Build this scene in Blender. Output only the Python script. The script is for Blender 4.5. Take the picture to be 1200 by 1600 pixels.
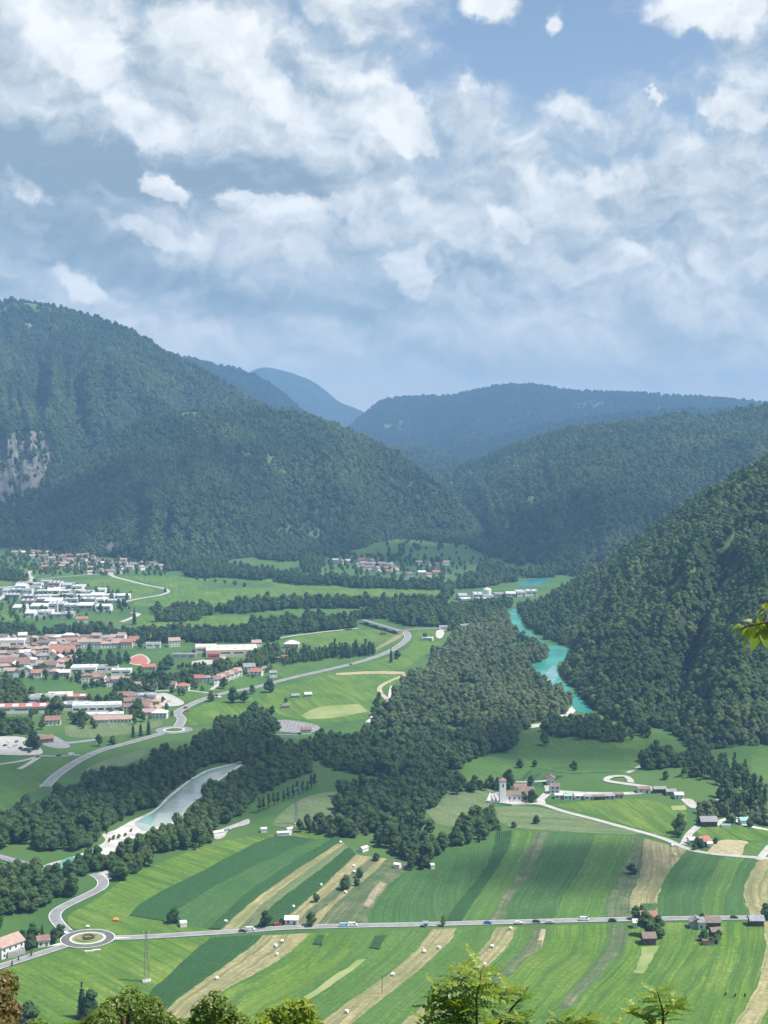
import bpy, bmesh, math, random
import numpy as np
from mathutils import Vector

random.seed(7)
RNG = np.random.default_rng(7)
for _o in list(bpy.data.objects):
    bpy.data.objects.remove(_o)
SC = bpy.context.scene
COL = SC.collection

# ------------------------------------------------------------------ camera
FPX, HORIZON, CAM_H = 2300.0, 675.0, 270.0        # focal length and horizon in photo pixels (1200 x 1600), eye height above the valley
PITCH = math.atan((800.0 - HORIZON) / FPX)
cam_data = bpy.data.cameras.new('camera')
cam_data.sensor_fit = 'VERTICAL'
cam_data.sensor_height = 24.0
cam_data.lens = 12.0 * FPX / 800.0
cam_data.clip_start = 0.2
cam_data.clip_end = 60000.0
cam = bpy.data.objects.new('camera', cam_data)
COL.objects.link(cam)
cam.location = (0, 0, CAM_H)
cam.rotation_euler = (math.pi / 2 - PITCH, 0, 0)
SC.camera = cam

# ------------------------------------------------------------------ sky and sun
SUN_EL, SUN_AZ = math.radians(61), math.radians(102)      # azimuth from +Y (view direction) towards +X (right)
SUN_DIR = Vector((math.cos(SUN_EL) * math.sin(SUN_AZ), math.cos(SUN_EL) * math.cos(SUN_AZ), math.sin(SUN_EL)))
SUN_STRENGTH, SKY_STRENGTH, EXPOSURE = 4.9, 0.10, 0.66

world = bpy.data.worlds.new('World')
SC.world = world
world.use_nodes = True
world.cycles.sampling_method = 'MANUAL'
world.cycles.sample_map_resolution = 256


def build_world():
    nt = world.node_tree
    N, L = nt.nodes, nt.links
    N.clear()

    def node(t, **kw):
        n = N.new(t)
        for k, v in kw.items():
            setattr(n, k, v)
        return n

    def put(sock, v):
        if isinstance(v, bpy.types.NodeSocket):
            L.new(v, sock)
        else:
            sock.default_value = v

    def m(op, a, b=0.0, c=0.0, clamp=False):
        n = node('ShaderNodeMath', operation=op, use_clamp=clamp)
        put(n.inputs[0], a); put(n.inputs[1], b); put(n.inputs[2], c)
        return n.outputs[0]

    def vm(op, a, b=(0, 0, 0)):
        n = node('ShaderNodeVectorMath', operation=op)
        put(n.inputs[0], a); put(n.inputs[1], b)
        return n.outputs[1] if op in ('DISTANCE', 'LENGTH', 'DOT_PRODUCT') else n.outputs[0]

    def rng(v, a, b, c=0.0, d=1.0, kind='SMOOTHSTEP'):
        n = node('ShaderNodeMapRange', interpolation_type=kind)
        put(n.inputs[0], v)
        for i, x in enumerate((a, b, c, d)):
            put(n.inputs[1 + i], x)
        return n.outputs[0]

    def mix(f, a, b, t='RGBA'):
        n = node('ShaderNodeMix', data_type='RGBA')
        put(n.inputs[0], f); put(n.inputs[6], a); put(n.inputs[7], b)
        return n.outputs[2]

    def noise(v, scale, detail=8.0, rough=0.55, lac=2.0, dist=0.0):
        n = node('ShaderNodeTexNoise')
        n.noise_dimensions = '3D'
        put(n.inputs['Vector'], v)
        n.inputs['Scale'].default_value = scale
        n.inputs['Detail'].default_value = detail
        n.inputs['Roughness'].default_value = rough
        n.inputs['Lacunarity'].default_value = lac
        n.inputs['Distortion'].default_value = dist
        return n.outputs[0], n.outputs[1]

    tc = node('ShaderNodeTexCoord')
    d = vm('NORMALIZE', tc.outputs['Generated'])
    sep = node('ShaderNodeSeparateXYZ')
    L.new(d, sep.inputs[0])
    low = rng(sep.outputs[2], 0.015, 0.105, 1.0, 0.0)           # towards the horizon the clouds run together
    _, w1 = noise(d, 16.0, 5.0, 0.55)
    _, w2 = noise(d, 75.0, 4.0, 0.6)
    soft = vm('ADD', d, vm('MULTIPLY', vm('SUBTRACT', w1, (0.5, 0.5, 0.5)), (0.085, 0.085, 0.060)))
    half = vm('ADD', d, vm('MULTIPLY', vm('SUBTRACT', w1, (0.5, 0.5, 0.5)), (0.050, 0.050, 0.040)))
    crisp = vm('ADD', half, vm('MULTIPLY', vm('SUBTRACT', w2, (0.5, 0.5, 0.5)), (0.016, 0.016, 0.016)))

    def total(items, src, edge=0.0):
        """soft-edged patches of sky: (photo x, photo y, half width, half height, tilt in degrees, weight)"""
        acc = None
        for px, py, rx, ry, tilt, k in items:
            v = Vector(((px - 600) / FPX, 1.0, (HORIZON - py) / FPX)).normalized()
            mp = node('ShaderNodeMapping', vector_type='TEXTURE')
            L.new(src, mp.inputs[0])
            mp.inputs[1].default_value = v
            mp.inputs[2].default_value = (0, math.radians(tilt), 0)
            mp.inputs[3].default_value = (rx / FPX, rx / FPX, ry / FPX)
            acc = m('MULTIPLY_ADD', rng(vm('LENGTH', mp.outputs[0]), edge, 1.25, 1.0, 0.0), k, 0.0 if acc is None else acc)
        return acc

    f0, _ = noise(vm('MULTIPLY', soft, (1, 1, 1.5)), 15.0, 8.0, 0.57)
    f1, _ = noise(vm('ADD', vm('MULTIPLY', soft, (1, 1, 1.5)), (0.007, 0.0, 0.014)), 15.0, 3.0, 0.5)   # the same, a little nearer the sun
    fluffy = m('MULTIPLY_ADD', f0, 1.0, -0.5)
    calm = m('MULTIPLY_ADD', low, -0.75, 1.0)
    cover = total(CLOUD_COVER, soft)
    dark = total(CLOUD_DARK, half)
    puffs = total(CLOUD_PUFFS, crisp, 0.2)
    a_sheet = rng(m('ADD', m('MULTIPLY_ADD', fluffy, 2.4, cover), m('MULTIPLY', low, 1.2)), -0.2, 0.9)
    a_puff = rng(m('MULTIPLY_ADD', fluffy, 0.9, puffs), 0.20, 0.66)
    relief = m('MULTIPLY', m('SUBTRACT', f0, f1), 2.3)
    lit = m('MULTIPLY_ADD', m('MULTIPLY_ADD', fluffy, 0.6, m('MULTIPLY', relief, 0.8)), calm, SHEET_LIT)
    lit = m('MULTIPLY_ADD', dark, -0.46, m('MULTIPLY_ADD', low, 0.27, lit))
    head = m('MULTIPLY_ADD', relief, 0.9, m('MULTIPLY_ADD', puffs, 0.22, 0.66))
    lit = m('ADD', m('MULTIPLY', lit, m('SUBTRACT', 1.0, a_puff)), m('MULTIPLY', m('MAXIMUM', head, lit), a_puff))
    lit = m('MAXIMUM', m('MINIMUM', lit, 1.0), 0.0)
    ramp = node('ShaderNodeValToRGB')
    L.new(lit, ramp.inputs[0])
    e = ramp.color_ramp.elements
    e[0].position, e[0].color = 0.0, (0.27, 0.355, 0.44, 1)
    e[1].position, e[1].color = 1.0, (0.93, 0.94, 0.96, 1)
    for p, c in ((0.25, (0.375, 0.455, 0.53)), (0.5, (0.56, 0.62, 0.67)), (0.75, (0.77, 0.80, 0.82))):
        q = e.new(p)
        q.color = (*c, 1)
    alpha = m('MAXIMUM', a_sheet, a_puff)

    sky = node('ShaderNodeTexSky')
    sky.sky_type = 'NISHITA'
    sky.sun_disc = False
    sky.sun_elevation = SUN_EL
    sky.sun_rotation = SUN_AZ
    sky.altitude = 450
    sky.air_density = 1.0
    sky.dust_density = 0.6
    sky.ozone_density = 1.2
    cl = vm('SCALE', ramp.outputs[0])
    cl.node.inputs[3].default_value = 1.0 / SKY_STRENGTH * CLOUD_GAIN
    warm = mix(low, (1, 1, 1, 1), (1.26, 1.14, 1.0, 1))            # warms the low cloud against the blue of the haze
    cl = vm('MULTIPLY', cl, warm)
    tint = vm('MULTIPLY', sky.outputs[0], SKY_TINT)
    out_c = mix(alpha, tint, cl)
    bg = node('ShaderNodeBackground')
    L.new(out_c, bg.inputs[0])
    bg.inputs[1].default_value = SKY_STRENGTH
    wo = node('ShaderNodeOutputWorld')
    L.new(bg.outputs[0], wo.inputs[0])


SHEET_LIT = 0.55
CLOUD_GAIN = 0.74
SKY_TINT = (0.95, 0.90, 0.86)
# (photo x, photo y, half width, half height, tilt, weight): where cloud lies, where it is thick and grey, where it stands up bright
CLOUD_COVER = [(150, 180, 640, 420, 0, 0.9), (520, 400, 520, 320, 0, 0.6), (1060, 360, 460, 260, 0, 0.8), (760, 420, 300, 180, 0, 0.4), (1120, 30, 160, 90, 0, 0.5), (860, 80, 260, 110, 0, -0.8), (-700, 200, 900, 500, 0, 0.6), (1900, 250, 800, 500, 0, 0.5)]
CLOUD_DARK = [(70, 255, 280, 85, 15, 1.15), (330, 285, 270, 55, 0, 1.05), (440, 485, 300, 55, 5, 0.95), (110, 385, 240, 60, 10, 0.9), (60, 450, 160, 50, 0, 0.5), (640, 275, 120, 50, 20, 0.35), (620, 560, 240, 40, 0, 0.35),
              (1010, 575, 420, 60, 0, 0.35), (780, 460, 260, 70, 10, 0.3), (1090, 255, 160, 50, 10, 0.4), (1130, 85, 110, 30, 0, 0.6), (250, 255, 300, 45, 5, 0.4), (30, 330, 120, 60, 0, 0.4)]
CLOUD_PUFFS = [(612, 182, 100, 55, 35, 1.0), (655, 225, 55, 35, 30, 0.6), (270, 300, 42, 30, 20, 0.9), (410, 322, 95, 26, 5, 0.7), (525, 325, 65, 24, -10, 0.7), (632, 430, 66, 38, 55, 1.0), (655, 390, 45, 22, 0, 0.5),
               (800, 348, 66, 24, 25, 0.9), (930, 285, 60, 32, 10, 0.9), (890, 188, 85, 38, 15, 0.7), (1135, 188, 85, 38, 20, 1.0), (1025, 176, 27, 20, 0, 1.0), (735, 155, 50, 38, 30, 0.5), (965, 390, 38, 22, 20, 0.5),
               (1030, 425, 75, 22, 30, 0.5), (1100, 418, 50, 18, 25, 0.6), (815, 270, 80, 26, 20, 0.5), (1130, 360, 60, 24, 30, 0.5), (1105, 25, 120, 55, 5, 1.0), (765, 22, 66, 40, 10, 0.9), (862, 40, 24, 36, 0, 0.7),
               (170, 125, 100, 45, 35, 0.6), (380, 120, 150, 50, 30, 0.7), (475, 185, 85, 42, 45, 0.6), (80, 45, 150, 60, 20, 0.7), (320, 55, 130, 45, 10, 0.6), (520, 15, 75, 45, 0, 0.7), (130, 448, 100, 26, 25, 0.7), (235, 372, 95, 22, 8, 0.6),
               (45, 300, 70, 30, 40, 0.5), (240, 215, 90, 40, 30, 0.5), (640, 300, 60, 26, 15, 0.4)]
build_world()

sun_data = bpy.data.lights.new('sun', 'SUN')
sun_data.energy = SUN_STRENGTH
sun_data.angle = math.radians(0.53)
sun_data.color = (1.0, 0.95, 0.86)
sun = bpy.data.objects.new('sun', sun_data)
COL.objects.link(sun)
sun.location = (0, 0, 3000)
sun.rotation_euler = SUN_DIR.to_track_quat('Z', 'Y').to_euler()

SC.view_settings.view_transform = 'Standard'
SC.view_settings.look = 'None'
SC.view_settings.exposure = EXPOSURE
SC.view_settings.gamma = 1.0
SC.view_settings.use_curve_mapping = False
SC.render.engine = 'CYCLES'
SC.cycles.max_bounces = 5
SC.cycles.diffuse_bounces = 2
SC.cycles.glossy_bounces = 2
SC.cycles.transmission_bounces = 2
SC.cycles.volume_bounces = 0
SC.cycles.transparent_max_bounces = 12
SC.cycles.use_denoising = True
SC.cycles.caustics_reflective = False
SC.cycles.caustics_refractive = False
SC.cycles.sample_clamp_indirect = 6.0
# ------------------------------------------------------------------ helpers
def ray(px, py):
    c, s = math.cos(PITCH), math.sin(PITCH)
    a, b = (px - 600) / FPX, -(py - 800) / FPX
    return Vector((a, c + b * s, -s + b * c))


def G(px, py, z=0.0):
    """the point at height z that the photograph shows at this pixel"""
    d = ray(px, py)
    t = (z - CAM_H) / d.z
    return Vector((d.x * t, d.y * t, z))


def AT(px, py, dist):
    """the point at this distance along the view axis that the photograph shows at this pixel"""
    d = ray(px, py)
    t = dist / d.y
    return Vector((d.x * t, dist, CAM_H + d.z * t))


def project(p):
    """world points (n, 3) -> photo pixels (n, 2)"""
    p = np.asarray(p, float)
    c, s = math.cos(PITCH), math.sin(PITCH)
    q = p - np.array([0, 0, CAM_H])
    f = q[:, 1] * c - q[:, 2] * s
    u = q[:, 1] * s + q[:, 2] * c
    return np.stack([600 + FPX * q[:, 0] / f, 800 - FPX * u / f], 1)


def lin(h):
    """'#rrggbb' -> linear rgb"""
    v = [int(h[i:i + 2], 16) / 255 for i in (1, 3, 5)]
    return tuple(x / 12.92 if x <= 0.04045 else ((x + 0.055) / 1.055) ** 2.4 for x in v)


def inside(pts, poly):
    """points (n, 2) in polygon (m, 2)"""
    x, y = pts[:, 0], pts[:, 1]
    r = np.zeros(len(pts), bool)
    m = len(poly)
    for i in range(m):
        x0, y0 = poly[i][0], poly[i][1]
        x1, y1 = poly[(i + 1) % m][0], poly[(i + 1) % m][1]
        if y0 == y1:
            continue
        c = ((y0 > y) != (y1 > y)) & (x < (x1 - x0) * (y - y0) / (y1 - y0) + x0)
        r ^= c
    return r


def smooth_line(pts, n):
    """n points along a Catmull-Rom line through pts"""
    p = np.asarray(pts, float)
    e = np.vstack([2 * p[0] - p[1], p, 2 * p[-1] - p[-2]])
    t = np.linspace(0, len(p) - 1 - 1e-6, n)
    i = t.astype(int)
    f = (t - i)[:, None]
    a, b, c, d = e[i], e[i + 1], e[i + 2], e[i + 3]
    return 0.5 * (2 * b + (c - a) * f + (2 * a - 5 * b + 4 * c - d) * f ** 2 + (3 * b - a - 3 * c + d) * f ** 3)


def _hash(ix, iy, s):
    h = (ix * 374761393 + iy * 668265263 + s * 982451653) & 0xFFFFFFFF
    h = ((h ^ (h >> 13)) * 1274126177) & 0xFFFFFFFF
    return ((h ^ (h >> 16)) & 0xFFFF) / 65535.0


def vnoise(x, y, s=0):
    x, y = np.asarray(x, float), np.asarray(y, float)
    ix, iy = np.floor(x).astype(np.int64), np.floor(y).astype(np.int64)
    fx, fy = x - ix, y - iy
    fx, fy = fx * fx * (3 - 2 * fx), fy * fy * (3 - 2 * fy)
    a, b = _hash(ix, iy, s), _hash(ix + 1, iy, s)
    c, d = _hash(ix, iy + 1, s), _hash(ix + 1, iy + 1, s)
    return (a + (b - a) * fx) * (1 - fy) + (c + (d - c) * fx) * fy


def fbm(x, y, s=0, octv=5, ridged=False):
    r, a, t = 0.0, 1.0, 0.0
    for o in range(octv):
        n = vnoise(x * 2 ** o, y * 2 ** o, s + o * 17)
        r = r + a * ((1 - abs(2 * n - 1)) if ridged else n)
        t += a
        a *= 0.5
    return r / t


def tag(o, label=None, cat=None, group=None, kind=None):
    if label: o['label'] = label
    if cat: o['category'] = cat
    if group: o['group'] = group
    if kind: o['kind'] = kind
    return o


def empty(name, loc, rz=0.0, scale=(1, 1, 1)):
    o = bpy.data.objects.new(name, None)
    COL.objects.link(o)
    o.location = loc
    o.rotation_euler = (0, 0, rz)
    o.scale = scale
    return o


def mesh_of(name, v, f, mats=(), uv=None, smooth=False, idx=None):
    me = bpy.data.meshes.new(name)
    me.from_pydata([tuple(p) for p in v], [], [tuple(int(i) for i in q) for q in f])
    for m_ in (mats if isinstance(mats, (list, tuple)) else [mats]):
        me.materials.append(m_)
    if uv is not None:
        l = me.uv_layers.new(name='UVMap')
        li = np.zeros(len(me.loops), np.int32)
        me.loops.foreach_get('vertex_index', li)
        l.data.foreach_set('uv', np.asarray(uv, np.float32)[li].ravel())
    if idx is not None:
        me.polygons.foreach_set('material_index', np.asarray(idx, np.int32))
    if smooth:
        me.polygons.foreach_set('use_smooth', np.ones(len(me.polygons), bool))
    me.update()
    return me


def obj(name, me, parent=None, mat=None, loc=None, rot=None, scale=None):
    o = bpy.data.objects.new(name, me)
    COL.objects.link(o)
    if parent is not None: o.parent = parent
    if loc is not None: o.location = loc
    if rot is not None: o.rotation_euler = rot
    if scale is not None: o.scale = scale
    if mat is not None:
        if not me.materials: me.materials.append(mat)
        o.material_slots[0].link = 'OBJECT'
        o.material_slots[0].material = mat
    return o


class MB:
    """collects boxes, prisms and tubes into one mesh"""
    def __init__(s): s.v, s.f = [], []

    def add(s, v, f):
        n = len(s.v)
        s.v += [tuple(p) for p in v]
        s.f += [tuple(i + n for i in q) for q in f]
        return s

    def box(s, x0, x1, y0, y1, z0, z1):
        return s.add([(x0, y0, z0), (x1, y0, z0), (x1, y1, z0), (x0, y1, z0), (x0, y0, z1), (x1, y0, z1), (x1, y1, z1), (x0, y1, z1)],
                     [(3, 2, 1, 0), (4, 5, 6, 7), (0, 1, 5, 4), (1, 2, 6, 5), (2, 3, 7, 6), (3, 0, 4, 7)])

    def tube(s, pts, radii, n=6, cap=True):
        pts = [Vector(p) for p in pts]
        rings = []
        for i, p in enumerate(pts):
            d = (pts[min(i + 1, len(pts) - 1)] - pts[max(i - 1, 0)]).normalized()
            a = d.cross(Vector((0, 0, 1)) if abs(d.z) < 0.9 else Vector((1, 0, 0))).normalized()
            b = d.cross(a)
            r = radii[i] if isinstance(radii, (list, tuple)) else radii
            rings.append([p + (a * math.cos(2 * math.pi * k / n) + b * math.sin(2 * math.pi * k / n)) * r for k in range(n)])
        v = [q for r in rings for q in r]
        f = [(i * n + k, i * n + (k + 1) % n, (i + 1) * n + (k + 1) % n, (i + 1) * n + k) for i in range(len(pts) - 1) for k in range(n)]
        if cap:
            f += [tuple(range(n))[::-1], tuple((len(pts) - 1) * n + k for k in range(n))]
        return s.add(v, f)

    def mesh(s, name, mats=(), smooth=False): return mesh_of(name, s.v, s.f, mats, smooth=smooth)

    def build(s, name, mat=None, parent=None, smooth=False, **kw):
        return obj(name, s.mesh(name, mat if mat else (), smooth), parent, **kw)


# ------------------------------------------------------------------ materials
def material(name, c1, c2=None, scale=1.0, detail=5.0, rough=0.85, c3=None, scale3=0.1, amount3=0.5, coord='Object', stretch=(1, 1, 1), bump=0.0, bump_scale=4.0,
             spec=0.3, lo=0.35, hi=0.65, stripes=None):
    """c1 / c2 mixed by noise, c3 mixed in by a second, larger noise; stripes = (colour, width in m, amount) along the UV's length"""
    m = bpy.data.materials.new(name)
    m.use_nodes = True
    nt = m.node_tree
    N, L = nt.nodes, nt.links
    b = N['Principled BSDF']
    b.inputs['Roughness'].default_value = rough
    b.inputs['Specular IOR Level'].default_value = spec
    if c2 is None and c3 is None and not bump:
        b.inputs['Base Color'].default_value = (*c1, 1)
        return m
    tc = N.new('ShaderNodeTexCoord')
    mp = N.new('ShaderNodeMapping')
    mp.inputs['Scale'].default_value = stretch
    L.new(tc.outputs[coord], mp.inputs[0])

    def nz(sc, det, vec=mp.outputs[0], ro=0.6):
        n = N.new('ShaderNodeTexNoise')
        n.inputs['Scale'].default_value = sc
        n.inputs['Detail'].default_value = det
        n.inputs['Roughness'].default_value = ro
        L.new(vec, n.inputs['Vector'])
        return n

    def mp_range(v, a, z, t=1.0):
        r = N.new('ShaderNodeMapRange')
        r.interpolation_type = 'SMOOTHSTEP'
        L.new(v, r.inputs[0])
        r.inputs[1].default_value, r.inputs[2].default_value, r.inputs[4].default_value = a, z, t
        return r.outputs[0]

    def mix(f, a, z):
        x = N.new('ShaderNodeMix')
        x.data_type = 'RGBA'
        L.new(f, x.inputs[0])
        for s, val in ((x.inputs[6], a), (x.inputs[7], z)):
            if isinstance(val, bpy.types.NodeSocket): L.new(val, s)
            else: s.default_value = (*val, 1)
        return x.outputs[2]

    out = c1
    if c2 is not None:
        out = mix(mp_range(nz(scale, detail).outputs[0], lo, hi), c1, c2)
    if c3 is not None:
        out = mix(mp_range(nz(scale3, 3.0).outputs[0], 0.42, 0.68, amount3), out, c3)
    if stripes:
        sm = N.new('ShaderNodeMapping')
        sm.inputs['Scale'].default_value = (1.0 / stripes[1], 0.012, 1)
        L.new(tc.outputs['UV'], sm.inputs[0])
        sn = nz(1.0, 3.0, sm.outputs[0], 0.7)
        out = mix(mp_range(sn.outputs[0], 0.42, 0.62, stripes[2]), out, stripes[0])
        s2 = N.new('ShaderNodeMapping')
        s2.inputs['Scale'].default_value = (0.75, 0.006, 1)
        L.new(tc.outputs['UV'], s2.inputs[0])
        fine = nz(1.0, 2.0, s2.outputs[0], 0.6)
        tuft = nz(0.35, 6.0)
        dk = N.new('ShaderNodeMath'); dk.operation = 'MULTIPLY'
        L.new(mp_range(fine.outputs[0], 0.35, 0.65, 1.0), dk.inputs[0]); L.new(mp_range(tuft.outputs[0], 0.3, 0.7, 1.0), dk.inputs[1])
        hv = N.new('ShaderNodeMapRange'); L.new(dk.outputs[0], hv.inputs[0]); hv.inputs[3].default_value, hv.inputs[4].default_value = 0.80, 1.42
        vs = N.new('ShaderNodeVectorMath'); vs.operation = 'SCALE'
        L.new(out, vs.inputs[0]); L.new(hv.outputs[0], vs.inputs[3])
        out = vs.outputs[0]
    if isinstance(out, tuple): b.inputs['Base Color'].default_value = (*out, 1)
    else: L.new(out, b.inputs['Base Color'])
    if bump:
        bn = N.new('ShaderNodeBump')
        bn.inputs['Strength'].default_value = bump
        bn.inputs['Distance'].default_value = 0.3
        L.new(nz(bump_scale, 6.0).outputs[0], bn.inputs['Height'])
        L.new(bn.outputs[0], b.inputs['Normal'])
    return m


def foliage(name, c1, c2, c3, trans=0.35, patch=0.004, leafscale=0.9, big=None):
    """leaf colour differs from tree to tree (random) and from one part of the wood to the next (place)"""
    m = bpy.data.materials.new(name)
    m.use_nodes = True
    N, L = m.node_tree.nodes, m.node_tree.links
    b = N['Principled BSDF']
    b.inputs['Roughness'].default_value = 0.65
    b.inputs['Specular IOR Level'].default_value = 0.2
    oi = N.new('ShaderNodeObjectInfo')
    r = N.new('ShaderNodeValToRGB')
    e = r.color_ramp.elements
    e[0].position, e[0].color = 0.1, (*c1, 1)
    e[1].position, e[1].color = 0.9, (*c3, 1)
    q = e.new(0.5); q.color = (*c2, 1)
    nz = N.new('ShaderNodeTexNoise')
    nz.inputs['Scale'].default_value = patch
    nz.inputs['Detail'].default_value = 3
    L.new(oi.outputs['Location'], nz.inputs['Vector'])
    ad = N.new('ShaderNodeMath'); ad.operation = 'MULTIPLY_ADD'
    L.new(oi.outputs['Random'], ad.inputs[0]); ad.inputs[1].default_value = 0.55
    sb = N.new('ShaderNodeMath'); sb.operation = 'MULTIPLY_ADD'
    L.new(nz.outputs[0], sb.inputs[0]); sb.inputs[1].default_value = 1.7; sb.inputs[2].default_value = -0.62
    L.new(sb.outputs[0], ad.inputs[2])
    L.new(ad.outputs[0], r.inputs[0])
    geo = N.new('ShaderNodeNewGeometry')
    ln = N.new('ShaderNodeTexNoise')
    ln.inputs['Scale'].default_value = leafscale
    ln.inputs['Detail'].default_value = 2
    L.new(geo.outputs['Position'], ln.inputs['Vector'])
    mr = N.new('ShaderNodeMapRange')
    L.new(ln.outputs[0], mr.inputs[0])
    mr.inputs[1].default_value, mr.inputs[2].default_value, mr.inputs[3].default_value, mr.inputs[4].default_value = 0.3, 0.7, 0.72, 1.3
    sc = N.new('ShaderNodeVectorMath'); sc.operation = 'SCALE'
    L.new(r.outputs[0], sc.inputs[0]); L.new(mr.outputs[0], sc.inputs[3])
    L.new(sc.outputs[0], b.inputs['Base Color'])
    if trans:
        t = N.new('ShaderNodeBsdfTranslucent')
        wm = N.new('ShaderNodeVectorMath'); wm.operation = 'MULTIPLY'
        L.new(sc.outputs[0], wm.inputs[0]); wm.inputs[1].default_value = (1.25, 1.2, 0.5)
        L.new(wm.outputs[0], t.inputs[0])
        mx = N.new('ShaderNodeMixShader')
        mx.inputs[0].default_value = trans
        L.new(b.outputs[0], mx.inputs[1]); L.new(t.outputs[0], mx.inputs[2])
        L.new(mx.outputs[0], N['Material Output'].inputs[0])
    return m


M = {}
M['meadow'] = material('meadow', (0.042, 0.108, 0.022), (0.060, 0.136, 0.028), scale=0.02, c3=(0.084, 0.146, 0.036), scale3=0.004, amount3=0.8, bump=0.4, bump_scale=1.2)
M['undergrowth'] = material('undergrowth', (0.020, 0.040, 0.018), (0.030, 0.055, 0.022), scale=0.03)
M['asphalt'] = material('asphalt', (0.20, 0.205, 0.21), (0.26, 0.265, 0.27), scale=0.15, stretch=(1, 1, 1), rough=0.8)
M['dark_asphalt'] = material('dark_asphalt', (0.11, 0.11, 0.115), (0.14, 0.14, 0.145), scale=0.2, rough=0.8)
M['concrete'] = material('concrete', (0.36, 0.35, 0.32), (0.46, 0.45, 0.42), scale=0.15)
M['gravel'] = material('gravel', (0.42, 0.41, 0.38), (0.58, 0.57, 0.54), scale=0.12, c3=(0.30, 0.30, 0.27), scale3=0.05, bump=0.6, bump_scale=0.6)
M['dirt_track'] = material('dirt_track', (0.36, 0.32, 0.22), (0.48, 0.43, 0.31), scale=0.1, c3=(0.16, 0.22, 0.08), scale3=0.06, amount3=0.4)
M['white_paint'] = material('white_paint', (0.75, 0.75, 0.73), (0.62, 0.62, 0.60), scale=0.4)
M['kerb_stone'] = material('kerb_stone', (0.52, 0.51, 0.47), (0.62, 0.61, 0.57), scale=0.4)


def structure(o): return tag(o, kind='structure')


# ------------------------------------------------------------------ the valley floor: one sheet out to the far ranges
def meadow_rise(x, y):
    """gentle rises of the valley floor: the meadow hillside below the far woods, the knoll behind the farm sheds, the hill the camera stands on"""
    x, y = np.asarray(x, float), np.asarray(y, float)
    def hump(px, py, rx, ry, h, rot=0.0):
        c = G(px, py)
        dx, dy = x - c.x, y - c.y
        cr, sr = math.cos(rot), math.sin(rot)
        u, v = (dx * cr + dy * sr) / rx, (-dx * sr + dy * cr) / ry
        r2 = u * u + v * v
        return h * np.exp(-1.8 * r2) * (r2 < 4)
    z = hump(680, 850, 260, 340, 14, 0.1) + hump(600, 858, 100, 160, 8) + hump(1100, 1222, 42, 42, 11) + hump(930, 1222, 60, 45, 5)
    z = z + 6 * (fbm(x / 260, y / 260, 5, 3) - 0.5) * np.clip((y - 2300) / 900, 0, 1)
    own = 268.2 - 0.56 * np.maximum(y, 0) + 0.0 * x - 0.00022 * np.maximum(np.abs(x) - 40, 0) ** 2
    own = np.where(y < 0, 268.2 + 0.25 * y, own)
    return np.maximum(z, own)


def build_ground():
    ys = np.concatenate([np.linspace(-900, 0, 8), np.linspace(20, 640, 32)[:-1], 640 * (16000 / 640) ** (np.linspace(0, 1, 170) ** 1.0)])
    xs = np.concatenate([np.linspace(-9000, -1600, 18)[:-1], np.linspace(-1600, 1600, 161), np.linspace(1600, 9000, 18)[1:]])
    X, Y = np.meshgrid(xs, ys)
    Z = meadow_rise(X, Y)
    nx, ny = len(xs), len(ys)
    v = np.stack([X.ravel(), Y.ravel(), Z.ravel()], 1)
    i = (np.arange(ny - 1)[:, None] * nx + np.arange(nx - 1)[None]).ravel()
    f = np.stack([i, i + 1, i + nx + 1, i + nx], 1)
    me = mesh_of('ground', v, f, M['meadow'], smooth=True)
    return structure(obj('ground', me))


build_ground()
_GX = None


def GZ(px, py, lift=0.0):
    """ground point seen at this pixel, following the rises"""
    z = 0.0
    p = G(px, py)
    if p.y < 2300 and abs(float(meadow_rise(np.array([p.x]), np.array([p.y]))[0])) < 1e-6:
        p.z = lift
        return p
    for _ in range(12):
        p = G(px, py, z)
        z = 0.5 * z + 0.5 * float(meadow_rise(np.array([p.x]), np.array([p.y]))[0])
    p = G(px, py, z)
    p.z = float(meadow_rise(np.array([p.x]), np.array([p.y]))[0]) + lift
    return p


# ------------------------------------------------------------------ mountains and hills
HILLS = {}


def hill_material(name, rock_polys=True, cols=((0.022, 0.045, 0.022), (0.035, 0.065, 0.028)), glade=(0.09, 0.14, 0.045), rock=(0.19, 0.185, 0.165)):
    """woodland floor, with bare rock and open pasture where the mesh says so"""
    m = material(name, cols[0], cols[1], scale=0.012, detail=6, bump=0.5, bump_scale=0.03)
    N, L = m.node_tree.nodes, m.node_tree.links
    b = N['Principled BSDF']
    src = b.inputs['Base Color'].links[0].from_socket
    for attr, c, c2 in (('glade', glade, (glade[0] * 0.7, glade[1] * 0.8, glade[2] * 0.7)), ('rock', rock, (rock[0] * 0.4, rock[1] * 0.45, rock[2] * 0.4))):
        at = N.new('ShaderNodeAttribute'); at.attribute_name = attr
        nz = N.new('ShaderNodeTexNoise'); nz.inputs['Scale'].default_value = 0.03; nz.inputs['Detail'].default_value = 6
        g = N.new('ShaderNodeNewGeometry'); L.new(g.outputs['Position'], nz.inputs['Vector'])
        mx = N.new('ShaderNodeMix'); mx.data_type = 'RGBA'
        mr = N.new('ShaderNodeMapRange'); mr.inputs[1].default_value, mr.inputs[2].default_value = 0.4, 0.6
        L.new(nz.outputs[0], mr.inputs[0]); L.new(mr.outputs[0], mx.inputs[0])
        mx.inputs[6].default_value = (*c, 1); mx.inputs[7].default_value = (*c2, 1)
        m2 = N.new('ShaderNodeMix'); m2.data_type = 'RGBA'
        L.new(at.outputs['Fac'], m2.inputs[0]); L.new(src, m2.inputs[6]); L.new(mx.outputs[2], m2.inputs[7])
        src = m2.outputs[2]
    L.new(src, b.inputs['Base Color'])
    return m


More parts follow.
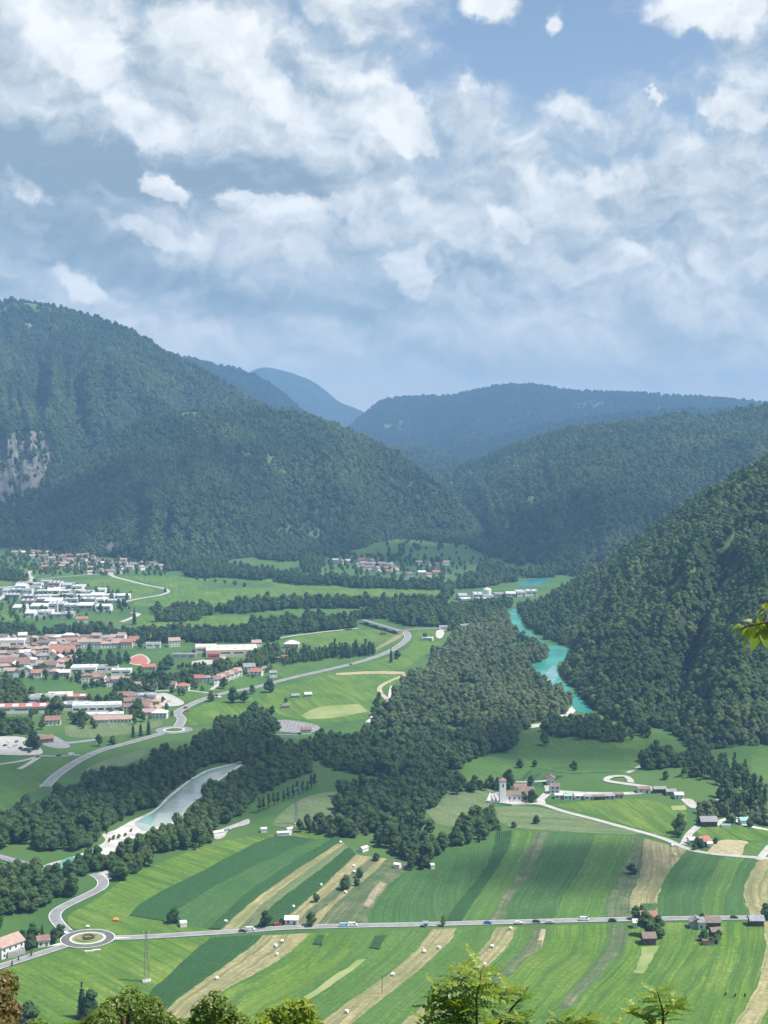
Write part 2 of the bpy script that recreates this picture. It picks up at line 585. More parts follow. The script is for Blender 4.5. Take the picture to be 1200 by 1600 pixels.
def hill(name, ridge, base, mat, nu=200, nv=60, amp=0.10, ravines=14, back=1.5, seed=0, glades=(), rocks=(), profile=1.15, rough=0.02, base_z=-3.0):
    """a hill between a foot line and a ridge line (with a far side that comes down again)"""
    R = np.array([AT(*r) for r in ridge])
    B = np.array([G(*b) if len(b) == 2 else AT(*b) for b in base])
    R, B = smooth_line(R, nu), smooth_line(B, nu)
    B[:, 2] = base_z
    R[:, 2] = np.maximum(R[:, 2], base_z + 2)
    nb = nv // 3
    v1 = np.linspace(0, 1, nv)
    h = (R[:, 2] - base_z)[:, None]
    u = np.linspace(0, 1, nu)[:, None]
    Pf = B[:, None] * (1 - v1)[None, :, None] + R[:, None] * v1[None, :, None]
    prof = v1 ** profile
    prof = prof * 0.8 + 0.2 * np.sin(v1 * math.pi / 2)
    Pf[..., 2] = base_z + h * prof[None]
    run = np.linalg.norm((R - B)[:, :2], axis=1)[:, None]
    L = np.concatenate([[0], np.cumsum(np.linalg.norm(np.diff((R + B)[:, :2] / 2, axis=0), axis=1))])[:, None]
    s = L / L[-1] * ravines
    rv = fbm(s + 0.35 * (fbm(s * 1.0, v1[None] * 2, seed + 3, 3) - 0.5) * 2, v1[None] * 0.9 + 0 * s, seed, 5, ridged=True)
    env = np.sin(np.pi * np.clip(v1, 0, 1)) ** 0.8 * (0.35 + 0.65 * (1 - v1))
    fine = (fbm(Pf[..., 0] / 120, Pf[..., 1] / 120, seed + 9, 4) - 0.5)
    out = (B - R)[:, None, :2] / np.maximum(run[:, None], 1)
    d = (rv - 0.62) * env[None] * amp
    Pf[..., :2] += out * (d * run)[..., None] * 0.9
    Pf[..., 2] += d * h * 0.85 + fine * h * rough * env[None]
    edge = (fbm(L / 45, L * 0, seed + 21, 4) - 0.5) * np.minimum(h * 0.02, 9)
    Pf[..., 2] += edge * v1[None] ** 6
    # far side
    k = np.linspace(0, 1, nb + 1)[1:]
    away = (R - B)[:, :2] / np.maximum(run, 1)
    away = away / np.maximum(np.linalg.norm(away, axis=1, keepdims=True), 1e-6)
    Pb = np.repeat(Pf[:, -1:, :], nb, axis=1)
    Pb[..., :2] += away[:, None] * (k[None] * h * back)[..., None]
    Pb[..., 2] = base_z + (Pf[:, -1:, 2] - base_z) * (1 - k[None] ** 1.4)
    Pall = np.concatenate([Pf, Pb], 1)
    nn = nv + nb
    v = Pall.reshape(-1, 3)
    i = (np.arange(nu - 1)[:, None] * nn + np.arange(nn - 1)[None]).ravel()
    f = np.stack([i, i + nn, i + nn + 1, i + 1], 1)
    me = mesh_of(name, v, f, mat, smooth=True)
    px = project(v)
    attrs = {}
    for an, polys in (('glade', glades), ('rock', rocks)):
        a = np.zeros(len(v), np.float32)
        for poly in polys:
            jx = px + np.stack([(fbm(v[:, 0] / 40, v[:, 2] / 25, 31, 3) - 0.5), (fbm(v[:, 0] / 40, v[:, 2] / 25, 47, 3) - 0.5)], 1) * 26
            a[inside(jx, poly)] = 1
        a = a * (np.tile(np.arange(nn), nu) < nv)
        me.attributes.new(an, 'FLOAT', 'POINT').data.foreach_set('value', a)
        attrs[an] = a
    o = structure(obj(name, me))
    HILLS[name] = (v, f, np.tile(np.arange(nn), nu)[f[:, 0]] < nv + 2, attrs)
    return o


M['hill_floor'] = hill_material('hill_floor')
M['far_hill'] = material('far_hill', (0.010, 0.022, 0.014), (0.022, 0.040, 0.020), scale=0.006, detail=8, bump=1.0, bump_scale=0.012, c3=(0.040, 0.06, 0.030), scale3=0.0012, amount3=0.35)

hill('wooded_spur',
     [(812, 952, 2235), (850, 942, 2180), (900, 912, 2120), (950, 882, 2060), (1000, 848, 2000), (1050, 812, 1940), (1100, 778, 1890), (1150, 748, 1840), (1200, 726, 1800), (1300, 688, 1750), (1450, 652, 1700), (1750, 610, 1650)],
     [(806, 957), (817, 978), (842, 992), (894, 1018), (876, 1040), (886, 1068), (926, 1108), (1000, 1150), (1080, 1172), (1200, 1166), (1350, 1160), (1650, 1160)],
     M['hill_floor'], nu=220, nv=90, amp=0.50, ravines=8, seed=2,
     glades=[[(1030, 925), (1075, 885), (1150, 838), (1200, 808), (1200, 826), (1140, 862), (1085, 900), (1045, 940)], [(935, 1020), (965, 1005), (962, 1018), (938, 1032)]])
hill('wooded_mountainside',
     [(-500, 780, 3650), (-100, 880, 3450), (20, 846, 3500), (60, 795, 3600), (120, 735, 3750), (200, 674, 3850), (280, 647, 3900), (350, 641, 3920), (420, 641, 3920), (480, 652, 3900), (540, 673, 3900), (600, 701, 3880), (650, 733, 3850), (700, 775, 3800), (760, 832, 3720), (850, 880, 3300)],
     [(-500, 870), (-100, 866), (-10, 858), (40, 862), (100, 866), (180, 872), (260, 882), (330, 880), (400, 870), (470, 864), (540, 866), (590, 860), (640, 850), (700, 848), (770, 858), (860, 888)],
     M['hill_floor'], nu=320, nv=110, amp=0.62, ravines=13, seed=11,
     rocks=[[(150, 860), (175, 842), (196, 840), (198, 850), (180, 864)]],
     glades=[[(430, 822), (450, 815), (455, 830), (440, 836)], [(410, 700), (434, 696), (430, 722), (415, 724)], [(372, 706), (390, 700), (388, 730), (376, 738)], [(428, 735), (446, 730), (440, 748)], [(480, 838), (505, 830), (510, 842), (490, 848)], [(270, 640), (310, 632), (312, 648), (275, 650)]])
hill('high_mountain',
     [(-900, 480, 5600), (-500, 440, 5400), (-250, 440, 5300), (-100, 462, 5250), (0, 472, 5200), (20, 470, 5200), (60, 477, 5200), (110, 488, 5150), (200, 517, 5050), (250, 547, 5000), (300, 572, 4950), (350, 602, 4900), (400, 630, 4850), (450, 656, 4800), (520, 702, 4700), (600, 762, 4500)],
     [(-900, 850), (-500, 854), (-250, 856), (-100, 857), (0, 857), (30, 854), (60, 848), (110, 845), (200, 840), (250, 838), (300, 836), (350, 834), (400, 832), (450, 830), (520, 826), (600, 822)],
     M['hill_floor'], nu=320, nv=130, amp=0.55, ravines=15, seed=23,
     rocks=[[(-20, 700), (20, 680), (60, 676), (80, 688), (78, 730), (60, 760), (30, 790), (-20, 800)], [(30, 505), (48, 503), (52, 516), (36, 518)], [(60, 582), (72, 585), (78, 602), (66, 598)]],
     glades=[[(-20, 470), (60, 474), (105, 485), (105, 491), (50, 484), (-20, 481)], [(-20, 480), (15, 482), (10, 490), (-20, 488)]])
hill('middle_ridge',
     [(600, 752, 5300), (690, 738, 5000), (715, 732, 4900), (750, 721, 4800), (800, 700, 4700), (850, 684, 4600), (900, 671, 4500), (1000, 663, 4400), (1060, 652, 4350), (1100, 656, 4300), (1200, 637, 4200), (1350, 620, 4100), (1700, 600, 4000)],
     [(600, 826), (680, 836), (740, 848), (790, 866), (840, 884), (880, 900), (930, 905), (980, 906), (1030, 906), (1080, 906), (1200, 906), (1350, 900), (1700, 900)],
     M['hill_floor'], nu=260, nv=90, amp=0.5, ravines=10, seed=37,
     glades=[[(690, 752), (735, 738), (745, 750), (700, 764)], [(820, 776), (852, 768), (850, 790), (822, 798)], [(765, 730), (778, 722), (784, 740), (770, 742)], [(742, 800), (765, 790), (760, 830), (745, 840)], [(780, 815), (800, 800), (796, 826)], [(800, 748), (815, 745), (812, 752)]],
     rocks=[])
hill('far_range',
     [(500, 700, 9800), (545, 668, 9600), (570, 648, 9500), (600, 627, 9500), (650, 621, 9500), (700, 620, 9400), (770, 606, 9300), (830, 603, 9300), (900, 612, 9200), (1000, 616, 9100), (1050, 620, 9000), (1100, 622, 9000), (1200, 630, 8900), (1400, 640, 8800), (1700, 650, 8700)],
     [(500, 762), (545, 762), (570, 762), (600, 762), (650, 762), (700, 764), (770, 764), (830, 764), (900, 764), (1000, 764), (1050, 764), (1100, 764), (1200, 764), (1400, 764), (1700, 764)],
     hill_material('far_range_floor'), nu=260, nv=70, amp=0.34, ravines=15, seed=41,
     glades=[[(900, 632), (935, 622), (945, 630), (912, 640)], [(1015, 645), (1045, 640), (1055, 645), (1030, 652)], [(600, 660), (625, 655), (628, 668), (610, 672)]])
hill('distant_shoulder',
     [(100, 545, 8200), (200, 545, 8200), (300, 562, 8200), (340, 572, 8200), (390, 585, 8200), (430, 606, 8100), (480, 652, 8000), (540, 700, 7900)],
     [(100, 772), (200, 772), (300, 772), (340, 772), (390, 772), (430, 772), (480, 772), (540, 772)], M['far_hill'], nu=120, nv=40, amp=0.25, ravines=7, seed=53)
hill('distant_peak',
     [(250, 640, 12500), (330, 610, 12500), (380, 586, 12500), (410, 575, 12500), (440, 578, 12500), (490, 597, 12400), (530, 627, 12300), (570, 645, 12200), (640, 690, 12000)],
     [(250, 736), (330, 736), (380, 736), (410, 736), (440, 736), (490, 736), (530, 736), (570, 736), (640, 736)], M['far_hill'], nu=120, nv=40, amp=0.25, ravines=6, seed=59)
hill('small_dark_hill',
     [(560, 720, 6300), (610, 701, 6300), (650, 702, 6200), (690, 714, 6100), (730, 728, 6000), (790, 760, 5900)],
     [(560, 790), (610, 790), (650, 790), (690, 790), (730, 790), (790, 790)], M['hill_floor'], nu=90, nv=40, amp=0.2, ravines=5, seed=67)
hill('far_inner_ridge',
     [(620, 740, 7600), (660, 722, 7600), (720, 700, 7500), (790, 680, 7500), (860, 664, 7400), (950, 650, 7300), (1050, 642, 7200), (1200, 640, 7100), (1500, 640, 7000)],
     [(620, 772), (660, 772), (720, 772), (790, 772), (860, 772), (950, 772), (1050, 772), (1200, 772), (1500, 772)], M['far_hill'], nu=120, nv=40, amp=0.25, ravines=9, seed=71)
# ------------------------------------------------------------------ fields, water, roads
GREEN = dict(bump=0.35, bump_scale=1.0, coord='Object')
M['grass_bright'] = material('grass_bright', (0.080, 0.160, 0.016), (0.102, 0.186, 0.021), scale=0.05, detail=8, c3=(0.145, 0.212, 0.038), scale3=0.014, amount3=0.75, stripes=((0.050, 0.124, 0.018), 6.0, 0.75), **GREEN)
M['grass_fresh'] = material('grass_fresh', (0.054, 0.130, 0.018), (0.072, 0.154, 0.023), scale=0.05, detail=8, c3=(0.084, 0.160, 0.033), scale3=0.014, amount3=0.7, stripes=((0.082, 0.156, 0.038), 5.0, 0.65), **GREEN)
M['grass_deep'] = material('grass_deep', (0.033, 0.098, 0.021), (0.045, 0.118, 0.025), scale=0.05, detail=8, c3=(0.062, 0.134, 0.036), scale3=0.012, amount3=0.7, stripes=((0.054, 0.124, 0.033), 8.0, 0.6), **GREEN)
M['maize'] = material('maize', (0.024, 0.078, 0.024), (0.034, 0.096, 0.028), scale=0.08, stripes=((0.044, 0.108, 0.032), 2.2, 0.6), **GREEN)
M['maize_leaf'] = material('maize_leaf', (0.028, 0.088, 0.026), (0.042, 0.114, 0.034), scale=0.5, rough=0.7)
M['stubble'] = material('stubble', (0.255, 0.235, 0.115), (0.33, 0.295, 0.155), scale=0.09, detail=8, c3=(0.165, 0.195, 0.072), scale3=0.03, amount3=0.7, stripes=((0.165, 0.165, 0.072), 2.6, 0.85), bump=0.3, bump_scale=1.0)
M['stubble_pale'] = material('stubble_pale', (0.34, 0.30, 0.17), (0.42, 0.37, 0.23), scale=0.05, stripes=((0.36, 0.32, 0.16), 4.0, 0.5), bump=0.3)
M['weeds'] = material('weeds', (0.050, 0.115, 0.038), (0.110, 0.130, 0.062), scale=0.13, detail=9, c3=(0.19, 0.18, 0.10), scale3=0.06, amount3=0.8, lo=0.3, hi=0.7, stripes=((0.060, 0.110, 0.045), 3.0, 0.5), bump=0.5)
M['olive'] = material('olive', (0.095, 0.150, 0.060), (0.130, 0.175, 0.075), scale=0.04, stripes=((0.16, 0.20, 0.09), 6.0, 0.5), **GREEN)
M['tilled'] = material('tilled', (0.20, 0.17, 0.11), (0.27, 0.23, 0.15), scale=0.08, stripes=((0.32, 0.29, 0.18), 3.0, 0.6), bump=0.4)
M['hay_light'] = material('hay_light', (0.20, 0.26, 0.085), (0.27, 0.30, 0.12), scale=0.06, detail=7, c3=(0.12, 0.22, 0.06), scale3=0.025, amount3=0.6, **GREEN)

LIFT = [0.06]


def sheet(name, v, f, mat, uv): return structure(obj(name, mesh_of(name, v, f, mat, uv=uv)))


def strip_field(left, right, mat, name='field', n=44, lift=None, rows=0, row_mat=None, k=3, row_h=0.9):
    """a field between two edge lines traced in the photograph"""
    LIFT[0] += 0.0015
    z = LIFT[0] if lift is None else lift
    a = smooth_line([GZ(*p) for p in left], n)
    b = smooth_line([GZ(*p) for p in right], n)
    for q, sd in ((a, 3), (b, 8)):                       # ragged margins
        tt = np.gradient(q[:, :2], axis=0); tt /= np.maximum(np.linalg.norm(tt, axis=1, keepdims=True), 1e-6)
        wob = (fbm(q[:, 0] / 9.0, q[:, 1] / 9.0, sd, 3) - 0.5) * 2.4
        q[:, :2] += np.stack([-tt[:, 1], tt[:, 0]], 1) * wob[:, None]
    t = np.linspace(0, 1, k)
    P = a[:, None] * (1 - t)[None, :, None] + b[:, None] * t[None, :, None]
    P[..., 2] = meadow_rise(P[..., 0], P[..., 1]) + z
    run = np.concatenate([[0], np.cumsum(np.linalg.norm(np.diff((a + b) / 2, axis=0), axis=1))])
    wid = np.linalg.norm(b - a, axis=1)
    uv = np.stack([(wid[:, None] * t[None]).ravel(), np.repeat(run, k)], 1) + RNG.uniform(0, 900, 2)
    i = (np.arange(n - 1)[:, None] * k + np.arange(k - 1)[None]).ravel()
    f = np.stack([i, i + 1, i + k + 1, i + k], 1)
    o = sheet(name, P.reshape(-1, 3), f, M[mat], uv)
    if rows:
        m = 40
        a2, b2 = smooth_line(a, m), smooth_line(b, m)
        b2[:, 2] = a2[:, 2] = z
        vs, fs = [], []
        for r in range(rows):
            c = (r + 0.5) / rows
            hw = 0.30 / rows
            hh = row_h * (0.8 + 0.4 * vnoise(np.arange(m) * 0.7, r * 3.1))
            for off, hz in ((-hw, 0), (-hw * 0.5, 1), (hw * 0.5, 1), (hw, 0)):
                q = a2 * (1 - c - off) + b2 * (c + off)
                q = q.copy(); q[:, 2] += hz * hh
                vs.append(q)
            s = (len(vs) - 4) * m
            j = np.arange(m - 1)
            for w in range(3):
                fs.append(np.stack([s + w * m + j, s + (w + 1) * m + j, s + (w + 1) * m + j + 1, s + w * m + j + 1], 1))
        me = mesh_of('crop_rows', np.concatenate(vs), np.concatenate(fs), M[row_mat or 'maize_leaf'])
        tag(obj('crop_rows', me, o), kind='stuff')
    return o


def poly_field(pts, mat, name='field', rot=0.0, lift=None, z0=None):
    LIFT[0] += 0.0015
    z = LIFT[0] if lift is None else lift
    P = np.array([GZ(*p) for p in pts])
    P = smooth_line(np.vstack([P, P[:1]]), max(len(P) * 4, 12))[:-1]
    P[:, 2] = meadow_rise(P[:, 0], P[:, 1]) + z
    c, s = math.cos(rot), math.sin(rot)
    uv = np.stack([P[:, 0] * c + P[:, 1] * s, -P[:, 0] * s + P[:, 1] * c], 1)
    bm = bmesh.new()
    vs = [bm.verts.new(p) for p in P]
    fc = bm.faces.new(vs)
    if fc.normal.z < 0: fc.normal_flip()
    uvl = bm.loops.layers.uv.new('UVMap')
    look = {v: uv[i] for i, v in enumerate(vs)}
    for l in fc.loops: l[uvl].uv = look[l.vert]
    bmesh.ops.triangulate(bm, faces=bm.faces[:])
    for fc in bm.faces:
        if fc.normal.z < 0: fc.normal_flip()
    me = bpy.data.meshes.new(name)
    bm.to_mesh(me); bm.free()
    me.materials.append(M[mat])
    return structure(obj(name, me))


# --- below the main road, left to right
poly_field([(-60, 1530), (60, 1500), (110, 1482), (175, 1474), (330, 1464), (300, 1490), (262, 1525), (225, 1562), (180, 1640), (-60, 1700)], 'grass_bright', rot=0.7)
strip_field([(328, 1466), (300, 1490), (262, 1525), (225, 1562), (190, 1610)], [(412, 1462), (385, 1484), (335, 1520), (283, 1556), (238, 1600)], 'maize', rows=15, name='maize_field')
strip_field([(412, 1462), (385, 1484), (335, 1520), (283, 1556), (238, 1600)], [(486, 1458), (448, 1492), (400, 1522), (350, 1548), (295, 1590)], 'stubble')
strip_field([(486, 1458), (448, 1492), (400, 1522), (350, 1548), (295, 1590)], [(576, 1455), (545, 1495), (490, 1535), (430, 1580), (380, 1620)], 'grass_bright')
strip_field([(576, 1455), (545, 1495), (490, 1535), (430, 1580), (380, 1620)], [(676, 1452), (652, 1483), (600, 1526), (540, 1570), (495, 1604)], 'grass_fresh')
strip_field([(560, 1500), (530, 1520), (490, 1548), (455, 1570)], [(572, 1498), (542, 1523), (505, 1548), (470, 1572)], 'hay_light')
strip_field([(676, 1452), (652, 1483), (600, 1526), (540, 1570), (495, 1604)], [(715, 1450), (700, 1475), (652, 1518), (600, 1560), (545, 1604)], 'stubble')
strip_field([(715, 1450), (700, 1475), (652, 1518), (600, 1560), (545, 1604)], [(776, 1449), (757, 1480), (722, 1514), (680, 1556), (622, 1604)], 'grass_fresh')
strip_field([(776, 1449), (757, 1480), (722, 1514), (680, 1556), (622, 1604)], [(806, 1448), (797, 1474), (762, 1510), (720, 1550), (672, 1604)], 'stubble')
strip_field([(806, 1448), (797, 1474), (762, 1510), (720, 1550), (672, 1604)], [(836, 1447), (822, 1476), (795, 1510), (750, 1556), (700, 1604)], 'grass_fresh')
strip_field([(836, 1447), (822, 1476), (795, 1505), (765, 1532)], [(856, 1447), (848, 1478), (822, 1500), (790, 1530)], 'weeds')
strip_field([(856, 1447), (848, 1478), (822, 1500), (770, 1550), (700, 1604)], [(950, 1444), (942, 1480), (905, 1530), (860, 1575), (830, 1604)], 'grass_bright')
strip_field([(950, 1444), (942, 1480), (905, 1530), (860, 1575), (830, 1604)], [(985, 1443), (975, 1490), (930, 1540), (890, 1585), (870, 1604)], 'grass_fresh')
strip_field([(958, 1446), (948, 1480), (915, 1525), (870, 1575)], [(982, 1446), (972, 1482), (935, 1525), (890, 1575)], 'weeds', lift=0.16)
strip_field([(985, 1443), (975, 1490), (930, 1540), (890, 1585), (870, 1604)], [(1040, 1442), (1030, 1480), (1000, 1530), (960, 1570), (935, 1604)], 'grass_bright')
strip_field([(1040, 1442), (1030, 1480), (1000, 1530), (960, 1570), (935, 1604)], [(1120, 1441), (1118, 1490), (1095, 1550), (1065, 1604)], 'grass_bright')
strip_field([(1120, 1441), (1118, 1490), (1095, 1550), (1065, 1604)], [(1193, 1440), (1196, 1482), (1182, 1540), (1146, 1604)], 'grass_bright')
strip_field([(1193, 1440), (1196, 1482), (1182, 1540), (1146, 1604)], [(1222, 1440), (1226, 1490), (1212, 1545), (1186, 1604)], 'stubble')
strip_field([(1222, 1440), (1226, 1490), (1212, 1545), (1186, 1604)], [(1330, 1438), (1330, 1500), (1320, 1560), (1290, 1610)], 'grass_bright')
# garden plots by the road houses
strip_field([(1003, 1480), (1000, 1495), (990, 1520)], [(1030, 1478), (1020, 1495), (1005, 1522)], 'hay_light', lift=0.17)
strip_field([(845, 1452), (840, 1468), (832, 1486)], [(853, 1452), (850, 1470), (842, 1487)], 'stubble_pale', lift=0.17)
strip_field([(836, 1470), (832, 1478), (828, 1488)], [(848, 1470), (845, 1480), (842, 1488)], 'weeds', lift=0.18)
strip_field([(497, 1462), (490, 1476)], [(508, 1462), (502, 1478)], 'maize', lift=0.17, rows=4, row_h=0.7)
strip_field([(585, 1463), (578, 1482)], [(606, 1462), (592, 1484)], 'maize', lift=0.17, rows=6, row_h=0.7)
# --- above the main road
poly_field([(180, 1462), (115, 1450), (108, 1430), (140, 1412), (170, 1392), (200, 1370), (260, 1345), (330, 1318), (420, 1305), (545, 1300), (400, 1385), (325, 1455)], 'grass_bright', rot=0.8)
strip_field([(200, 1431), (228, 1407), (300, 1370), (400, 1318), (440, 1305)], [(256, 1440), (292, 1413), (334, 1386), (404, 1350), (490, 1312)], 'maize', rows=22, row_h=0.6, name='maize_field')
strip_field([(256, 1440), (292, 1413), (334, 1386), (404, 1350), (490, 1312)], [(325, 1452), (345, 1432), (400, 1388), (470, 1345), (530, 1308)], 'grass_deep')
strip_field([(325, 1452), (345, 1432), (400, 1386), (470, 1340), (527, 1306)], [(345, 1453), (365, 1434), (405, 1400), (470, 1355), (534, 1314)], 'maize', rows=5, name='maize_field')
strip_field([(345, 1453), (365, 1434), (405, 1400), (470, 1355), (534, 1314)], [(372, 1453), (388, 1436), (420, 1405), (475, 1364), (538, 1318)], 'stubble')
strip_field([(372, 1453), (388, 1436), (420, 1405), (475, 1364), (538, 1318)], [(402, 1447), (418, 1424), (448, 1398), (490, 1368), (545, 1325)], 'olive')
strip_field([(380, 1446), (395, 1430), (420, 1408)], [(390, 1446), (405, 1430), (432, 1408)], 'weeds', lift=0.2)
strip_field([(402, 1447), (418, 1424), (448, 1398), (490, 1368), (545, 1325)], [(440, 1446), (455, 1428), (482, 1404), (515, 1375), (556, 1336)], 'maize', rows=10, name='maize_field')
strip_field([(440, 1446), (455, 1428), (482, 1404), (515, 1375), (556, 1336)], [(497, 1446), (512, 1425), (545, 1395), (582, 1365), (606, 1342)], 'stubble')
strip_field([(462, 1446), (475, 1428), (505, 1404), (540, 1372), (580, 1340)], [(482, 1446), (495, 1428), (525, 1404), (560, 1372), (595, 1342)], 'weeds', lift=0.2)
strip_field([(497, 1446), (512, 1425), (545, 1395), (582, 1365), (606, 1342)], [(574, 1445), (578, 1425), (598, 1395), (625, 1368), (660, 1345)], 'weeds')
strip_field([(568, 1415), (580, 1395), (595, 1378)], [(576, 1418), (592, 1398), (606, 1382)], 'tilled', lift=0.2)
strip_field([(574, 1445), (578, 1425), (598, 1395), (625, 1368), (660, 1345), (700, 1310)], [(697, 1441), (716, 1410), (748, 1370), (768, 1335), (776, 1300), (782, 1290)], 'grass_deep')
strip_field([(697, 1441), (716, 1410), (748, 1370), (768, 1335), (776, 1300)], [(722, 1440), (745, 1402), (774, 1362), (794, 1325), (801, 1298)], 'maize', name='maize_field', rows=9, row_h=0.7)
strip_field([(722, 1440), (745, 1402), (774, 1362), (794, 1325), (801, 1298)], [(765, 1439), (785, 1402), (806, 1370), (826, 1328), (838, 1300)], 'grass_fresh')
strip_field([(765, 1439), (785, 1402), (806, 1370), (826, 1328), (838, 1300)], [(788, 1438), (802, 1402), (828, 1365), (845, 1330), (860, 1300)], 'weeds')
strip_field([(788, 1438), (802, 1402), (828, 1365), (845, 1330), (860, 1300)], [(866, 1437), (880, 1400), (905, 1362), (920, 1330), (930, 1303)], 'grass_deep')
strip_field([(866, 1437), (880, 1400), (905, 1362), (920, 1330), (930, 1303)], [(945, 1436), (950, 1402), (972, 1362), (985, 1330), (992, 1306)], 'grass_fresh')
strip_field([(945, 1436), (950, 1402), (972, 1362), (985, 1330), (992, 1306)], [(986, 1436), (986, 1404), (1000, 1366), (1004, 1335), (1006, 1310)], 'weeds')
strip_field([(986, 1436), (986, 1404), (1000, 1366), (1004, 1335), (1006, 1310)], [(1026, 1434), (1029, 1400), (1042, 1370), (1060, 1345), (1074, 1328)], 'stubble')
strip_field([(1000, 1412), (998, 1428)], [(1026, 1412), (1026, 1430)], 'grass_deep', lift=0.2)
strip_field([(1026, 1434), (1029, 1400), (1042, 1370), (1060, 1345), (1074, 1328)], [(1095, 1434), (1098, 1405), (1110, 1375), (1122, 1352), (1132, 1336)], 'grass_deep')
strip_field([(1095, 1434), (1098, 1405), (1110, 1375), (1122, 1352), (1132, 1336)], [(1132, 1433), (1132, 1405), (1145, 1375), (1155, 1352), (1163, 1339)], 'grass_fresh')
strip_field([(1132, 1433), (1132, 1405), (1145, 1375), (1155, 1352), (1163, 1339)], [(1172, 1432), (1162, 1400), (1166, 1378), (1178, 1356), (1188, 1341)], 'grass_deep')
strip_field([(1172, 1432), (1162, 1400), (1166, 1378), (1178, 1356), (1188, 1341)], [(1230, 1430), (1222, 1400), (1224, 1380), (1230, 1360), (1236, 1346)], 'stubble')
strip_field([(1230, 1430), (1222, 1400), (1224, 1380), (1230, 1360), (1236, 1346)], [(1360, 1430), (1350, 1400), (1350, 1370), (1355, 1350)], 'grass_fresh')
# around and beyond the lane
poly_field([(858, 1258), (880, 1262), (960, 1283), (1030, 1305), (1062, 1300), (1075, 1278), (1060, 1262), (1010, 1250), (940, 1250)], 'grass_bright', rot=0.2)
poly_field([(760, 1262), (840, 1262), (930, 1284), (1000, 1304), (860, 1298), (790, 1290)], 'olive', rot=1.4)
poly_field([(1105, 1331), (1126, 1313), (1170, 1316), (1160, 1336)], 'stubble_pale', rot=0.4)
poly_field([(1160, 1336), (1170, 1317), (1230, 1318), (1230, 1340), (1192, 1340)], 'grass_fresh', rot=0.4)
poly_field([(1086, 1300), (1100, 1290), (1220, 1296), (1230, 1314), (1130, 1312), (1100, 1312)], 'grass_bright', rot=0.2)
strip_field([(1048, 1260), (1052, 1266)], [(1070, 1258), (1072, 1266)], 'hay_light', lift=0.2)
poly_field([(425, 1290), (440, 1270), (480, 1245), (530, 1238), (535, 1265), (500, 1285), (460, 1293)], 'olive', rot=0.9)
poly_field([(660, 1262), (690, 1238), (750, 1228), (775, 1245), (740, 1285), (690, 1290)], 'olive', rot=0.5)
poly_field([(690, 1208), (740, 1182), (800, 1188), (830, 1200), (800, 1222), (730, 1222)], 'grass_fresh', rot=0.5)
for a in range(4):
    strip_field([(800 + 14 * a, 1232 - a), (826 + 16 * a, 1205 + 2 * a)], [(806 + 14 * a, 1233 - a), (832 + 16 * a, 1206 + 2 * a)], 'maize', lift=0.2, rows=2)
poly_field([(805, 1190), (820, 1160), (880, 1148), (960, 1146), (1005, 1158), (1005, 1185), (990, 1205), (900, 1208), (840, 1200)], 'grass_fresh', rot=0.2)
poly_field([(920, 1152), (960, 1145), (1003, 1156), (1000, 1168), (940, 1168)], 'grass_bright', rot=0.2)
poly_field([(0, 1250), (0, 1192), (60, 1185), (110, 1186), (85, 1212), (60, 1235)], 'grass_fresh', rot=0.5)
poly_field([(-60, 1300), (-60, 1252), (40, 1248), (20, 1275), (0, 1295)], 'grass_fresh', rot=0.5)
poly_field([(125, 1207), (160, 1190), (222, 1172), (222, 1184), (180, 1200)], 'olive', rot=0.5)
poly_field([(100, 1135), (140, 1130), (235, 1122), (250, 1135), (180, 1150), (110, 1152)], 'olive', rot=0.3)
poly_field([(180, 1120), (240, 1118), (240, 1128), (185, 1130)], 'grass_fresh', rot=0.3)
# --- the flat beyond the river
poly_field([(415, 1080), (470, 1066), (540, 1050), (628, 1056), (600, 1080), (580, 1118), (540, 1128), (470, 1125), (425, 1110)], 'grass_bright', rot=0.3)
strip_field([(470, 1118), (500, 1105), (560, 1100)], [(480, 1124), (520, 1122), (575, 1112)], 'hay_light', lift=0.2)
poly_field([(545, 1042), (600, 1030), (640, 1010), (655, 985), (685, 990), (692, 1005), (660, 1025), (632, 1046), (590, 1048)], 'grass_bright', rot=0.4)
strip_field([(525, 1052), (580, 1049), (632, 1050)], [(525, 1055), (580, 1053), (632, 1054)], 'stubble_pale', lift=0.2)
strip_field([(580, 1020), (620, 1000), (632, 990)], [(585, 1014), (614, 996), (624, 988)], 'stubble', lift=0.2)
poly_field([(430, 1050), (480, 1030), (560, 1018), (600, 1012), (570, 1028), (500, 1045), (440, 1060)], 'grass_fresh', rot=0.3)
poly_field([(440, 1002), (480, 992), (560, 984), (620, 988), (610, 1000), (560, 1006), (480, 1012)], 'grass_bright', rot=0.3)
poly_field([(70, 912), (170, 902), (190, 900), (240, 922), (215, 934), (190, 934), (130, 914)], 'grass_bright', rot=0.4)
poly_field([(180, 900), (260, 900), (420, 905), (560, 910), (690, 922), (690, 934), (600, 932), (480, 930), (420, 934), (330, 945), (250, 948), (205, 944), (262, 926), (235, 912)], 'grass_bright', rot=0.2)
poly_field([(205, 962), (300, 962), (420, 966), (400, 980), (300, 984), (215, 980)], 'grass_bright', rot=0.2)
poly_field([(400, 950), (500, 942), (640, 948), (640, 956), (560, 962), (440, 962)], 'grass_fresh', rot=0.2)
poly_field([(0, 895), (30, 880), (70, 884), (60, 900), (20, 912), (0, 918)], 'grass_bright', rot=0.5)
poly_field([(0, 958), (40, 952), (60, 958), (20, 972), (0, 974)], 'grass_bright', rot=0.5)
poly_field([(345, 872), (400, 868), (455, 872), (460, 885), (400, 890), (350, 882)], 'grass_fresh', rot=0.5)
poly_field([(490, 885), (540, 880), (560, 895), (620, 905), (560, 910), (500, 900)], 'grass_fresh', rot=0.5)
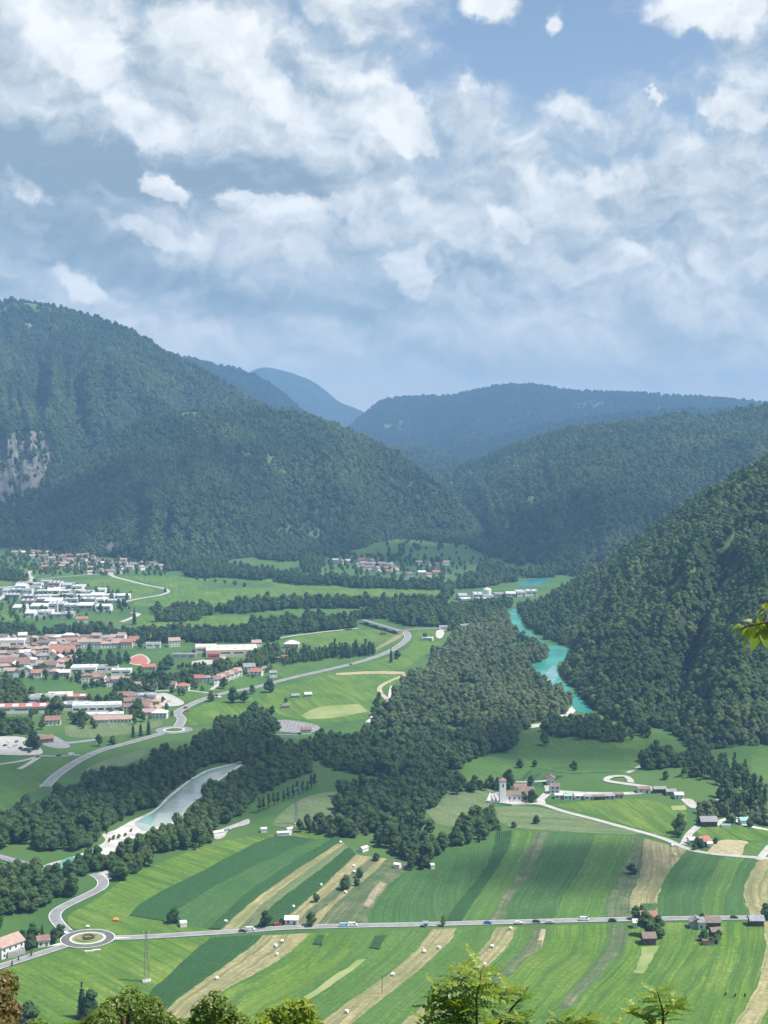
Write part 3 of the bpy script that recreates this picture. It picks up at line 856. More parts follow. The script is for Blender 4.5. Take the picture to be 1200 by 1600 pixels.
poly_field([(1172, 1180), (1200, 1168), (1260, 1175), (1260, 1260), (1210, 1262), (1180, 1240)], 'grass_fresh', rot=0.5)
strip_field([(60, 1098), (100, 1105)], [(130, 1075), (140, 1090)], 'grass_fresh')
poly_field([(300, 1060), (345, 1052), (400, 1062), (390, 1078), (330, 1080)], 'grass_fresh', rot=0.3)
poly_field([(205, 1090), (250, 1078), (330, 1082), (280, 1100), (250, 1104)], 'grass_fresh', rot=0.3)
poly_field([(290, 1135), (300, 1110), (340, 1095), (420, 1090), (425, 1108), (380, 1118), (320, 1132)], 'grass_bright', rot=0.3)


# ------------------------------------------------------------------ water
def water_material(name, c_deep, c_shallow, scale=0.02, lo=0.4, hi=0.6, rough=0.12, ripple=0.15):
    m = material(name, c_deep, c_shallow, scale=scale, detail=3, lo=lo, hi=hi, rough=rough, spec=0.5, bump=ripple, bump_scale=0.4)
    return m


M['river_pale'] = water_material('river_pale', (0.24, 0.32, 0.29), (0.38, 0.43, 0.39), rough=0.22)
M['river_teal'] = water_material('river_teal', (0.12, 0.30, 0.26), (0.20, 0.38, 0.33), rough=0.2)
M['river_turquoise'] = water_material('river_turquoise', (0.022, 0.215, 0.165), (0.050, 0.300, 0.235), rough=0.3)
M['river_far'] = water_material('river_far', (0.02, 0.16, 0.16), (0.035, 0.20, 0.19), rough=0.25)

WATER_POLYS = []


def water(pts, mat, name='river', lift=0.22):
    WATER_POLYS.append(np.array([G(*p)[:2] for p in pts]))
    return poly_field(pts, mat, name=name, lift=lift)


def shore(pts, mat='gravel', name='gravel_bank', lift=0.19):
    WATER_POLYS.append(np.array([G(*p)[:2] for p in pts]))
    return poly_field(pts, mat, name=name, lift=lift)


shore([(392, 1186), (360, 1194), (325, 1203), (300, 1216), (283, 1228), (262, 1245), (240, 1266), (205, 1283), (180, 1297), (160, 1304), (163, 1316), (120, 1337), (70, 1352), (75, 1360), (125, 1344), (178, 1333), (200, 1316), (222, 1304), (246, 1296), (286, 1281), (292, 1264), (314, 1246), (330, 1230), (354, 1212), (374, 1199), (388, 1190)])
water([(388, 1187.5), (360, 1195), (327, 1204.5), (302, 1218), (286, 1230), (264, 1248), (243, 1268), (212, 1284), (216, 1294), (228, 1299), (246, 1291), (280, 1279), (287, 1264), (309, 1246), (324, 1231), (348, 1212), (370, 1198)], 'river_pale')
strip_field([(384, 1190), (360, 1196.5), (327, 1205.5), (302, 1218.5), (286, 1230.5), (264, 1248.5), (243, 1268.5), (216, 1284)], [(378, 1193), (352, 1202), (322, 1211), (300, 1222), (284, 1236), (268, 1250), (248, 1268), (236, 1290)], 'river_teal', name='river_channel', lift=0.27, n=24)
water([(84, 1356), (95, 1346), (112, 1339), (118, 1345), (100, 1356), (90, 1362)], 'river_teal', lift=0.25)
shore([(822, 1133), (850, 1129), (880, 1115), (896, 1102), (901, 1108), (890, 1119), (862, 1132), (826, 1138)])
water([(786, 955), (806, 952), (812, 962), (818, 980), (832, 990), (850, 1003), (880, 1012), (896, 1018), (890, 1030), (872, 1036), (874, 1058), (888, 1072), (905, 1088), (926, 1112), (902, 1112), (888, 1096), (868, 1078), (846, 1066), (828, 1056), (826, 1040), (852, 1032), (854, 1020), (836, 1008), (812, 998), (798, 980)], 'river_turquoise')
poly_field([(846, 1060), (856, 1048), (866, 1040), (871, 1050), (869, 1062), (858, 1068)], 'river_teal', name='river_shallows', lift=0.25)
water([(806, 914), (822, 907), (850, 904), (862, 908), (845, 914), (822, 917)], 'river_far')


# ------------------------------------------------------------------ roads
ROADS = []


def road(pts, width, mat='asphalt', name='road', n=None, lift=0.30, lines=False, world=False):
    P = np.array([GZ(*p) if not world else p for p in pts])
    n = n or max(10, len(pts) * 7)
    c = smooth_line(P, n)
    t = np.gradient(c[:, :2], axis=0)
    t /= np.linalg.norm(t, axis=1, keepdims=True)
    nrm = np.stack([-t[:, 1], t[:, 0]], 1)
    ROADS.append((c[:, :2], width))
    run = np.concatenate([[0], np.cumsum(np.linalg.norm(np.diff(c[:, :2], axis=0), axis=1))])

    def ribbon(o0, o1, z):
        v = []
        for o_ in (o0, o1):
            q = c.copy()
            q[:, :2] += nrm * o_
            q[:, 2] = (meadow_rise(q[:, 0], q[:, 1]) if not world else c[:, 2]) + z
            v.append(q)
        i = np.arange(n - 1)
        return np.concatenate(v), np.stack([i + n, i, i + 1, i + n + 1], 1)
    v, f = ribbon(-width / 2, width / 2, lift)
    uv = np.concatenate([np.stack([0 * run, run], 1), np.stack([0 * run + width, run], 1)])
    r = structure(obj(name, mesh_of(name, v, f, M[mat], uv=uv)))
    if lines:
        for a, b in ((-width / 2 + 0.15, -width / 2 + 0.5), (width / 2 - 0.5, width / 2 - 0.15)):
            v, f = ribbon(a, b, lift + 0.03)
            obj('edge_line', mesh_of('edge_line', v, f, M['white_paint']), r)
        # dashes along the middle
        cum = run
        for s0 in np.arange(6, cum[-1] - 8, 12.0):
            q = []
            for s_, o_ in ((s0, -0.15), (s0 + 5, -0.15), (s0 + 5, 0.15), (s0, 0.15)):
                x = np.interp(s_, cum, c[:, 0]); y = np.interp(s_, cum, c[:, 1]); zz = np.interp(s_, cum, c[:, 2]) if world else float(meadow_rise(np.array([x]), np.array([y]))[0])
                k = min(int(np.searchsorted(cum, s_)), n - 1)
                q.append((x + nrm[k, 0] * o_, y + nrm[k, 1] * o_, zz + lift + 0.03))
            if lines == 'dash':
                obj('centre_dash', mesh_of('centre_dash', q, [(0, 3, 2, 1)], M['white_paint']), r)
    return r


main_pts = [(176, 1466), (215, 1465), (300, 1460), (380, 1455), (450, 1450), (550, 1447), (650, 1445), (800, 1441), (900, 1438.5), (1000, 1436.5), (1100, 1435), (1200, 1434), (1330, 1432)]
road([(176, 1459)] + [(x, y - 7) for x, y in main_pts[1:]] if False else main_pts, 6.6, lines=True, name='main_road')
road([(104, 1456), (92, 1444), (86, 1434), (88, 1426), (98, 1418), (120, 1407), (143, 1396), (158, 1387), (161, 1378), (154, 1370), (146, 1366)], 7.0, lines=True)
road([(104, 1477), (80, 1485), (40, 1498), (0, 1511), (-60, 1532)], 6.2, lines=True)
poly_field([(143, 1366), (160, 1363), (172, 1356), (176, 1358), (172, 1366), (174, 1374), (162, 1376), (152, 1371)], 'concrete', name='lay_by', lift=0.28)


def ring(name, c, r0, r1, z0, z1, mat, n=64, parent=None):
    """a flat ring, or a kerb when z1 > z0"""
    a = np.linspace(0, 2 * math.pi, n, endpoint=False)
    v = np.concatenate([np.stack([c.x + r * np.cos(a), c.y + r * np.sin(a), 0 * a + z], 1) for r, z in ((r0, z0), (r0, z1), (r1, z1), (r1, z0))])
    i = np.arange(n); j = (i + 1) % n
    f = np.concatenate([np.stack([i + k * n, j + k * n, j + (k + 1) * n, i + (k + 1) * n], 1)[:, ::-1] for k in range(3)])
    me = mesh_of(name, v, f, M[mat])
    return obj(name, me, parent)


def disc(name, c, r, z, mat, n=48, parent=None, dome=0.0):
    v, f = [(c.x, c.y, z + dome)], []
    for k in range(n):
        a = 2 * math.pi * k / n
        v.append((c.x + r * math.cos(a), c.y + r * math.sin(a), z))
        f.append((0, 1 + k, 1 + (k + 1) % n))
    return obj(name, mesh_of(name, v, f, M[mat]), parent)


RC = G(137, 1467)
ROADS.append((np.array([[RC.x, RC.y], [RC.x + 0.1, RC.y]]), 34))
rb = structure(disc('roundabout', RC, 14.6, 0.34, 'dark_asphalt'))
ring('outer_line', RC, 14.0, 14.5, 0.345, 0.36, 'white_paint', parent=rb)
ring('apron', RC, 8.4, 9.6, 0.345, 0.50, 'kerb_stone', parent=rb)
disc('island', RC, 8.4, 0.46, 'hay_light', parent=rb, dome=0.7)
ring('flower_bed', RC, 4.6, 6.2, 1.0, 0.95, 'tilled', parent=rb)
for a0, a1, r_ in ((0.2, 2.4, 3.0), (2.9, 5.6, 2.2), (4.4, 5.9, 3.8)):      # planted arcs on the island
    mb = MB()
    for k in range(10):
        a = a0 + (a1 - a0) * k / 9
        x, y = RC.x + r_ * math.cos(a), RC.y + r_ * math.sin(a)
        mb.box(x - 0.5, x + 0.5, y - 0.4, y + 0.4, 0.7, 1.5 + 0.3 * random.random())
    tag(mb.build('planting', material('planting', (0.07, 0.08, 0.03), (0.12, 0.10, 0.04), scale=1.0), rb), kind='stuff')
for s, ang in ((0, 0.02), (1, 2.55), (2, 3.75)):                                # splitter islands at the three arms
    x, y = RC.x + 17.5 * math.cos(ang), RC.y + 17.5 * math.sin(ang)
    tx, ty = math.cos(ang), math.sin(ang)
    pts = [(x - tx * 2.6 - ty * 1.5, y - ty * 2.6 + tx * 1.5), (x - tx * 2.6 + ty * 1.5, y - ty * 2.6 - tx * 1.5), (x + tx * 6, y + ty * 6)]
    v = [(*p, 0.30) for p in pts] + [(*p, 0.50) for p in pts]
    obj('traffic_island', mesh_of('traffic_island', v, [(3, 4, 5), (0, 1, 4, 3), (1, 2, 5, 4), (2, 0, 3, 5)], M['kerb_stone']), rb)

# farm lane past the church
road([(822, 1256), (846, 1257), (880, 1268), (930, 1281), (1000, 1300), (1040, 1312), (1070, 1325), (1110, 1334), (1200, 1342), (1300, 1352)], 5.0, 'concrete', name='lane')
road([(847, 1257), (845, 1250), (852, 1243), (858, 1236), (856, 1228)], 6.0, 'concrete', name='lane', lift=0.33)
road([(1186, 1344), (1194, 1334), (1204, 1322)], 5.0, 'concrete', name='lane', lift=0.33)
road([(865, 1237), (920, 1240), (985, 1240), (1020, 1236), (1040, 1232)], 6.0, 'concrete', name='lane')
road([(1024, 1232), (1000, 1228), (970, 1224), (948, 1220), (955, 1214), (975, 1213), (984, 1218), (986, 1223)], 5.0, 'concrete', name='lane')
road([(1068, 1320), (1076, 1305), (1084, 1297), (1092, 1290)], 5.0, 'concrete', name='lane', lift=0.33)
road([(1118, 1290), (1130, 1282), (1150, 1278), (1160, 1288), (1200, 1297), (1260, 1304)], 4.5, 'gravel', name='farm_track')
poly_field([(1062, 1248), (1082, 1250), (1090, 1262), (1078, 1262)], 'concrete', name='farm_yard', lift=0.3)
road([(980, 1208), (992, 1202), (1003, 1197)], 4.0, 'concrete', name='farm_track')
road([(806, 1222), (830, 1222), (856, 1220)], 4.0, 'concrete', name='lane')
# the bypass on the far bank
road([(70, 1230), (86, 1214), (102, 1202), (128, 1186), (160, 1172), (205, 1160), (250, 1147), (268, 1140)], 8.5, lines=True, name='bypass_road')
road([(277, 1138), (284, 1124), (277, 1114), (295, 1103), (320, 1092), (352, 1083), (400, 1074), (430, 1066), (470, 1056), (520, 1045), (570, 1032), (606, 1019), (628, 1006), (637, 996), (634, 988), (628, 985)], 9.0, lines=True, name='bypass_road')
RC2 = G(272, 1141)
rb2 = structure(disc('roundabout', RC2, 17, 0.34, 'asphalt'))
ring('apron', RC2, 8.0, 10.0, 0.345, 0.5, 'kerb_stone', parent=rb2)
disc('island', RC2, 8.0, 0.45, 'grass_fresh', parent=rb2, dome=0.5)
road([(622, 986), (640, 984), (680, 982), (720, 982)], 7.0, name='road')
road([(330, 1078), (345, 1066), (352, 1056), (390, 1048), (420, 1042)], 4.5, 'concrete', name='lane')
road([(240, 1080), (290, 1079), (330, 1084), (345, 1090)], 4.0, 'concrete', name='lane')
road([(60, 1181), (90, 1182), (126, 1180)], 5.5, name='road')
road([(-20, 1197), (30, 1190), (62, 1182)], 4.5, 'concrete', name='farm_track')
road([(62, 1182), (46, 1193), (30, 1202)], 4.5, 'concrete', name='farm_track')
poly_field([(-30, 1152), (35, 1152), (62, 1168), (58, 1180), (-30, 1176)], 'concrete', name='car_park', lift=0.28)
poly_field([(60, 1148), (85, 1150), (110, 1166), (90, 1170), (62, 1162)], 'asphalt', name='car_park', lift=0.28)
road([(90, 1162), (120, 1160), (150, 1156)], 9.0, name='road')
road([(44, 1099), (78, 1095), (100, 1089), (107, 1083), (116, 1090), (128, 1098)], 7.0, 'concrete', name='road')
poly_field([(240, 1085), (262, 1084), (288, 1098), (270, 1104), (236, 1100)], 'concrete', name='car_park', lift=0.28)
poly_field([(300, 1034), (325, 1030), (350, 1026), (352, 1030), (330, 1038), (302, 1040)], 'concrete', name='car_park', lift=0.28)
# roads of the far plain
road([(172, 896), (178, 901), (200, 907), (228, 914), (256, 920), (262, 925), (250, 930), (215, 936), (190, 942)], 8.0, 'concrete', name='road')
road([(-20, 945), (0, 936), (12, 926), (30, 918), (50, 906), (45, 898), (48, 892)], 8.0, 'concrete', name='road')
road([(190, 972), (205, 966), (216, 960), (206, 957)], 8.0, 'concrete', name='road')
road([(60, 905), (140, 898), (178, 899)], 5.0, 'concrete', name='farm_track')
road([(432, 998), (470, 992), (520, 986), (560, 982)], 6.0, 'concrete', name='lane')
# path at the edge of the riverside wood
road([(634, 1054), (606, 1066), (594, 1074), (594, 1082), (602, 1090), (608, 1097)], 5.0, 'dirt_track', name='path')
road([(614, 1072), (611, 1082), (610, 1092), (606, 1099)], 5.0, 'gravel', name='path', lift=0.33)
road([(592, 1106), (586, 1114), (582, 1122), (572, 1131)], 5.0, 'gravel', name='path')
poly_field([(682, 986), (690, 980), (694, 990), (688, 998), (681, 994)], 'gravel', name='yard', lift=0.28)
poly_field([(332, 1306), (344, 1297), (372, 1286), (388, 1280), (388, 1288), (360, 1296), (350, 1308), (338, 1312)], 'concrete', name='yard', lift=0.28)
poly_field([(434, 1306), (455, 1300), (452, 1307)], 'concrete', name='yard', lift=0.28)
# ------------------------------------------------------------------ trees
LEAFC = dict(
    mixed=((0.050, 0.112, 0.036), (0.082, 0.150, 0.044), (0.130, 0.192, 0.058)),
    dark=((0.042, 0.098, 0.036), (0.064, 0.126, 0.044), (0.104, 0.164, 0.056)),
    pale=((0.090, 0.150, 0.062), (0.135, 0.195, 0.085), (0.200, 0.250, 0.125)),
)
M['leaf_mixed'] = foliage('leaf_mixed', *LEAFC['mixed'])
M['leaf_dark'] = foliage('leaf_dark', *LEAFC['dark'])
M['leaf_pale'] = foliage('leaf_pale', *LEAFC['pale'])
M['needle'] = foliage('needle', (0.018, 0.046, 0.024), (0.028, 0.060, 0.030), (0.040, 0.076, 0.036), trans=0.1)
M['hill_leaf'] = foliage('hill_leaf', (0.042, 0.096, 0.042), (0.076, 0.138, 0.054), (0.150, 0.215, 0.085), patch=0.005, leafscale=0.35)
M['far_leaf'] = foliage('far_leaf', (0.014, 0.032, 0.018), (0.026, 0.050, 0.024), (0.046, 0.074, 0.034), patch=0.002, leafscale=0.1)
M['spur_leaf'] = foliage('spur_leaf', (0.055, 0.120, 0.046), (0.098, 0.170, 0.060), (0.190, 0.250, 0.095), patch=0.007, leafscale=0.35)
M['bark'] = material('bark', (0.055, 0.042, 0.030), (0.09, 0.075, 0.055), scale=3.0)


def leaf_quads(centres, normals, size, rng):
    """bent leaf clumps: one four-cornered face each"""
    n = len(centres)
    nr = normals / np.maximum(np.linalg.norm(normals, axis=1, keepdims=True), 1e-6)
    r = rng.normal(size=(n, 3))
    a = np.cross(nr, r); a /= np.maximum(np.linalg.norm(a, axis=1, keepdims=True), 1e-6)
    b = np.cross(nr, a)
    s = size * rng.uniform(0.6, 1.35, (n, 1))
    a, b = a * s, b * s * rng.uniform(0.6, 1.0, (n, 1))
    lift = nr * s * rng.uniform(-0.35, 0.35, (n, 1))
    v = np.stack([centres - a * 0.9 - b * 0.2, centres - b * 0.9 + a * 0.2 + lift, centres + a * 0.9 + b * 0.2, centres + b * 0.9 - a * 0.2 + lift], 1).reshape(-1, 3)
    f = np.arange(n * 4).reshape(-1, 4)
    return v, f


def blob_core(centre, rad, rng, rings=5, seg=8):
    v = [(0, 0, -1.0)]
    for i in range(1, rings):
        t = math.pi * i / rings
        for k in range(seg):
            a = 2 * math.pi * k / seg
            v.append((math.sin(t) * math.cos(a), math.sin(t) * math.sin(a), -math.cos(t)))
    v.append((0, 0, 1.0))
    f = [(0, 1 + (k + 1) % seg, 1 + k) for k in range(seg)]
    for i in range(rings - 2):
        for k in range(seg):
            a, b = 1 + i * seg + k, 1 + i * seg + (k + 1) % seg
            f.append((a, b, b + seg, a + seg))
    last = 1 + (rings - 2) * seg
    f += [(last + k, last + (k + 1) % seg, len(v) - 1) for k in range(seg)]
    v = np.array(v) * rng.uniform(0.82, 1.12, (len(v), 1)) * rad + centre
    return v, f


def broadleaf(seed, n=420, height=1.25, width=1.0, lobes=9, low=0.10, leaf=0.075):
    """crown vertices / faces (about 1 wide, base at z = 0) and trunk mesh data"""
    rng = np.random.default_rng(seed)
    C, R = [], []
    for i in range(lobes):
        t = (i + 0.5) / lobes
        z = low + (height - low) * (0.25 + 0.62 * t)
        rr = 0.34 * width * math.sin(math.pi * min(0.93, 0.25 + 0.68 * t)) ** 0.6
        a = rng.uniform(0, 6.28) + i * 2.4
        d = rr * rng.uniform(0.35, 0.85) * (1 - 0.5 * t)
        C.append((d * math.cos(a), d * math.sin(a), z))
        R.append(rng.uniform(0.20, 0.30) * width * (1.05 - 0.35 * t))
    C, R = np.array(C), np.array(R)
    per = n // lobes + 1
    P, Nn = [], []
    for c, r in zip(C, R):
        d = rng.normal(size=(per, 3)); d /= np.linalg.norm(d, axis=1, keepdims=True)
        d[:, 2] = np.where(d[:, 2] < -0.3, -d[:, 2] * 0.4, d[:, 2])
        p = c + d * r * rng.uniform(0.82, 1.10, (per, 1)) * np.array([1, 1, 0.9])
        inner = np.zeros(per, bool)
        for c2, r2 in zip(C, R):
            if r2 is not r: inner |= np.linalg.norm(p - c2, axis=1) < r2 * 0.78
        P.append(p[~inner]); Nn.append((d + np.array([0, 0, 0.55]) + rng.normal(size=d.shape) * 0.34)[~inner])
    v, f = leaf_quads(np.concatenate(P), np.concatenate(Nn), leaf, rng)
    vs, fs = [v], [tuple(q) for q in f]
    k = len(v)
    for c, r in zip(C, R):
        cv, cf = blob_core(c, r * 0.86 * np.array([1, 1, 0.9]), rng)
        vs.append(cv); fs += [tuple(i + k for i in q) for q in cf]; k += len(cv)
    mb = MB()
    top = height * 0.72
    mb.tube([(0, 0, -0.02), (0.006, 0.004, low * 0.6), (0.012, -0.01, low + 0.15), (0.0, 0.0, top)], [0.045, 0.034, 0.027, 0.008], 6)
    for i in range(4):
        c = C[rng.integers(0, lobes)]
        mb.tube([(0.008, 0, low * (0.8 + 0.3 * i)), tuple(c * np.array([0.5, 0.5, 0.85])), tuple(c)], [0.018, 0.012, 0.004], 5)
    return np.concatenate(vs), fs, mb


def conifer(seed, n=380, height=1.9, width=0.62):
    rng = np.random.default_rng(seed)
    P, Nn = [], []
    tiers = 11
    for i in range(tiers):
        t = i / (tiers - 1)
        z = height * (0.10 + 0.86 * t)
        r = width * 0.5 * (1 - t) ** 0.85 + 0.02
        k = int(n / tiers * (1.5 - t))
        a = rng.uniform(0, 6.28, k)
        q = rng.uniform(0.45, 1.08, k) * r
        P.append(np.stack([q * np.cos(a), q * np.sin(a), z - q * 0.45 + rng.normal(size=k) * 0.02], 1))
        Nn.append(np.stack([np.cos(a) * 0.7, np.sin(a) * 0.7, 0.8 + 0 * a], 1) + rng.normal(size=(k, 3)) * 0.3)
    v, f = leaf_quads(np.concatenate(P), np.concatenate(Nn), 0.062, rng)
    cv, cf = blob_core(np.array([0, 0, height * 0.42]), np.array([width * 0.30, width * 0.30, height * 0.42]), rng)
    fs = [tuple(q) for q in f] + [tuple(i + len(v) for i in q) for q in cf]
    mb = MB().tube([(0, 0, -0.02), (0, 0, height * 0.9)], [0.035, 0.006], 6)
    return np.concatenate([v, cv]), fs, mb


def poplar(seed):
    v, f, mb = broadleaf(seed, n=360, height=2.0, width=0.62, lobes=11, low=0.06, leaf=0.06)
    return v, f, mb


SHAPES = {
    'round': [broadleaf(100 + i, n=620, height=0.95 + 0.05 * i, lobes=12, low=0.0, leaf=0.062) for i in range(4)],
    'tall': [broadleaf(200 + i, n=620, height=1.2 + 0.08 * i, width=0.95, lobes=13, low=0.02, leaf=0.062) for i in range(3)],
    'conifer': [conifer(300 + i) for i in range(3)],
    'poplar': [poplar(400 + i) for i in range(2)],
    'bush': [broadleaf(500 + i, n=300, height=0.85, lobes=7, low=0.02, leaf=0.09) for i in range(2)],
}
CROWN, TRUNK = {}, {}
for _k, _l in SHAPES.items():
    for _i, (_v, _f, _mb) in enumerate(_l):
        CROWN[_k, _i] = mesh_of('crown', _v, _f, M['leaf_mixed'])
        TRUNK[_k, _i] = _mb.mesh('trunk', M['bark'])


# --- woods: instanced over the slopes and along the river
PROTO = {}


def proto_collection(key, kinds, mat):
    """the trees that a wood is planted with"""
    c = bpy.data.collections.new('wood_' + key)
    for k in kinds:
        for i, (v, f, mb) in enumerate(SHAPES[k]):
            tv = np.array(mb.v)
            me = mesh_of('wood_tree', np.concatenate([v, tv]), list(f) + [tuple(j + len(v) for j in q) for q in mb.f], [M[mat], M['bark']],
                         idx=[0] * len(f) + [1] * len(mb.f))
            o = bpy.data.objects.new('wood_tree', me)
            c.objects.link(o)
    PROTO[key] = c
    return c


proto_collection('hill', ('round', 'round', 'tall'), 'hill_leaf')
proto_collection('spur', ('round', 'round', 'tall'), 'spur_leaf')
proto_collection('far', ('round',), 'far_leaf')
proto_collection('hill_round', ('round', 'tall'), 'hill_leaf')
proto_collection('mixed', ('round', 'tall'), 'leaf_mixed')
proto_collection('dark', ('round', 'tall'), 'leaf_dark')
proto_collection('pale', ('round', 'tall', 'bush'), 'leaf_pale')
proto_collection('spruce', ('conifer',), 'needle')
proto_collection('poplar', ('poplar', 'tall'), 'leaf_dark')


def wood(name, pts, sizes, key, label, zs=1.0):
    """one wood: a mass of trees nobody could count"""
    n = len(pts)
    me = bpy.data.meshes.new(name)
    me.vertices.add(n)
    me.vertices.foreach_set('co', np.asarray(pts, np.float32).ravel())
    s = np.stack([sizes, sizes, sizes * zs * RNG.uniform(0.85, 1.2, n)], 1).astype(np.float32)
    me.attributes.new('tree_scale', 'FLOAT_VECTOR', 'POINT').data.foreach_set('vector', s.ravel())
    r = np.stack([RNG.normal(0, 0.05, n), RNG.normal(0, 0.05, n), RNG.uniform(0, 6.283, n)], 1).astype(np.float32)
    me.attributes.new('tree_turn', 'FLOAT_VECTOR', 'POINT').data.foreach_set('vector', r.ravel())
    me.attributes.new('tree_kind', 'INT', 'POINT').data.foreach_set('value', RNG.integers(0, 1000, n).astype(np.int32))
    o = obj(name, me)
    ng = bpy.data.node_groups.new('plant_' + name, 'GeometryNodeTree')
    ng.interface.new_socket(name='Geometry', in_out='INPUT', socket_type='NodeSocketGeometry')
    ng.interface.new_socket(name='Geometry', in_out='OUTPUT', socket_type='NodeSocketGeometry')
    N, L = ng.nodes, ng.links
    gi, go = N.new('NodeGroupInput'), N.new('NodeGroupOutput')
    ci = N.new('GeometryNodeCollectionInfo')
    ci.inputs[0].default_value = PROTO[key]
    ci.inputs[1].default_value = True
    ci.inputs[2].default_value = True
    ip = N.new('GeometryNodeInstanceOnPoints')
    ip.inputs['Pick Instance'].default_value = True

    def attr(nm, t):
        a = N.new('GeometryNodeInputNamedAttribute')
        a.data_type = t
        a.inputs[0].default_value = nm
        return a.outputs[0]
    L.new(gi.outputs[0], ip.inputs['Points'])
    L.new(ci.outputs[0], ip.inputs['Instance'])
    L.new(attr('tree_kind', 'INT'), ip.inputs['Instance Index'])
    L.new(attr('tree_turn', 'FLOAT_VECTOR'), ip.inputs['Rotation'])
    L.new(attr('tree_scale', 'FLOAT_VECTOR'), ip.inputs['Scale'])
    L.new(ip.outputs[0], go.inputs[0])
    md = o.modifiers.new('planting', 'NODES')
    md.node_group = ng
    tag(o, label, kind='stuff')
    return o


def scatter_hill(hname, spacing, size, key, name, label, keep=None, seed=0, zs=1.0):
    v, f, front, attrs = HILLS[hname]
    rng = np.random.default_rng(900 + seed)
    f = f[front]
    q = v[f]
    ar = 0.5 * (np.linalg.norm(np.cross(q[:, 1] - q[:, 0], q[:, 2] - q[:, 0]), axis=1) + np.linalg.norm(np.cross(q[:, 2] - q[:, 0], q[:, 3] - q[:, 0]), axis=1))
    rate = ar / spacing ** 2
    cnt = np.floor(rate + rng.uniform(0, 1, len(rate))).astype(int)
    idx = np.repeat(np.arange(len(f)), cnt)
    a, b = rng.uniform(0, 1, (2, len(idx), 1))
    Q = q[idx]
    p = (Q[:, 0] * (1 - a) + Q[:, 1] * a) * (1 - b) + (Q[:, 3] * (1 - a) + Q[:, 2] * a) * b
    bare = np.maximum(attrs['glade'] * 0.86, attrs['rock'] * 0.88)[f].mean(1)[idx]
    px = project(p)
    ok = (px[:, 0] > -60) & (px[:, 0] < 1260) & (p[:, 2] > -1) & (rng.uniform(0, 1, len(p)) > bare)
    if keep is not None: ok &= keep(p, px)
    p = p[ok]
    p[:, 2] -= 0.4
    sz = size * rng.uniform(0.5, 1.5, len(p))
    return wood(name, p, sz, key, label, zs)


def occluded_keep(lines):
    """leave out what lies well below a nearer crest (hidden behind it)"""
    L_ = np.array(sorted(lines))
    return lambda p, px: px[:, 1] < np.interp(px[:, 0], L_[:, 0], L_[:, 1])


scatter_hill('wooded_spur', 6.2, 9.2, 'spur', 'spur_forest', 'dense mixed forest covering the steep spur above the turquoise river', seed=1, zs=0.95)
scatter_hill('wooded_mountainside', 8.8, 12.5, 'hill', 'mountainside_forest', 'blue-green forest covering the rounded mountainside behind the valley', seed=2, zs=0.85)
scatter_hill('high_mountain', 11.5, 16.0, 'hill_round', 'mountain_forest', 'hazy forest covering the high mountain with the grassy top', seed=3, zs=0.75,
             keep=occluded_keep([(-60, 862), (0, 862), (60, 800), (120, 745), (200, 690), (280, 660), (350, 655), (420, 655), (600, 720)]))
scatter_hill('middle_ridge', 10.5, 14.5, 'hill_round', 'ridge_forest', 'forest covering the long ridge behind the river bend', seed=4, zs=0.8,
             keep=occluded_keep([(560, 760), (640, 760), (700, 800), (760, 850), (850, 910), (900, 925), (1000, 870), (1100, 800), (1200, 745), (1300, 720)]))
scatter_hill('far_range', 21.0, 25.0, 'far', 'range_forest', 'blue forest on the long hazy range at the end of the valley', seed=5, zs=0.6,
             keep=occluded_keep([(500, 720), (700, 740), (800, 712), (900, 690), (1100, 672), (1300, 650)]))
scatter_hill('distant_shoulder', 21.0, 25.0, 'far', 'shoulder_forest', 'blue forest on the shoulder behind the high mountain', seed=6, zs=0.6)
scatter_hill('small_dark_hill', 14.0, 17.0, 'hill_round', 'hillock_forest', 'dark forest on the low hill in the gap', seed=7)
scatter_hill('far_inner_ridge', 21.0, 25.0, 'far', 'inner_ridge_forest', 'hazy forest on the lower ridge below the far range', seed=8, zs=0.6)

TREES = 0
BLOCK = []      # (world polygon) places without trees


def plant(poly, spacing, seed=0, thin=0.33):
    """jittered positions inside a polygon of photo pixels, clear of roads and water"""
    rng = np.random.default_rng(seed)
    W = np.array([G(*p)[:2] for p in poly])
    lo, hi = W.min(0), W.max(0)
    gx, gy = np.meshgrid(np.arange(lo[0], hi[0] + spacing, spacing), np.arange(lo[1], hi[1] + spacing, spacing))
    p = np.stack([gx.ravel(), gy.ravel()], 1) + rng.uniform(-0.42, 0.42, (gx.size, 2)) * spacing
    wob = np.stack([fbm(p[:, 0] / 30, p[:, 1] / 30, seed + 5, 3) - 0.5, fbm(p[:, 0] / 30, p[:, 1] / 30, seed + 77, 3) - 0.5], 1) * spacing * 4
    p = p[inside(p + wob, W)]
    p = p[fbm(p[:, 0] / 42, p[:, 1] / 42, seed + 31, 3) > thin]
    if not len(p): return p
    ok = np.ones(len(p), bool)
    for wp in WATER_POLYS + BLOCK: ok &= ~inside(p, wp)
    for c, w in ROADS:
        a = c[:-1]; d = np.diff(c, axis=0)
        for s0, s1 in zip(a, d):
            if abs(s0[1] - p[:, 1].mean()) > 700: continue
            t = np.clip(((p - s0) @ s1) / max(s1 @ s1, 1e-9), 0, 1)
            ok &= np.linalg.norm(p - s0 - t[:, None] * s1, axis=1) > w / 2 + 1.5
    return p[ok]


def ground3(p):
    return np.stack([p[:, 0], p[:, 1], meadow_rise(p[:, 0], p[:, 1])], 1)
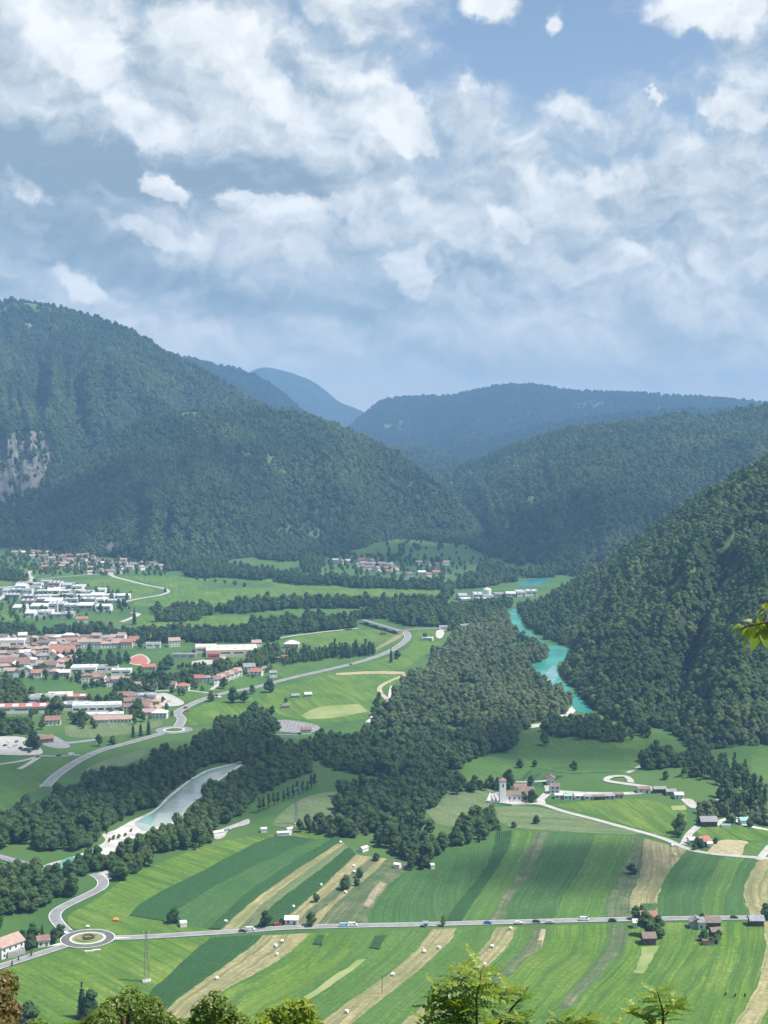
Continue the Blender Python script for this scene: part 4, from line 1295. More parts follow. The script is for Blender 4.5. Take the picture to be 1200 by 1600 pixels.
# ------------------------------------------------------------------ the valley's woods and trees
ORD = ['first', 'second', 'third', 'fourth', 'fifth', 'sixth', 'seventh', 'eighth', 'ninth', 'tenth', 'eleventh', 'twelfth', 'thirteenth', 'fourteenth', 'fifteenth',
       'sixteenth', 'seventeenth', 'eighteenth', 'nineteenth', 'twentieth']
TENS = {2: 'twenty', 3: 'thirty', 4: 'forty', 5: 'fifty', 6: 'sixty', 7: 'seventy'}


def ordinal(i, n=None):
    """'leftmost', 'second from the left', ... for the i-th (from 0) of n"""
    if i == 0: return 'leftmost'
    if n is not None and i == n - 1: return 'rightmost'
    if i < 20: w = ORD[i]
    else:
        t, u = divmod(i + 1, 10)
        w = TENS[t] + ('-' + ORD[u - 1] if u else '')
        if not u: w = TENS[t][:-1] + 'ieth'
    return w + ' from the left'


def tree(x, y, size, kind='round', leaf='leaf_mixed', label=None, group=None, cat='tree', zs=1.0, z=None):
    """one tree with a trunk and a crown of its own"""
    n = len(SHAPES[kind])
    i = random.randrange(n)
    nm = {'conifer': 'conifer_tree', 'poplar': 'poplar_tree', 'bush': 'bush'}.get(kind, 'broadleaf_tree')
    if z is None: z = float(meadow_rise(np.array([x]), np.array([y]))[0])
    e = empty(nm, (x, y, z), random.uniform(0, 6.28), (size, size, size * zs))
    obj('crown', CROWN[kind, i], e, mat=M[leaf])
    obj('trunk', TRUNK[kind, i], e)
    tag(e, label, cat, group)
    return e


# (name, label of the mass, tree kinds, spacing, size, polygon, labelled front-row trees: place words or None, step in pixels between them, leaf)
WOODS = [
    ('left_bank_wood', 'dense dark green wood on the far bank of the pale river pool', 'dark', 6.3, 9.3,
     [(-40, 1335), (-40, 1302), (20, 1288), (60, 1262), (100, 1244), (150, 1225), (215, 1208), (235, 1194), (290, 1175), (330, 1152), (400, 1165), (440, 1170), (470, 1178), (440, 1190), (395, 1194), (360, 1192), (325, 1200), (300, 1213), (283, 1225), (262, 1242), (240, 1262), (205, 1279), (180, 1293), (155, 1301), (140, 1315), (110, 1328), (75, 1342), (50, 1345), (0, 1334)],
     'at the wood edge beyond the pale pool', 22, 'leaf_dark'),
    ('near_bank_wood', 'strip of dark trees on the near bank between the pool and the fields', 'mixed', 6.0, 8.4,
     [(90, 1368), (130, 1350), (186, 1340), (206, 1324), (227, 1312), (249, 1304), (292, 1290), (300, 1271), (322, 1254), (339, 1238), (362, 1218), (384, 1202), (430, 1202), (470, 1193), (490, 1197), (480, 1208), (440, 1225), (405, 1245), (385, 1262), (392, 1274), (345, 1291), (330, 1303), (322, 1318), (290, 1330), (250, 1345), (215, 1360), (185, 1380), (178, 1374), (176, 1354), (150, 1362), (120, 1374)],
     'on the field edge of the near bank strip', 16, 'leaf_mixed'),
    ('bridge_wood', 'leafy wood between the bridge and the white roadside house', 'mixed', 6.5, 9.6,
     [(-40, 1470), (-40, 1378), (20, 1374), (60, 1377), (100, 1386), (138, 1392), (132, 1398), (95, 1403), (70, 1413), (50, 1433), (44, 1446), (22, 1450), (0, 1455)],
     'on the wood edge below the bridge', 14, 'leaf_mixed'),
    ('riverside_wood', 'broad pale green willow wood left of the turquoise river', 'pale', 6.6, 9.5,
     [(608, 1110), (640, 1062), (700, 1006), (760, 972), (786, 960), (806, 986), (836, 1004), (858, 1018), (856, 1034), (834, 1044), (836, 1062), (872, 1082), (900, 1104), (880, 1114), (848, 1126), (820, 1130), (800, 1150), (740, 1164), (640, 1160), (575, 1150), (590, 1130)],
     None, 0, None),
    ('middle_wood', 'dark band of trees crossing the middle of the valley', 'dark', 6.4, 9.4,
     [(440, 1190), (470, 1178), (520, 1163), (575, 1154), (640, 1163), (740, 1167), (800, 1154), (815, 1163), (790, 1176), (740, 1188), (700, 1202), (650, 1214), (570, 1212), (500, 1200)],
     'fronting the dark band across the valley', 24, 'leaf_dark'),
    ('clump_wood', 'dark clump of trees in the meadows left of the church', 'dark', 6.3, 9.3,
     [(528, 1272), (540, 1244), (575, 1226), (640, 1222), (680, 1218), (735, 1225), (700, 1242), (660, 1264), (630, 1290), (600, 1300), (560, 1290)],
     'in the front of the clump left of the church', 16, 'leaf_dark'),
    ('tongue_wood', 'tongue of dark trees reaching down between the strip fields', 'dark', 6.2, 9.0,
     [(470, 1302), (500, 1292), (540, 1286), (600, 1290), (660, 1300), (700, 1300), (716, 1320), (690, 1336), (672, 1358), (640, 1360), (617, 1345), (602, 1325), (560, 1312), (500, 1308)],
     'in the wood between the strip fields', 15, 'leaf_dark'),
    ('hedge_wood', 'bushy trees along the field edge below the church', 'mixed', 6.0, 8.2,
     [(672, 1312), (692, 1297), (740, 1282), (772, 1266), (768, 1290), (800, 1296), (780, 1302), (716, 1326)],
     'in the hedge below the church', 16, 'leaf_mixed'),
    ('church_row_wood', 'row of trees behind the churchyard', 'dark', 6.0, 8.0, [(700, 1237), (760, 1230), (808, 1228), (800, 1236), (710, 1243)], 'in the row behind the churchyard', 18, 'leaf_dark'),
    ('grove_wood', 'round dark grove at the foot of the spur', 'dark', 6.2, 9.5, [(1000, 1198), (1010, 1182), (1060, 1187), (1112, 1188), (1116, 1202), (1060, 1207), (1010, 1207)], 'at the front of the grove below the spur', 18, 'leaf_dark'),
    ('plantation', 'even dark plantation beside the grassy knoll', 'poplar', 4.6, 6.0, [(1058, 1226), (1076, 1212), (1166, 1214), (1176, 1230), (1160, 1242), (1112, 1236)], 'at the front of the even plantation', 20, 'leaf_dark'),
    ('knoll_grove', 'tall rounded grove right of the grassy knoll', 'poplar', 6.0, 8.8, [(1120, 1262), (1130, 1248), (1190, 1250), (1193, 1270), (1150, 1279), (1122, 1272)], 'at the front of the grove right of the knoll', 16, 'leaf_dark'),
    ('farm_scrub', 'light green scrub and small trees above the farm yard', 'pale', 5.0, 6.0, [(1084, 1272), (1108, 1266), (1200, 1272), (1214, 1290), (1140, 1286), (1090, 1286)], 'above the farm yard on the right', 20, 'leaf_pale'),
    ('spur_foot_wood', 'trees along the foot of the spur by the gravel bank', 'mixed', 6.6, 9.0, [(900, 1122), (960, 1145), (1005, 1162), (960, 1162), (900, 1152), (870, 1152), (850, 1142)], 'beside the gravel bank below the spur', 24, 'leaf_mixed'),
    ('right_bank_wood', 'trees along the right bank of the turquoise river', 'dark', 6.4, 9.0, [(808, 951), (816, 962), (824, 980), (840, 990), (858, 1002), (888, 1011), (904, 1017), (900, 1034), (884, 1041), (884, 1058), (898, 1074), (916, 1090), (938, 1114), (980, 1142), (1004, 1156), (1016, 1142), (965, 1115), (935, 1085), (910, 1060), (905, 1040), (918, 1018), (884, 1002), (852, 988), (832, 972), (820, 951)], None, 0, None),
    ('town_belt_wood', 'belt of dark trees between the town and the industrial estate', 'dark', 7.0, 10.0, [(-20, 1003), (-20, 985), (60, 984), (130, 986), (180, 991), (240, 990), (330, 990), (430, 990), (432, 1003), (330, 1006), (215, 1003), (100, 994)], None, 0, None),
    ('town_park_wood', 'leafy park trees in the lower town', 'mixed', 6.5, 9.0, [(-20, 1106), (-20, 1076), (35, 1074), (50, 1084), (45, 1092), (92, 1100), (90, 1106), (40, 1102), (20, 1112)], None, 0, None),
    ('school_wood', 'trees around the sports ground', 'dark', 6.5, 9.0, [(172, 1086), (192, 1066), (260, 1064), (330, 1048), (350, 1046), (340, 1054), (300, 1070), (240, 1080)], None, 0, None),
    ('house_wood', 'dense trees by the bypass above the cemetery', 'dark', 6.3, 9.0, [(328, 1142), (345, 1128), (420, 1126), (436, 1144), (430, 1160), (340, 1150)], 'by the bypass above the cemetery', 16, 'leaf_dark'),
    ('factory_wood', 'trees in front of the lower factory', 'mixed', 6.5, 8.5, [(-20, 1150), (0, 1136), (40, 1134), (60, 1146), (20, 1150)], None, 0, None),
    ('poplar_wood', 'row of tall dark trees behind the bypass', 'poplar', 5.5, 7.5, [(430, 1036), (470, 1024), (585, 1019), (588, 1025), (500, 1032), (440, 1042)], None, 0, None),
    ('shop_wood', 'trees around the large cream building', 'dark', 6.5, 9.0, [(385, 1048), (398, 1022), (440, 1016), (440, 1034)], None, 0, None),
    ('shop_front_wood', 'low trees in front of the large cream building', 'mixed', 6.0, 8.0, [(330, 1044), (350, 1038), (420, 1034), (410, 1042), (350, 1050)], None, 0, None),
    ('stream_wood', 'bushy trees along the stream of the far plain', 'mixed', 7.5, 11.0, [(240, 973), (262, 957), (310, 953), (332, 961), (300, 971)], None, 0, None),
    ('far_belt_wood', 'long belt of trees crossing the far plain', 'dark', 8.0, 12.0, [(330, 959), (380, 946), (480, 942), (560, 944), (690, 942), (705, 950), (600, 953), (480, 951), (380, 959)], None, 0, None),
    ('mid_belt_wood', 'rounded trees between two far meadows', 'mixed', 8.0, 12.0, [(385, 992), (402, 979), (460, 975), (560, 975), (560, 983), (480, 990), (420, 996)], None, 0, None),
    ('bridge_belt_wood', 'trees around the far road bridge', 'mixed', 8.0, 12.0, [(545, 968), (600, 962), (700, 955), (722, 974), (692, 979), (640, 978), (600, 968)], None, 0, None),
    ('village_belt_wood', 'belt of trees below the far village', 'dark', 9.0, 13.0, [(285, 891), (330, 886), (400, 896), (480, 908), (560, 912), (690, 915), (690, 922), (560, 919), (460, 914), (380, 905), (300, 903)], None, 0, None),
    ('slope_wood', 'trees in rows on the far meadow slope', 'mixed', 9.0, 12.0, [(470, 888), (478, 876), (498, 878), (498, 892), (480, 898)], None, 0, None),
    ('gap_wood', 'trees around the far factory', 'mixed', 9.0, 13.0, [(690, 935), (700, 916), (760, 902), (812, 896), (816, 905), (780, 915), (702, 924), (706, 938)], None, 0, None),
    ('far_grove', 'round grove on the far meadow slope', 'dark', 8.0, 13.0, [(745, 904), (745, 892), (785, 890), (790, 902)], None, 0, None),
    ('bend_wood', 'trees at the far bend of the river', 'mixed', 9.0, 13.0, [(800, 905), (850, 893), (882, 898), (860, 903)], None, 0, None),
    ('water_edge_wood', 'trees between the far factory and the river', 'mixed', 7.5, 11.0, [(700, 956), (760, 946), (800, 944), (788, 954), (762, 968), (704, 988)], None, 0, None),
    ('west_hedge_wood', 'hedge of trees at the left edge of the far plain', 'dark', 8.0, 11.0, [(-10, 907), (-10, 895), (15, 896), (42, 908), (30, 911)], None, 0, None),
    ('foot_slope_wood', 'trees at the foot of the mountainside by the far village', 'dark', 9.0, 13.0, [(255, 893), (300, 880), (345, 872), (345, 884), (300, 892)], None, 0, None),
    ('meadow_edge_wood', 'trees between the two far villages', 'dark', 9.0, 13.0, [(395, 872), (400, 860), (470, 862), (540, 866), (545, 874), (500, 872), (440, 880)], None, 0, None),
]


def build_woods():
    for wi, (name, label, key, sp, size, poly, front, step, leaf) in enumerate(WOODS):
        p = plant(poly, sp * 0.86, 40 + wi)
        if not len(p): continue
        rng = np.random.default_rng(500 + wi)
        sz = size * rng.uniform(0.48, 1.42, len(p)) * 0.95
        P3 = ground3(p)
        if front:
            px = project(P3)
            b = np.floor(px[:, 0] / step).astype(int)
            pick = []
            for k in np.unique(b):
                i = np.nonzero(b == k)[0]
                j = i[np.argmax(px[i, 1])]
                if -5 < px[j, 0] < 1205: pick.append(j)
            pick.sort(key=lambda j: px[j, 0])
            for r, j in enumerate(pick):
                kind = 'poplar' if key == 'poplar' else random.choice(['round', 'round', 'tall'])
                t = tree(p[j, 0], p[j, 1], sz[j] * (0.8 if kind == 'poplar' else 1), kind, leaf, '%s tree %s, %s' % ('pale' if leaf == 'leaf_pale' else 'dark' if leaf == 'leaf_dark' else 'leafy', front, ordinal(r, len(pick))), 'front trees ' + front)
            keep = np.ones(len(p), bool); keep[pick] = False
            P3, sz = P3[keep], sz[keep]
        P3[:, 2] -= 0.2
        wood(name, P3, sz, key, label)


build_woods()

# trees one can pick out singly: (x, y of the foot in the photo, crown width in m, kind, leaf, label)
SINGLES = [
    (540, 1390, 9, 'round', 'leaf_dark', 'widest dark tree in the stubble orchard above the main road'),
    (562, 1372, 6, 'round', 'leaf_dark', 'small dark tree near the top of the stubble orchard'),
    (558, 1384, 5, 'round', 'leaf_mixed', 'little tree just right of the widest orchard tree'),
    (493, 1410, 6, 'bush', 'leaf_dark', 'low spreading tree at the lower end of the stubble orchard'),
    (588, 1345, 6, 'bush', 'leaf_dark', 'dark bush at the top end of the stubble orchard'),
    (415, 1449, 9, 'round', 'leaf_dark', 'round tree beside the main road left of the small white hut'),
    (486, 1447, 8, 'round', 'leaf_mixed', 'round tree beside the main road right of the small white hut'),
    (440, 1444, 4, 'bush', 'leaf_dark', 'bush against the left wall of the small white hut'),
    (272, 1442, 9, 'round', 'leaf_mixed', 'lone tree with a thin top at the corner of the maize field'),
    (693, 1447, 5, 'tall', 'leaf_mixed', 'slim reddish-green tree at the roadside by the stubble strip'),
    (987, 1366, 8, 'bush', 'leaf_dark', 'dark flat bush alone between the weedy strip and the stubble'),
    (838, 1287, 6, 'round', 'leaf_dark', 'small round tree alone in the meadow below the church'),
    (803, 1293, 5, 'bush', 'leaf_dark', 'small bush left of the round tree below the church'),
    (832, 1254, 10, 'round', 'leaf_dark', 'large dark tree right of the church'),
    (818, 1252, 7, 'round', 'leaf_dark', 'dark tree between the church and the large tree'),
    (830, 1228, 8, 'round', 'leaf_dark', 'dark tree behind the church beside the lane'),
    (896, 1204, 8, 'round', 'leaf_dark', 'round tree alone in the meadow above the church'),
    (850, 1165, 11, 'round', 'leaf_mixed', 'leafy tree alone in the pale meadow near the river'),
    (812, 1200, 8, 'round', 'leaf_dark', 'dark tree left of the narrow garden strips'),
    (836, 1198, 6, 'round', 'leaf_dark', 'small tree above the narrow garden strips'),
    (880, 1152, 14, 'round', 'leaf_mixed', 'broad tree at the top of the pale meadow'),
    (908, 1156, 11, 'tall', 'leaf_mixed', 'tall tree at the top of the pale meadow'),
    (985, 1150, 7, 'round', 'leaf_pale', 'pale tree at the corner of the sunlit meadow'),
    (1010, 1462, 13, 'round', 'leaf_mixed', 'broad tree between the red-roofed house and the shed'),
    (1029, 1466, 8, 'round', 'leaf_mixed', 'round tree right of the brown roadside shed'),
    (1030, 1452, 8, 'round', 'leaf_mixed', 'round tree beside the red-roofed house'),
    (994, 1437, 8, 'round', 'leaf_dark', 'dark tree left of the red-roofed house'),
    (1003, 1430, 6, 'round', 'leaf_dark', 'tree behind the red-roofed house'),
    (1120, 1474, 6, 'bush', 'leaf_mixed', 'bush in front of the grey roadside cottages'),
    (1100, 1470, 7, 'bush', 'leaf_mixed', 'broad bush at the left of the hedge in front of the grey cottages'),
    (1112, 1476, 5, 'bush', 'leaf_dark', 'low dark bush at the front of the grey cottage garden'),
    (1123, 1465, 5, 'bush', 'leaf_mixed', 'bush by the right wall of the grey cottages'),
    (1097, 1436, 4, 'bush', 'leaf_dark', 'small dark bush beside the road behind the grey cottages'),
    (1197, 1436, 9, 'round', 'leaf_dark', 'dark roadside tree at the right edge of the picture'),
    (1062, 1302, 13, 'round', 'leaf_mixed', 'large tree beside the lane left of the tiled farmhouse'),
    (1058, 1308, 7, 'bush', 'leaf_dark', 'bush at the foot of the large lane tree'),
    (1095, 1325, 6, 'round', 'leaf_dark', 'dark round tree in front of the tiled farmhouse'),
    (1085, 1328, 5, 'bush', 'leaf_dark', 'low dark bush beside the lane bend'),
    (1105, 1318, 6, 'round', 'leaf_dark', 'dark tree behind the tiled farmhouse'),
    (1118, 1318, 4, 'round', 'leaf_dark', 'small tree right of the tiled farmhouse'),
    (1092, 1290, 5, 'round', 'leaf_dark', 'small dark tree left of the open barn'),
    (1171, 1292, 6, 'round', 'leaf_dark', 'tree standing in the gravel farm yard'),
    (1196, 1286, 9, 'round', 'leaf_mixed', 'tree at the right edge above the farm yard'),
    (1028, 1196, 6, 'round', 'leaf_mixed', 'small tree left of the plantation'),
    (1040, 1218, 7, 'round', 'leaf_dark', 'round tree at the left end of the plantation'),
    (128, 1590, 9, 'conifer', 'needle', 'left one of the two dark trees at the foot of the big meadow'),
    (143, 1592, 11, 'tall', 'leaf_dark', 'right one of the two dark trees at the foot of the big meadow'),
    (45, 1606, 13, 'round', 'leaf_dark', 'dark tree behind the brown-leaved crown at the left edge'),
    (48, 1482, 8, 'round', 'leaf_dark', 'tree right of the white roadside house'),
    (36, 1478, 9, 'round', 'leaf_dark', 'tree behind the white roadside house'),
    (52, 1468, 9, 'round', 'leaf_mixed', 'leafy tree between the white house and the little cottage'),
    (86, 1474, 8, 'round', 'leaf_dark', 'round tree right of the little cottage by the roundabout'),
    (92, 1464, 7, 'round', 'leaf_dark', 'small tree closest to the roundabout'),
    (66, 1464, 4, 'conifer', 'needle', 'tiny dark conifer beside the little cottage by the roundabout'),
    (52, 1172, 17, 'round', 'leaf_dark', 'big dark tree standing in the car park by the bypass'),
    (155, 1166, 9, 'tall', 'leaf_dark', 'dark tree standing alone beside the bypass'),
    (176, 1164, 8, 'round', 'leaf_dark', 'round tree right of the lone bypass tree'),
    (208, 1152, 7, 'conifer', 'needle', 'leftmost of the three dark conifers above the bypass'),
    (220, 1150, 7, 'conifer', 'needle', 'middle one of the three dark conifers above the bypass'),
    (232, 1148, 8, 'conifer', 'needle', 'rightmost of the three dark conifers above the bypass'),
    (420, 1082, 15, 'round', 'leaf_dark', 'large dark tree beside the bypass at the edge of the sunlit field'),
    (394, 1084, 9, 'round', 'leaf_dark', 'tree left of the large bypass tree'),
    (350, 1076, 12, 'round', 'leaf_dark', 'dark tree right of the row of houses'),
    (365, 1098, 16, 'round', 'leaf_dark', 'broad dark tree in the middle of the bypass trees'),
    (382, 1098, 12, 'round', 'leaf_dark', 'dark tree right of the broad bypass tree'),
    (330, 1096, 10, 'round', 'leaf_mixed', 'tree at the bend of the bypass'),
    (398, 1118, 13, 'round', 'leaf_mixed', 'leafy tree above the cemetery'),
    (425, 1120, 9, 'tall', 'leaf_dark', 'narrow dark tree right above the cemetery'),
    (418, 1122, 8, 'tall', 'leaf_mixed', 'narrow pale tree above the cemetery'),
    (446, 1098, 6, 'bush', 'leaf_dark', 'bush in the sunlit field beside the shed'),
    (584, 1118, 9, 'round', 'leaf_dark', 'dark tree at the lower end of the field path'),
    (588, 1106, 10, 'round', 'leaf_dark', 'dark tree at the middle of the field path'),
    (592, 1096, 8, 'tall', 'leaf_dark', 'dark tree at the upper end of the field path'),
    (611, 1035, 9, 'conifer', 'needle', 'dark conifer in the sunlit field beside the bypass'),
    (621, 1030, 11, 'round', 'leaf_dark', 'round tree in the sunlit field beside the bypass'),
    (498, 968, 14, 'tall', 'leaf_dark', 'left one of two dark trees in the far meadow'),
    (505, 970, 13, 'round', 'leaf_dark', 'right one of two dark trees in the far meadow'),
    (480, 960, 12, 'round', 'leaf_mixed', 'round tree left of the two dark meadow trees'),
    (664, 1000, 9, 'round', 'leaf_dark', 'tree beside the white hall near the bypass bend'),
    (210, 976, 13, 'conifer', 'needle', 'dark pointed tree by the far road loop'),
    (258, 926, 9, 'bush', 'leaf_dark', 'bush at the bend of the far country road'),
    (247, 956, 16, 'round', 'leaf_dark', 'round dark tree in the far meadow hedge'),
    (176, 1050, 16, 'round', 'leaf_dark', 'tall dark tree in the middle of the town'),
    (88, 1122, 22, 'round', 'leaf_dark', 'big dark tree between the lower factory halls'),
    (215, 1120, 17, 'round', 'leaf_dark', 'big round tree right of the lower factory'),
    (130, 1132, 15, 'round', 'leaf_mixed', 'round tree in front of the lower factory'),
    (118, 1130, 10, 'round', 'leaf_mixed', 'smaller tree in front of the lower factory'),
    (652, 860, 16, 'round', 'leaf_dark', 'round dark tree alone on the far meadow slope'),
    (720, 885, 12, 'round', 'leaf_dark', 'dark tree on the far meadow slope left of the grove'),
]
for _i, (_x, _y, _s, _k, _l, _t) in enumerate(SINGLES):
    _p = GZ(_x, _y)
    tree(_p.x, _p.y, _s, _k, _l, _t, cat='bush' if _k == 'bush' else 'tree')


def tree_row(a, b, n, size, kind, leaf, words, group, zs=1.0, cat='tree'):
    A, B = GZ(*a), GZ(*b)
    order = a[0] <= b[0]
    for i in range(n):
        t = (i + 0.5) / n
        p = A.lerp(B, t)
        k = i if order else n - 1 - i
        tree(p.x + random.uniform(-1, 1), p.y + random.uniform(-1, 1), size * random.uniform(0.8, 1.2), kind, leaf, '%s, %s' % (words, ordinal(k, n)), group, cat, zs)


tree_row((402, 1272), (496, 1230), 13, 6.5, 'poplar', 'leaf_dark', 'dark tree in the straight hedge row across the meadow', 'hedge row across the meadow', 0.85)
tree_row((130, 1078), (165, 1070), 4, 9, 'round', 'leaf_dark', 'dark tree in the town behind the school', 'town trees behind the school')
tree_row((105, 1040), (140, 1036), 4, 11, 'round', 'leaf_dark', 'tree in the upper town square', 'town square trees')
tree_row((150, 1048), (182, 1040), 4, 12, 'round', 'leaf_dark', 'tree beside the running track', 'trees by the running track')
tree_row((275, 1046), (320, 1040), 7, 6, 'round', 'leaf_dark', 'small tree in the row beside the car park', 'row by the shop car park')
tree_row((58, 1054), (78, 1048), 3, 12, 'round', 'leaf_dark', 'dark tree between the upper town roofs', 'trees among the upper town roofs')
tree_row((165, 1102), (190, 1096), 4, 11, 'round', 'leaf_dark', 'dark tree behind the long white factory hall', 'trees behind the factory hall')
tree_row((248, 1050), (268, 1044), 3, 13, 'round', 'leaf_dark', 'dark tree between the running track and the houses', 'trees by the running track houses')
tree_row((102, 945), (140, 940), 6, 11, 'round', 'leaf_dark', 'dark tree among the white industrial halls', 'trees among the industrial halls')
tree_row((140, 955), (200, 950), 6, 10, 'round', 'leaf_dark', 'dark tree on the near side of the industrial halls', 'trees before the industrial halls')
tree_row((605, 872), (628, 870), 4, 12, 'round', 'leaf_dark', 'dark tree in the short row on the far meadow slope', 'row on the far meadow slope')
tree_row((630, 878), (700, 902), 8, 9, 'round', 'leaf_dark', 'small tree scattered right of the far village', 'trees right of the far village')
tree_row((235, 955), (250, 965), 3, 12, 'bush', 'leaf_dark', 'bushy tree at the left end of the far stream hedge', 'far stream hedge', cat='bush')
tree_row((300, 905), (390, 918), 6, 9, 'bush', 'leaf_dark', 'bush scattered over the far green plain', 'bushes on the far plain', cat='bush')


def garden_trees(poly, spacing, size, name, label, key='mixed', seed=0):
    """trees between the houses of a settlement, clear of every building"""
    p = plant(poly, spacing, seed, thin=0.40)
    homes = np.array([[o.location.x, o.location.y] for o in bpy.data.objects if o.get('category') in ('house', 'hall', 'building', 'shed') and o.parent is None])
    d = np.min(np.linalg.norm(p[:, None] - homes[None], axis=2), axis=1)
    p = p[d > 9.0]
    rng = np.random.default_rng(seed)
    wood(name, ground3(p), size * rng.uniform(0.6, 1.3, len(p)), key, label)
# ------------------------------------------------------------------ buildings
ROOF = {k: material('roof_' + k, a, b, scale=0.6, stretch=(1, 1, 1), rough=0.8) for k, a, b in (
    ('terracotta', (0.30, 0.140, 0.095), (0.38, 0.19, 0.135)), ('red-brown', (0.20, 0.125, 0.10), (0.27, 0.17, 0.14)), ('pinkish', (0.34, 0.235, 0.195), (0.42, 0.30, 0.26)),
    ('grey', (0.22, 0.22, 0.23), (0.29, 0.29, 0.30)), ('pale', (0.55, 0.54, 0.51), (0.64, 0.63, 0.60)), ('cream', (0.62, 0.56, 0.44), (0.70, 0.64, 0.52)),
    ('blue-grey', (0.22, 0.25, 0.29), (0.30, 0.33, 0.37)), ('red', (0.34, 0.125, 0.095), (0.42, 0.165, 0.125)), ('brown', (0.17, 0.13, 0.11), (0.22, 0.17, 0.14)), ('turquoise', (0.20, 0.42, 0.38), (0.28, 0.50, 0.45)))}
WALL = {k: material('wall_' + k, a, b, scale=0.5, rough=0.9) for k, a, b in (
    ('white', (0.72, 0.71, 0.68), (0.79, 0.78, 0.75)), ('cream', (0.66, 0.58, 0.45), (0.72, 0.65, 0.52)), ('yellow', (0.66, 0.48, 0.17), (0.72, 0.55, 0.24)), ('grey', (0.36, 0.36, 0.36), (0.44, 0.44, 0.44)),
    ('dark', (0.085, 0.065, 0.05), (0.13, 0.10, 0.08)), ('brown', (0.20, 0.14, 0.09), (0.26, 0.19, 0.13)), ('pink', (0.60, 0.42, 0.35), (0.66, 0.48, 0.40)), ('red', (0.33, 0.10, 0.08), (0.38, 0.13, 0.10)))}
M['pane'] = material('pane', (0.05, 0.06, 0.07), rough=0.15, spec=0.5)
M['skylight'] = material('skylight', (0.50, 0.56, 0.60), (0.58, 0.63, 0.66), scale=0.5, rough=0.3)
M['door_wood'] = material('door_wood', (0.13, 0.08, 0.05), (0.17, 0.11, 0.07), scale=2)
M['brick_chimney'] = material('brick_chimney', (0.35, 0.22, 0.17), (0.42, 0.29, 0.23), scale=2)
PANE = MB().box(-0.5, 0.5, -0.04, 0.04, 0, 1).mesh('window', M['pane'])
DOOR = MB().box(-0.5, 0.5, -0.05, 0.05, 0, 1).mesh('door', M['door_wood'])


def gable_body(w, d, h, rise):
    a, b = w / 2, d / 2
    v = [(-a, -b, 0), (a, -b, 0), (a, b, 0), (-a, b, 0), (-a, -b, h), (a, -b, h), (a, b, h), (-a, b, h), (-a, 0, h + rise), (a, 0, h + rise)]
    f = [(0, 1, 5, 4), (2, 3, 7, 6), (1, 2, 6, 9, 5), (3, 0, 4, 8, 7), (4, 5, 9, 8), (6, 7, 8, 9), (3, 2, 1, 0)]
    return v, f


def gable_roof(w, d, h, rise, over=0.6, t=0.28):
    a, b = w / 2 + over, d / 2 + over
    k = rise / (d / 2)
    ze = h - over * k + 0.04
    zr = h + rise + 0.04
    v = []
    for x in (-a, a):
        v += [(x, -b, ze), (x, 0, zr), (x, b, ze), (x, b, ze + t), (x, 0, zr + t), (x, -b, ze + t)]
    f = [(0, 1, 7, 6), (1, 2, 8, 7), (2, 3, 9, 8), (3, 4, 10, 9), (4, 5, 11, 10), (5, 0, 6, 11), (0, 5, 4, 1), (1, 4, 3, 2), (6, 7, 10, 11), (7, 8, 9, 10)]
    return v, f


def hip_roof(w, d, h, rise, over=0.6, t=0.2):
    a, b = w / 2 + over, d / 2 + over
    r = max(a - b, 0.2)
    v = [(-a, -b, h), (a, -b, h), (a, b, h), (-a, b, h), (-a, -b, h + t), (a, -b, h + t), (a, b, h + t), (-a, b, h + t), (-r, 0, h + rise), (r, 0, h + rise)]
    f = [(3, 2, 1, 0), (0, 1, 5, 4), (1, 2, 6, 5), (2, 3, 7, 6), (3, 0, 4, 7), (4, 5, 9, 8), (5, 6, 9), (6, 7, 8, 9), (7, 4, 8)]
    return v, f


def put_window(parent, x, y, z, w, h, side):
    """side: 0 front (-y), 1 right (+x), 2 back, 3 left"""
    r = (0, math.pi / 2, math.pi, -math.pi / 2)[side]
    o = obj('window', PANE, parent, loc=(x, y, z), rot=(0, 0, r))
    o.scale = (w, 1, h)
    return o


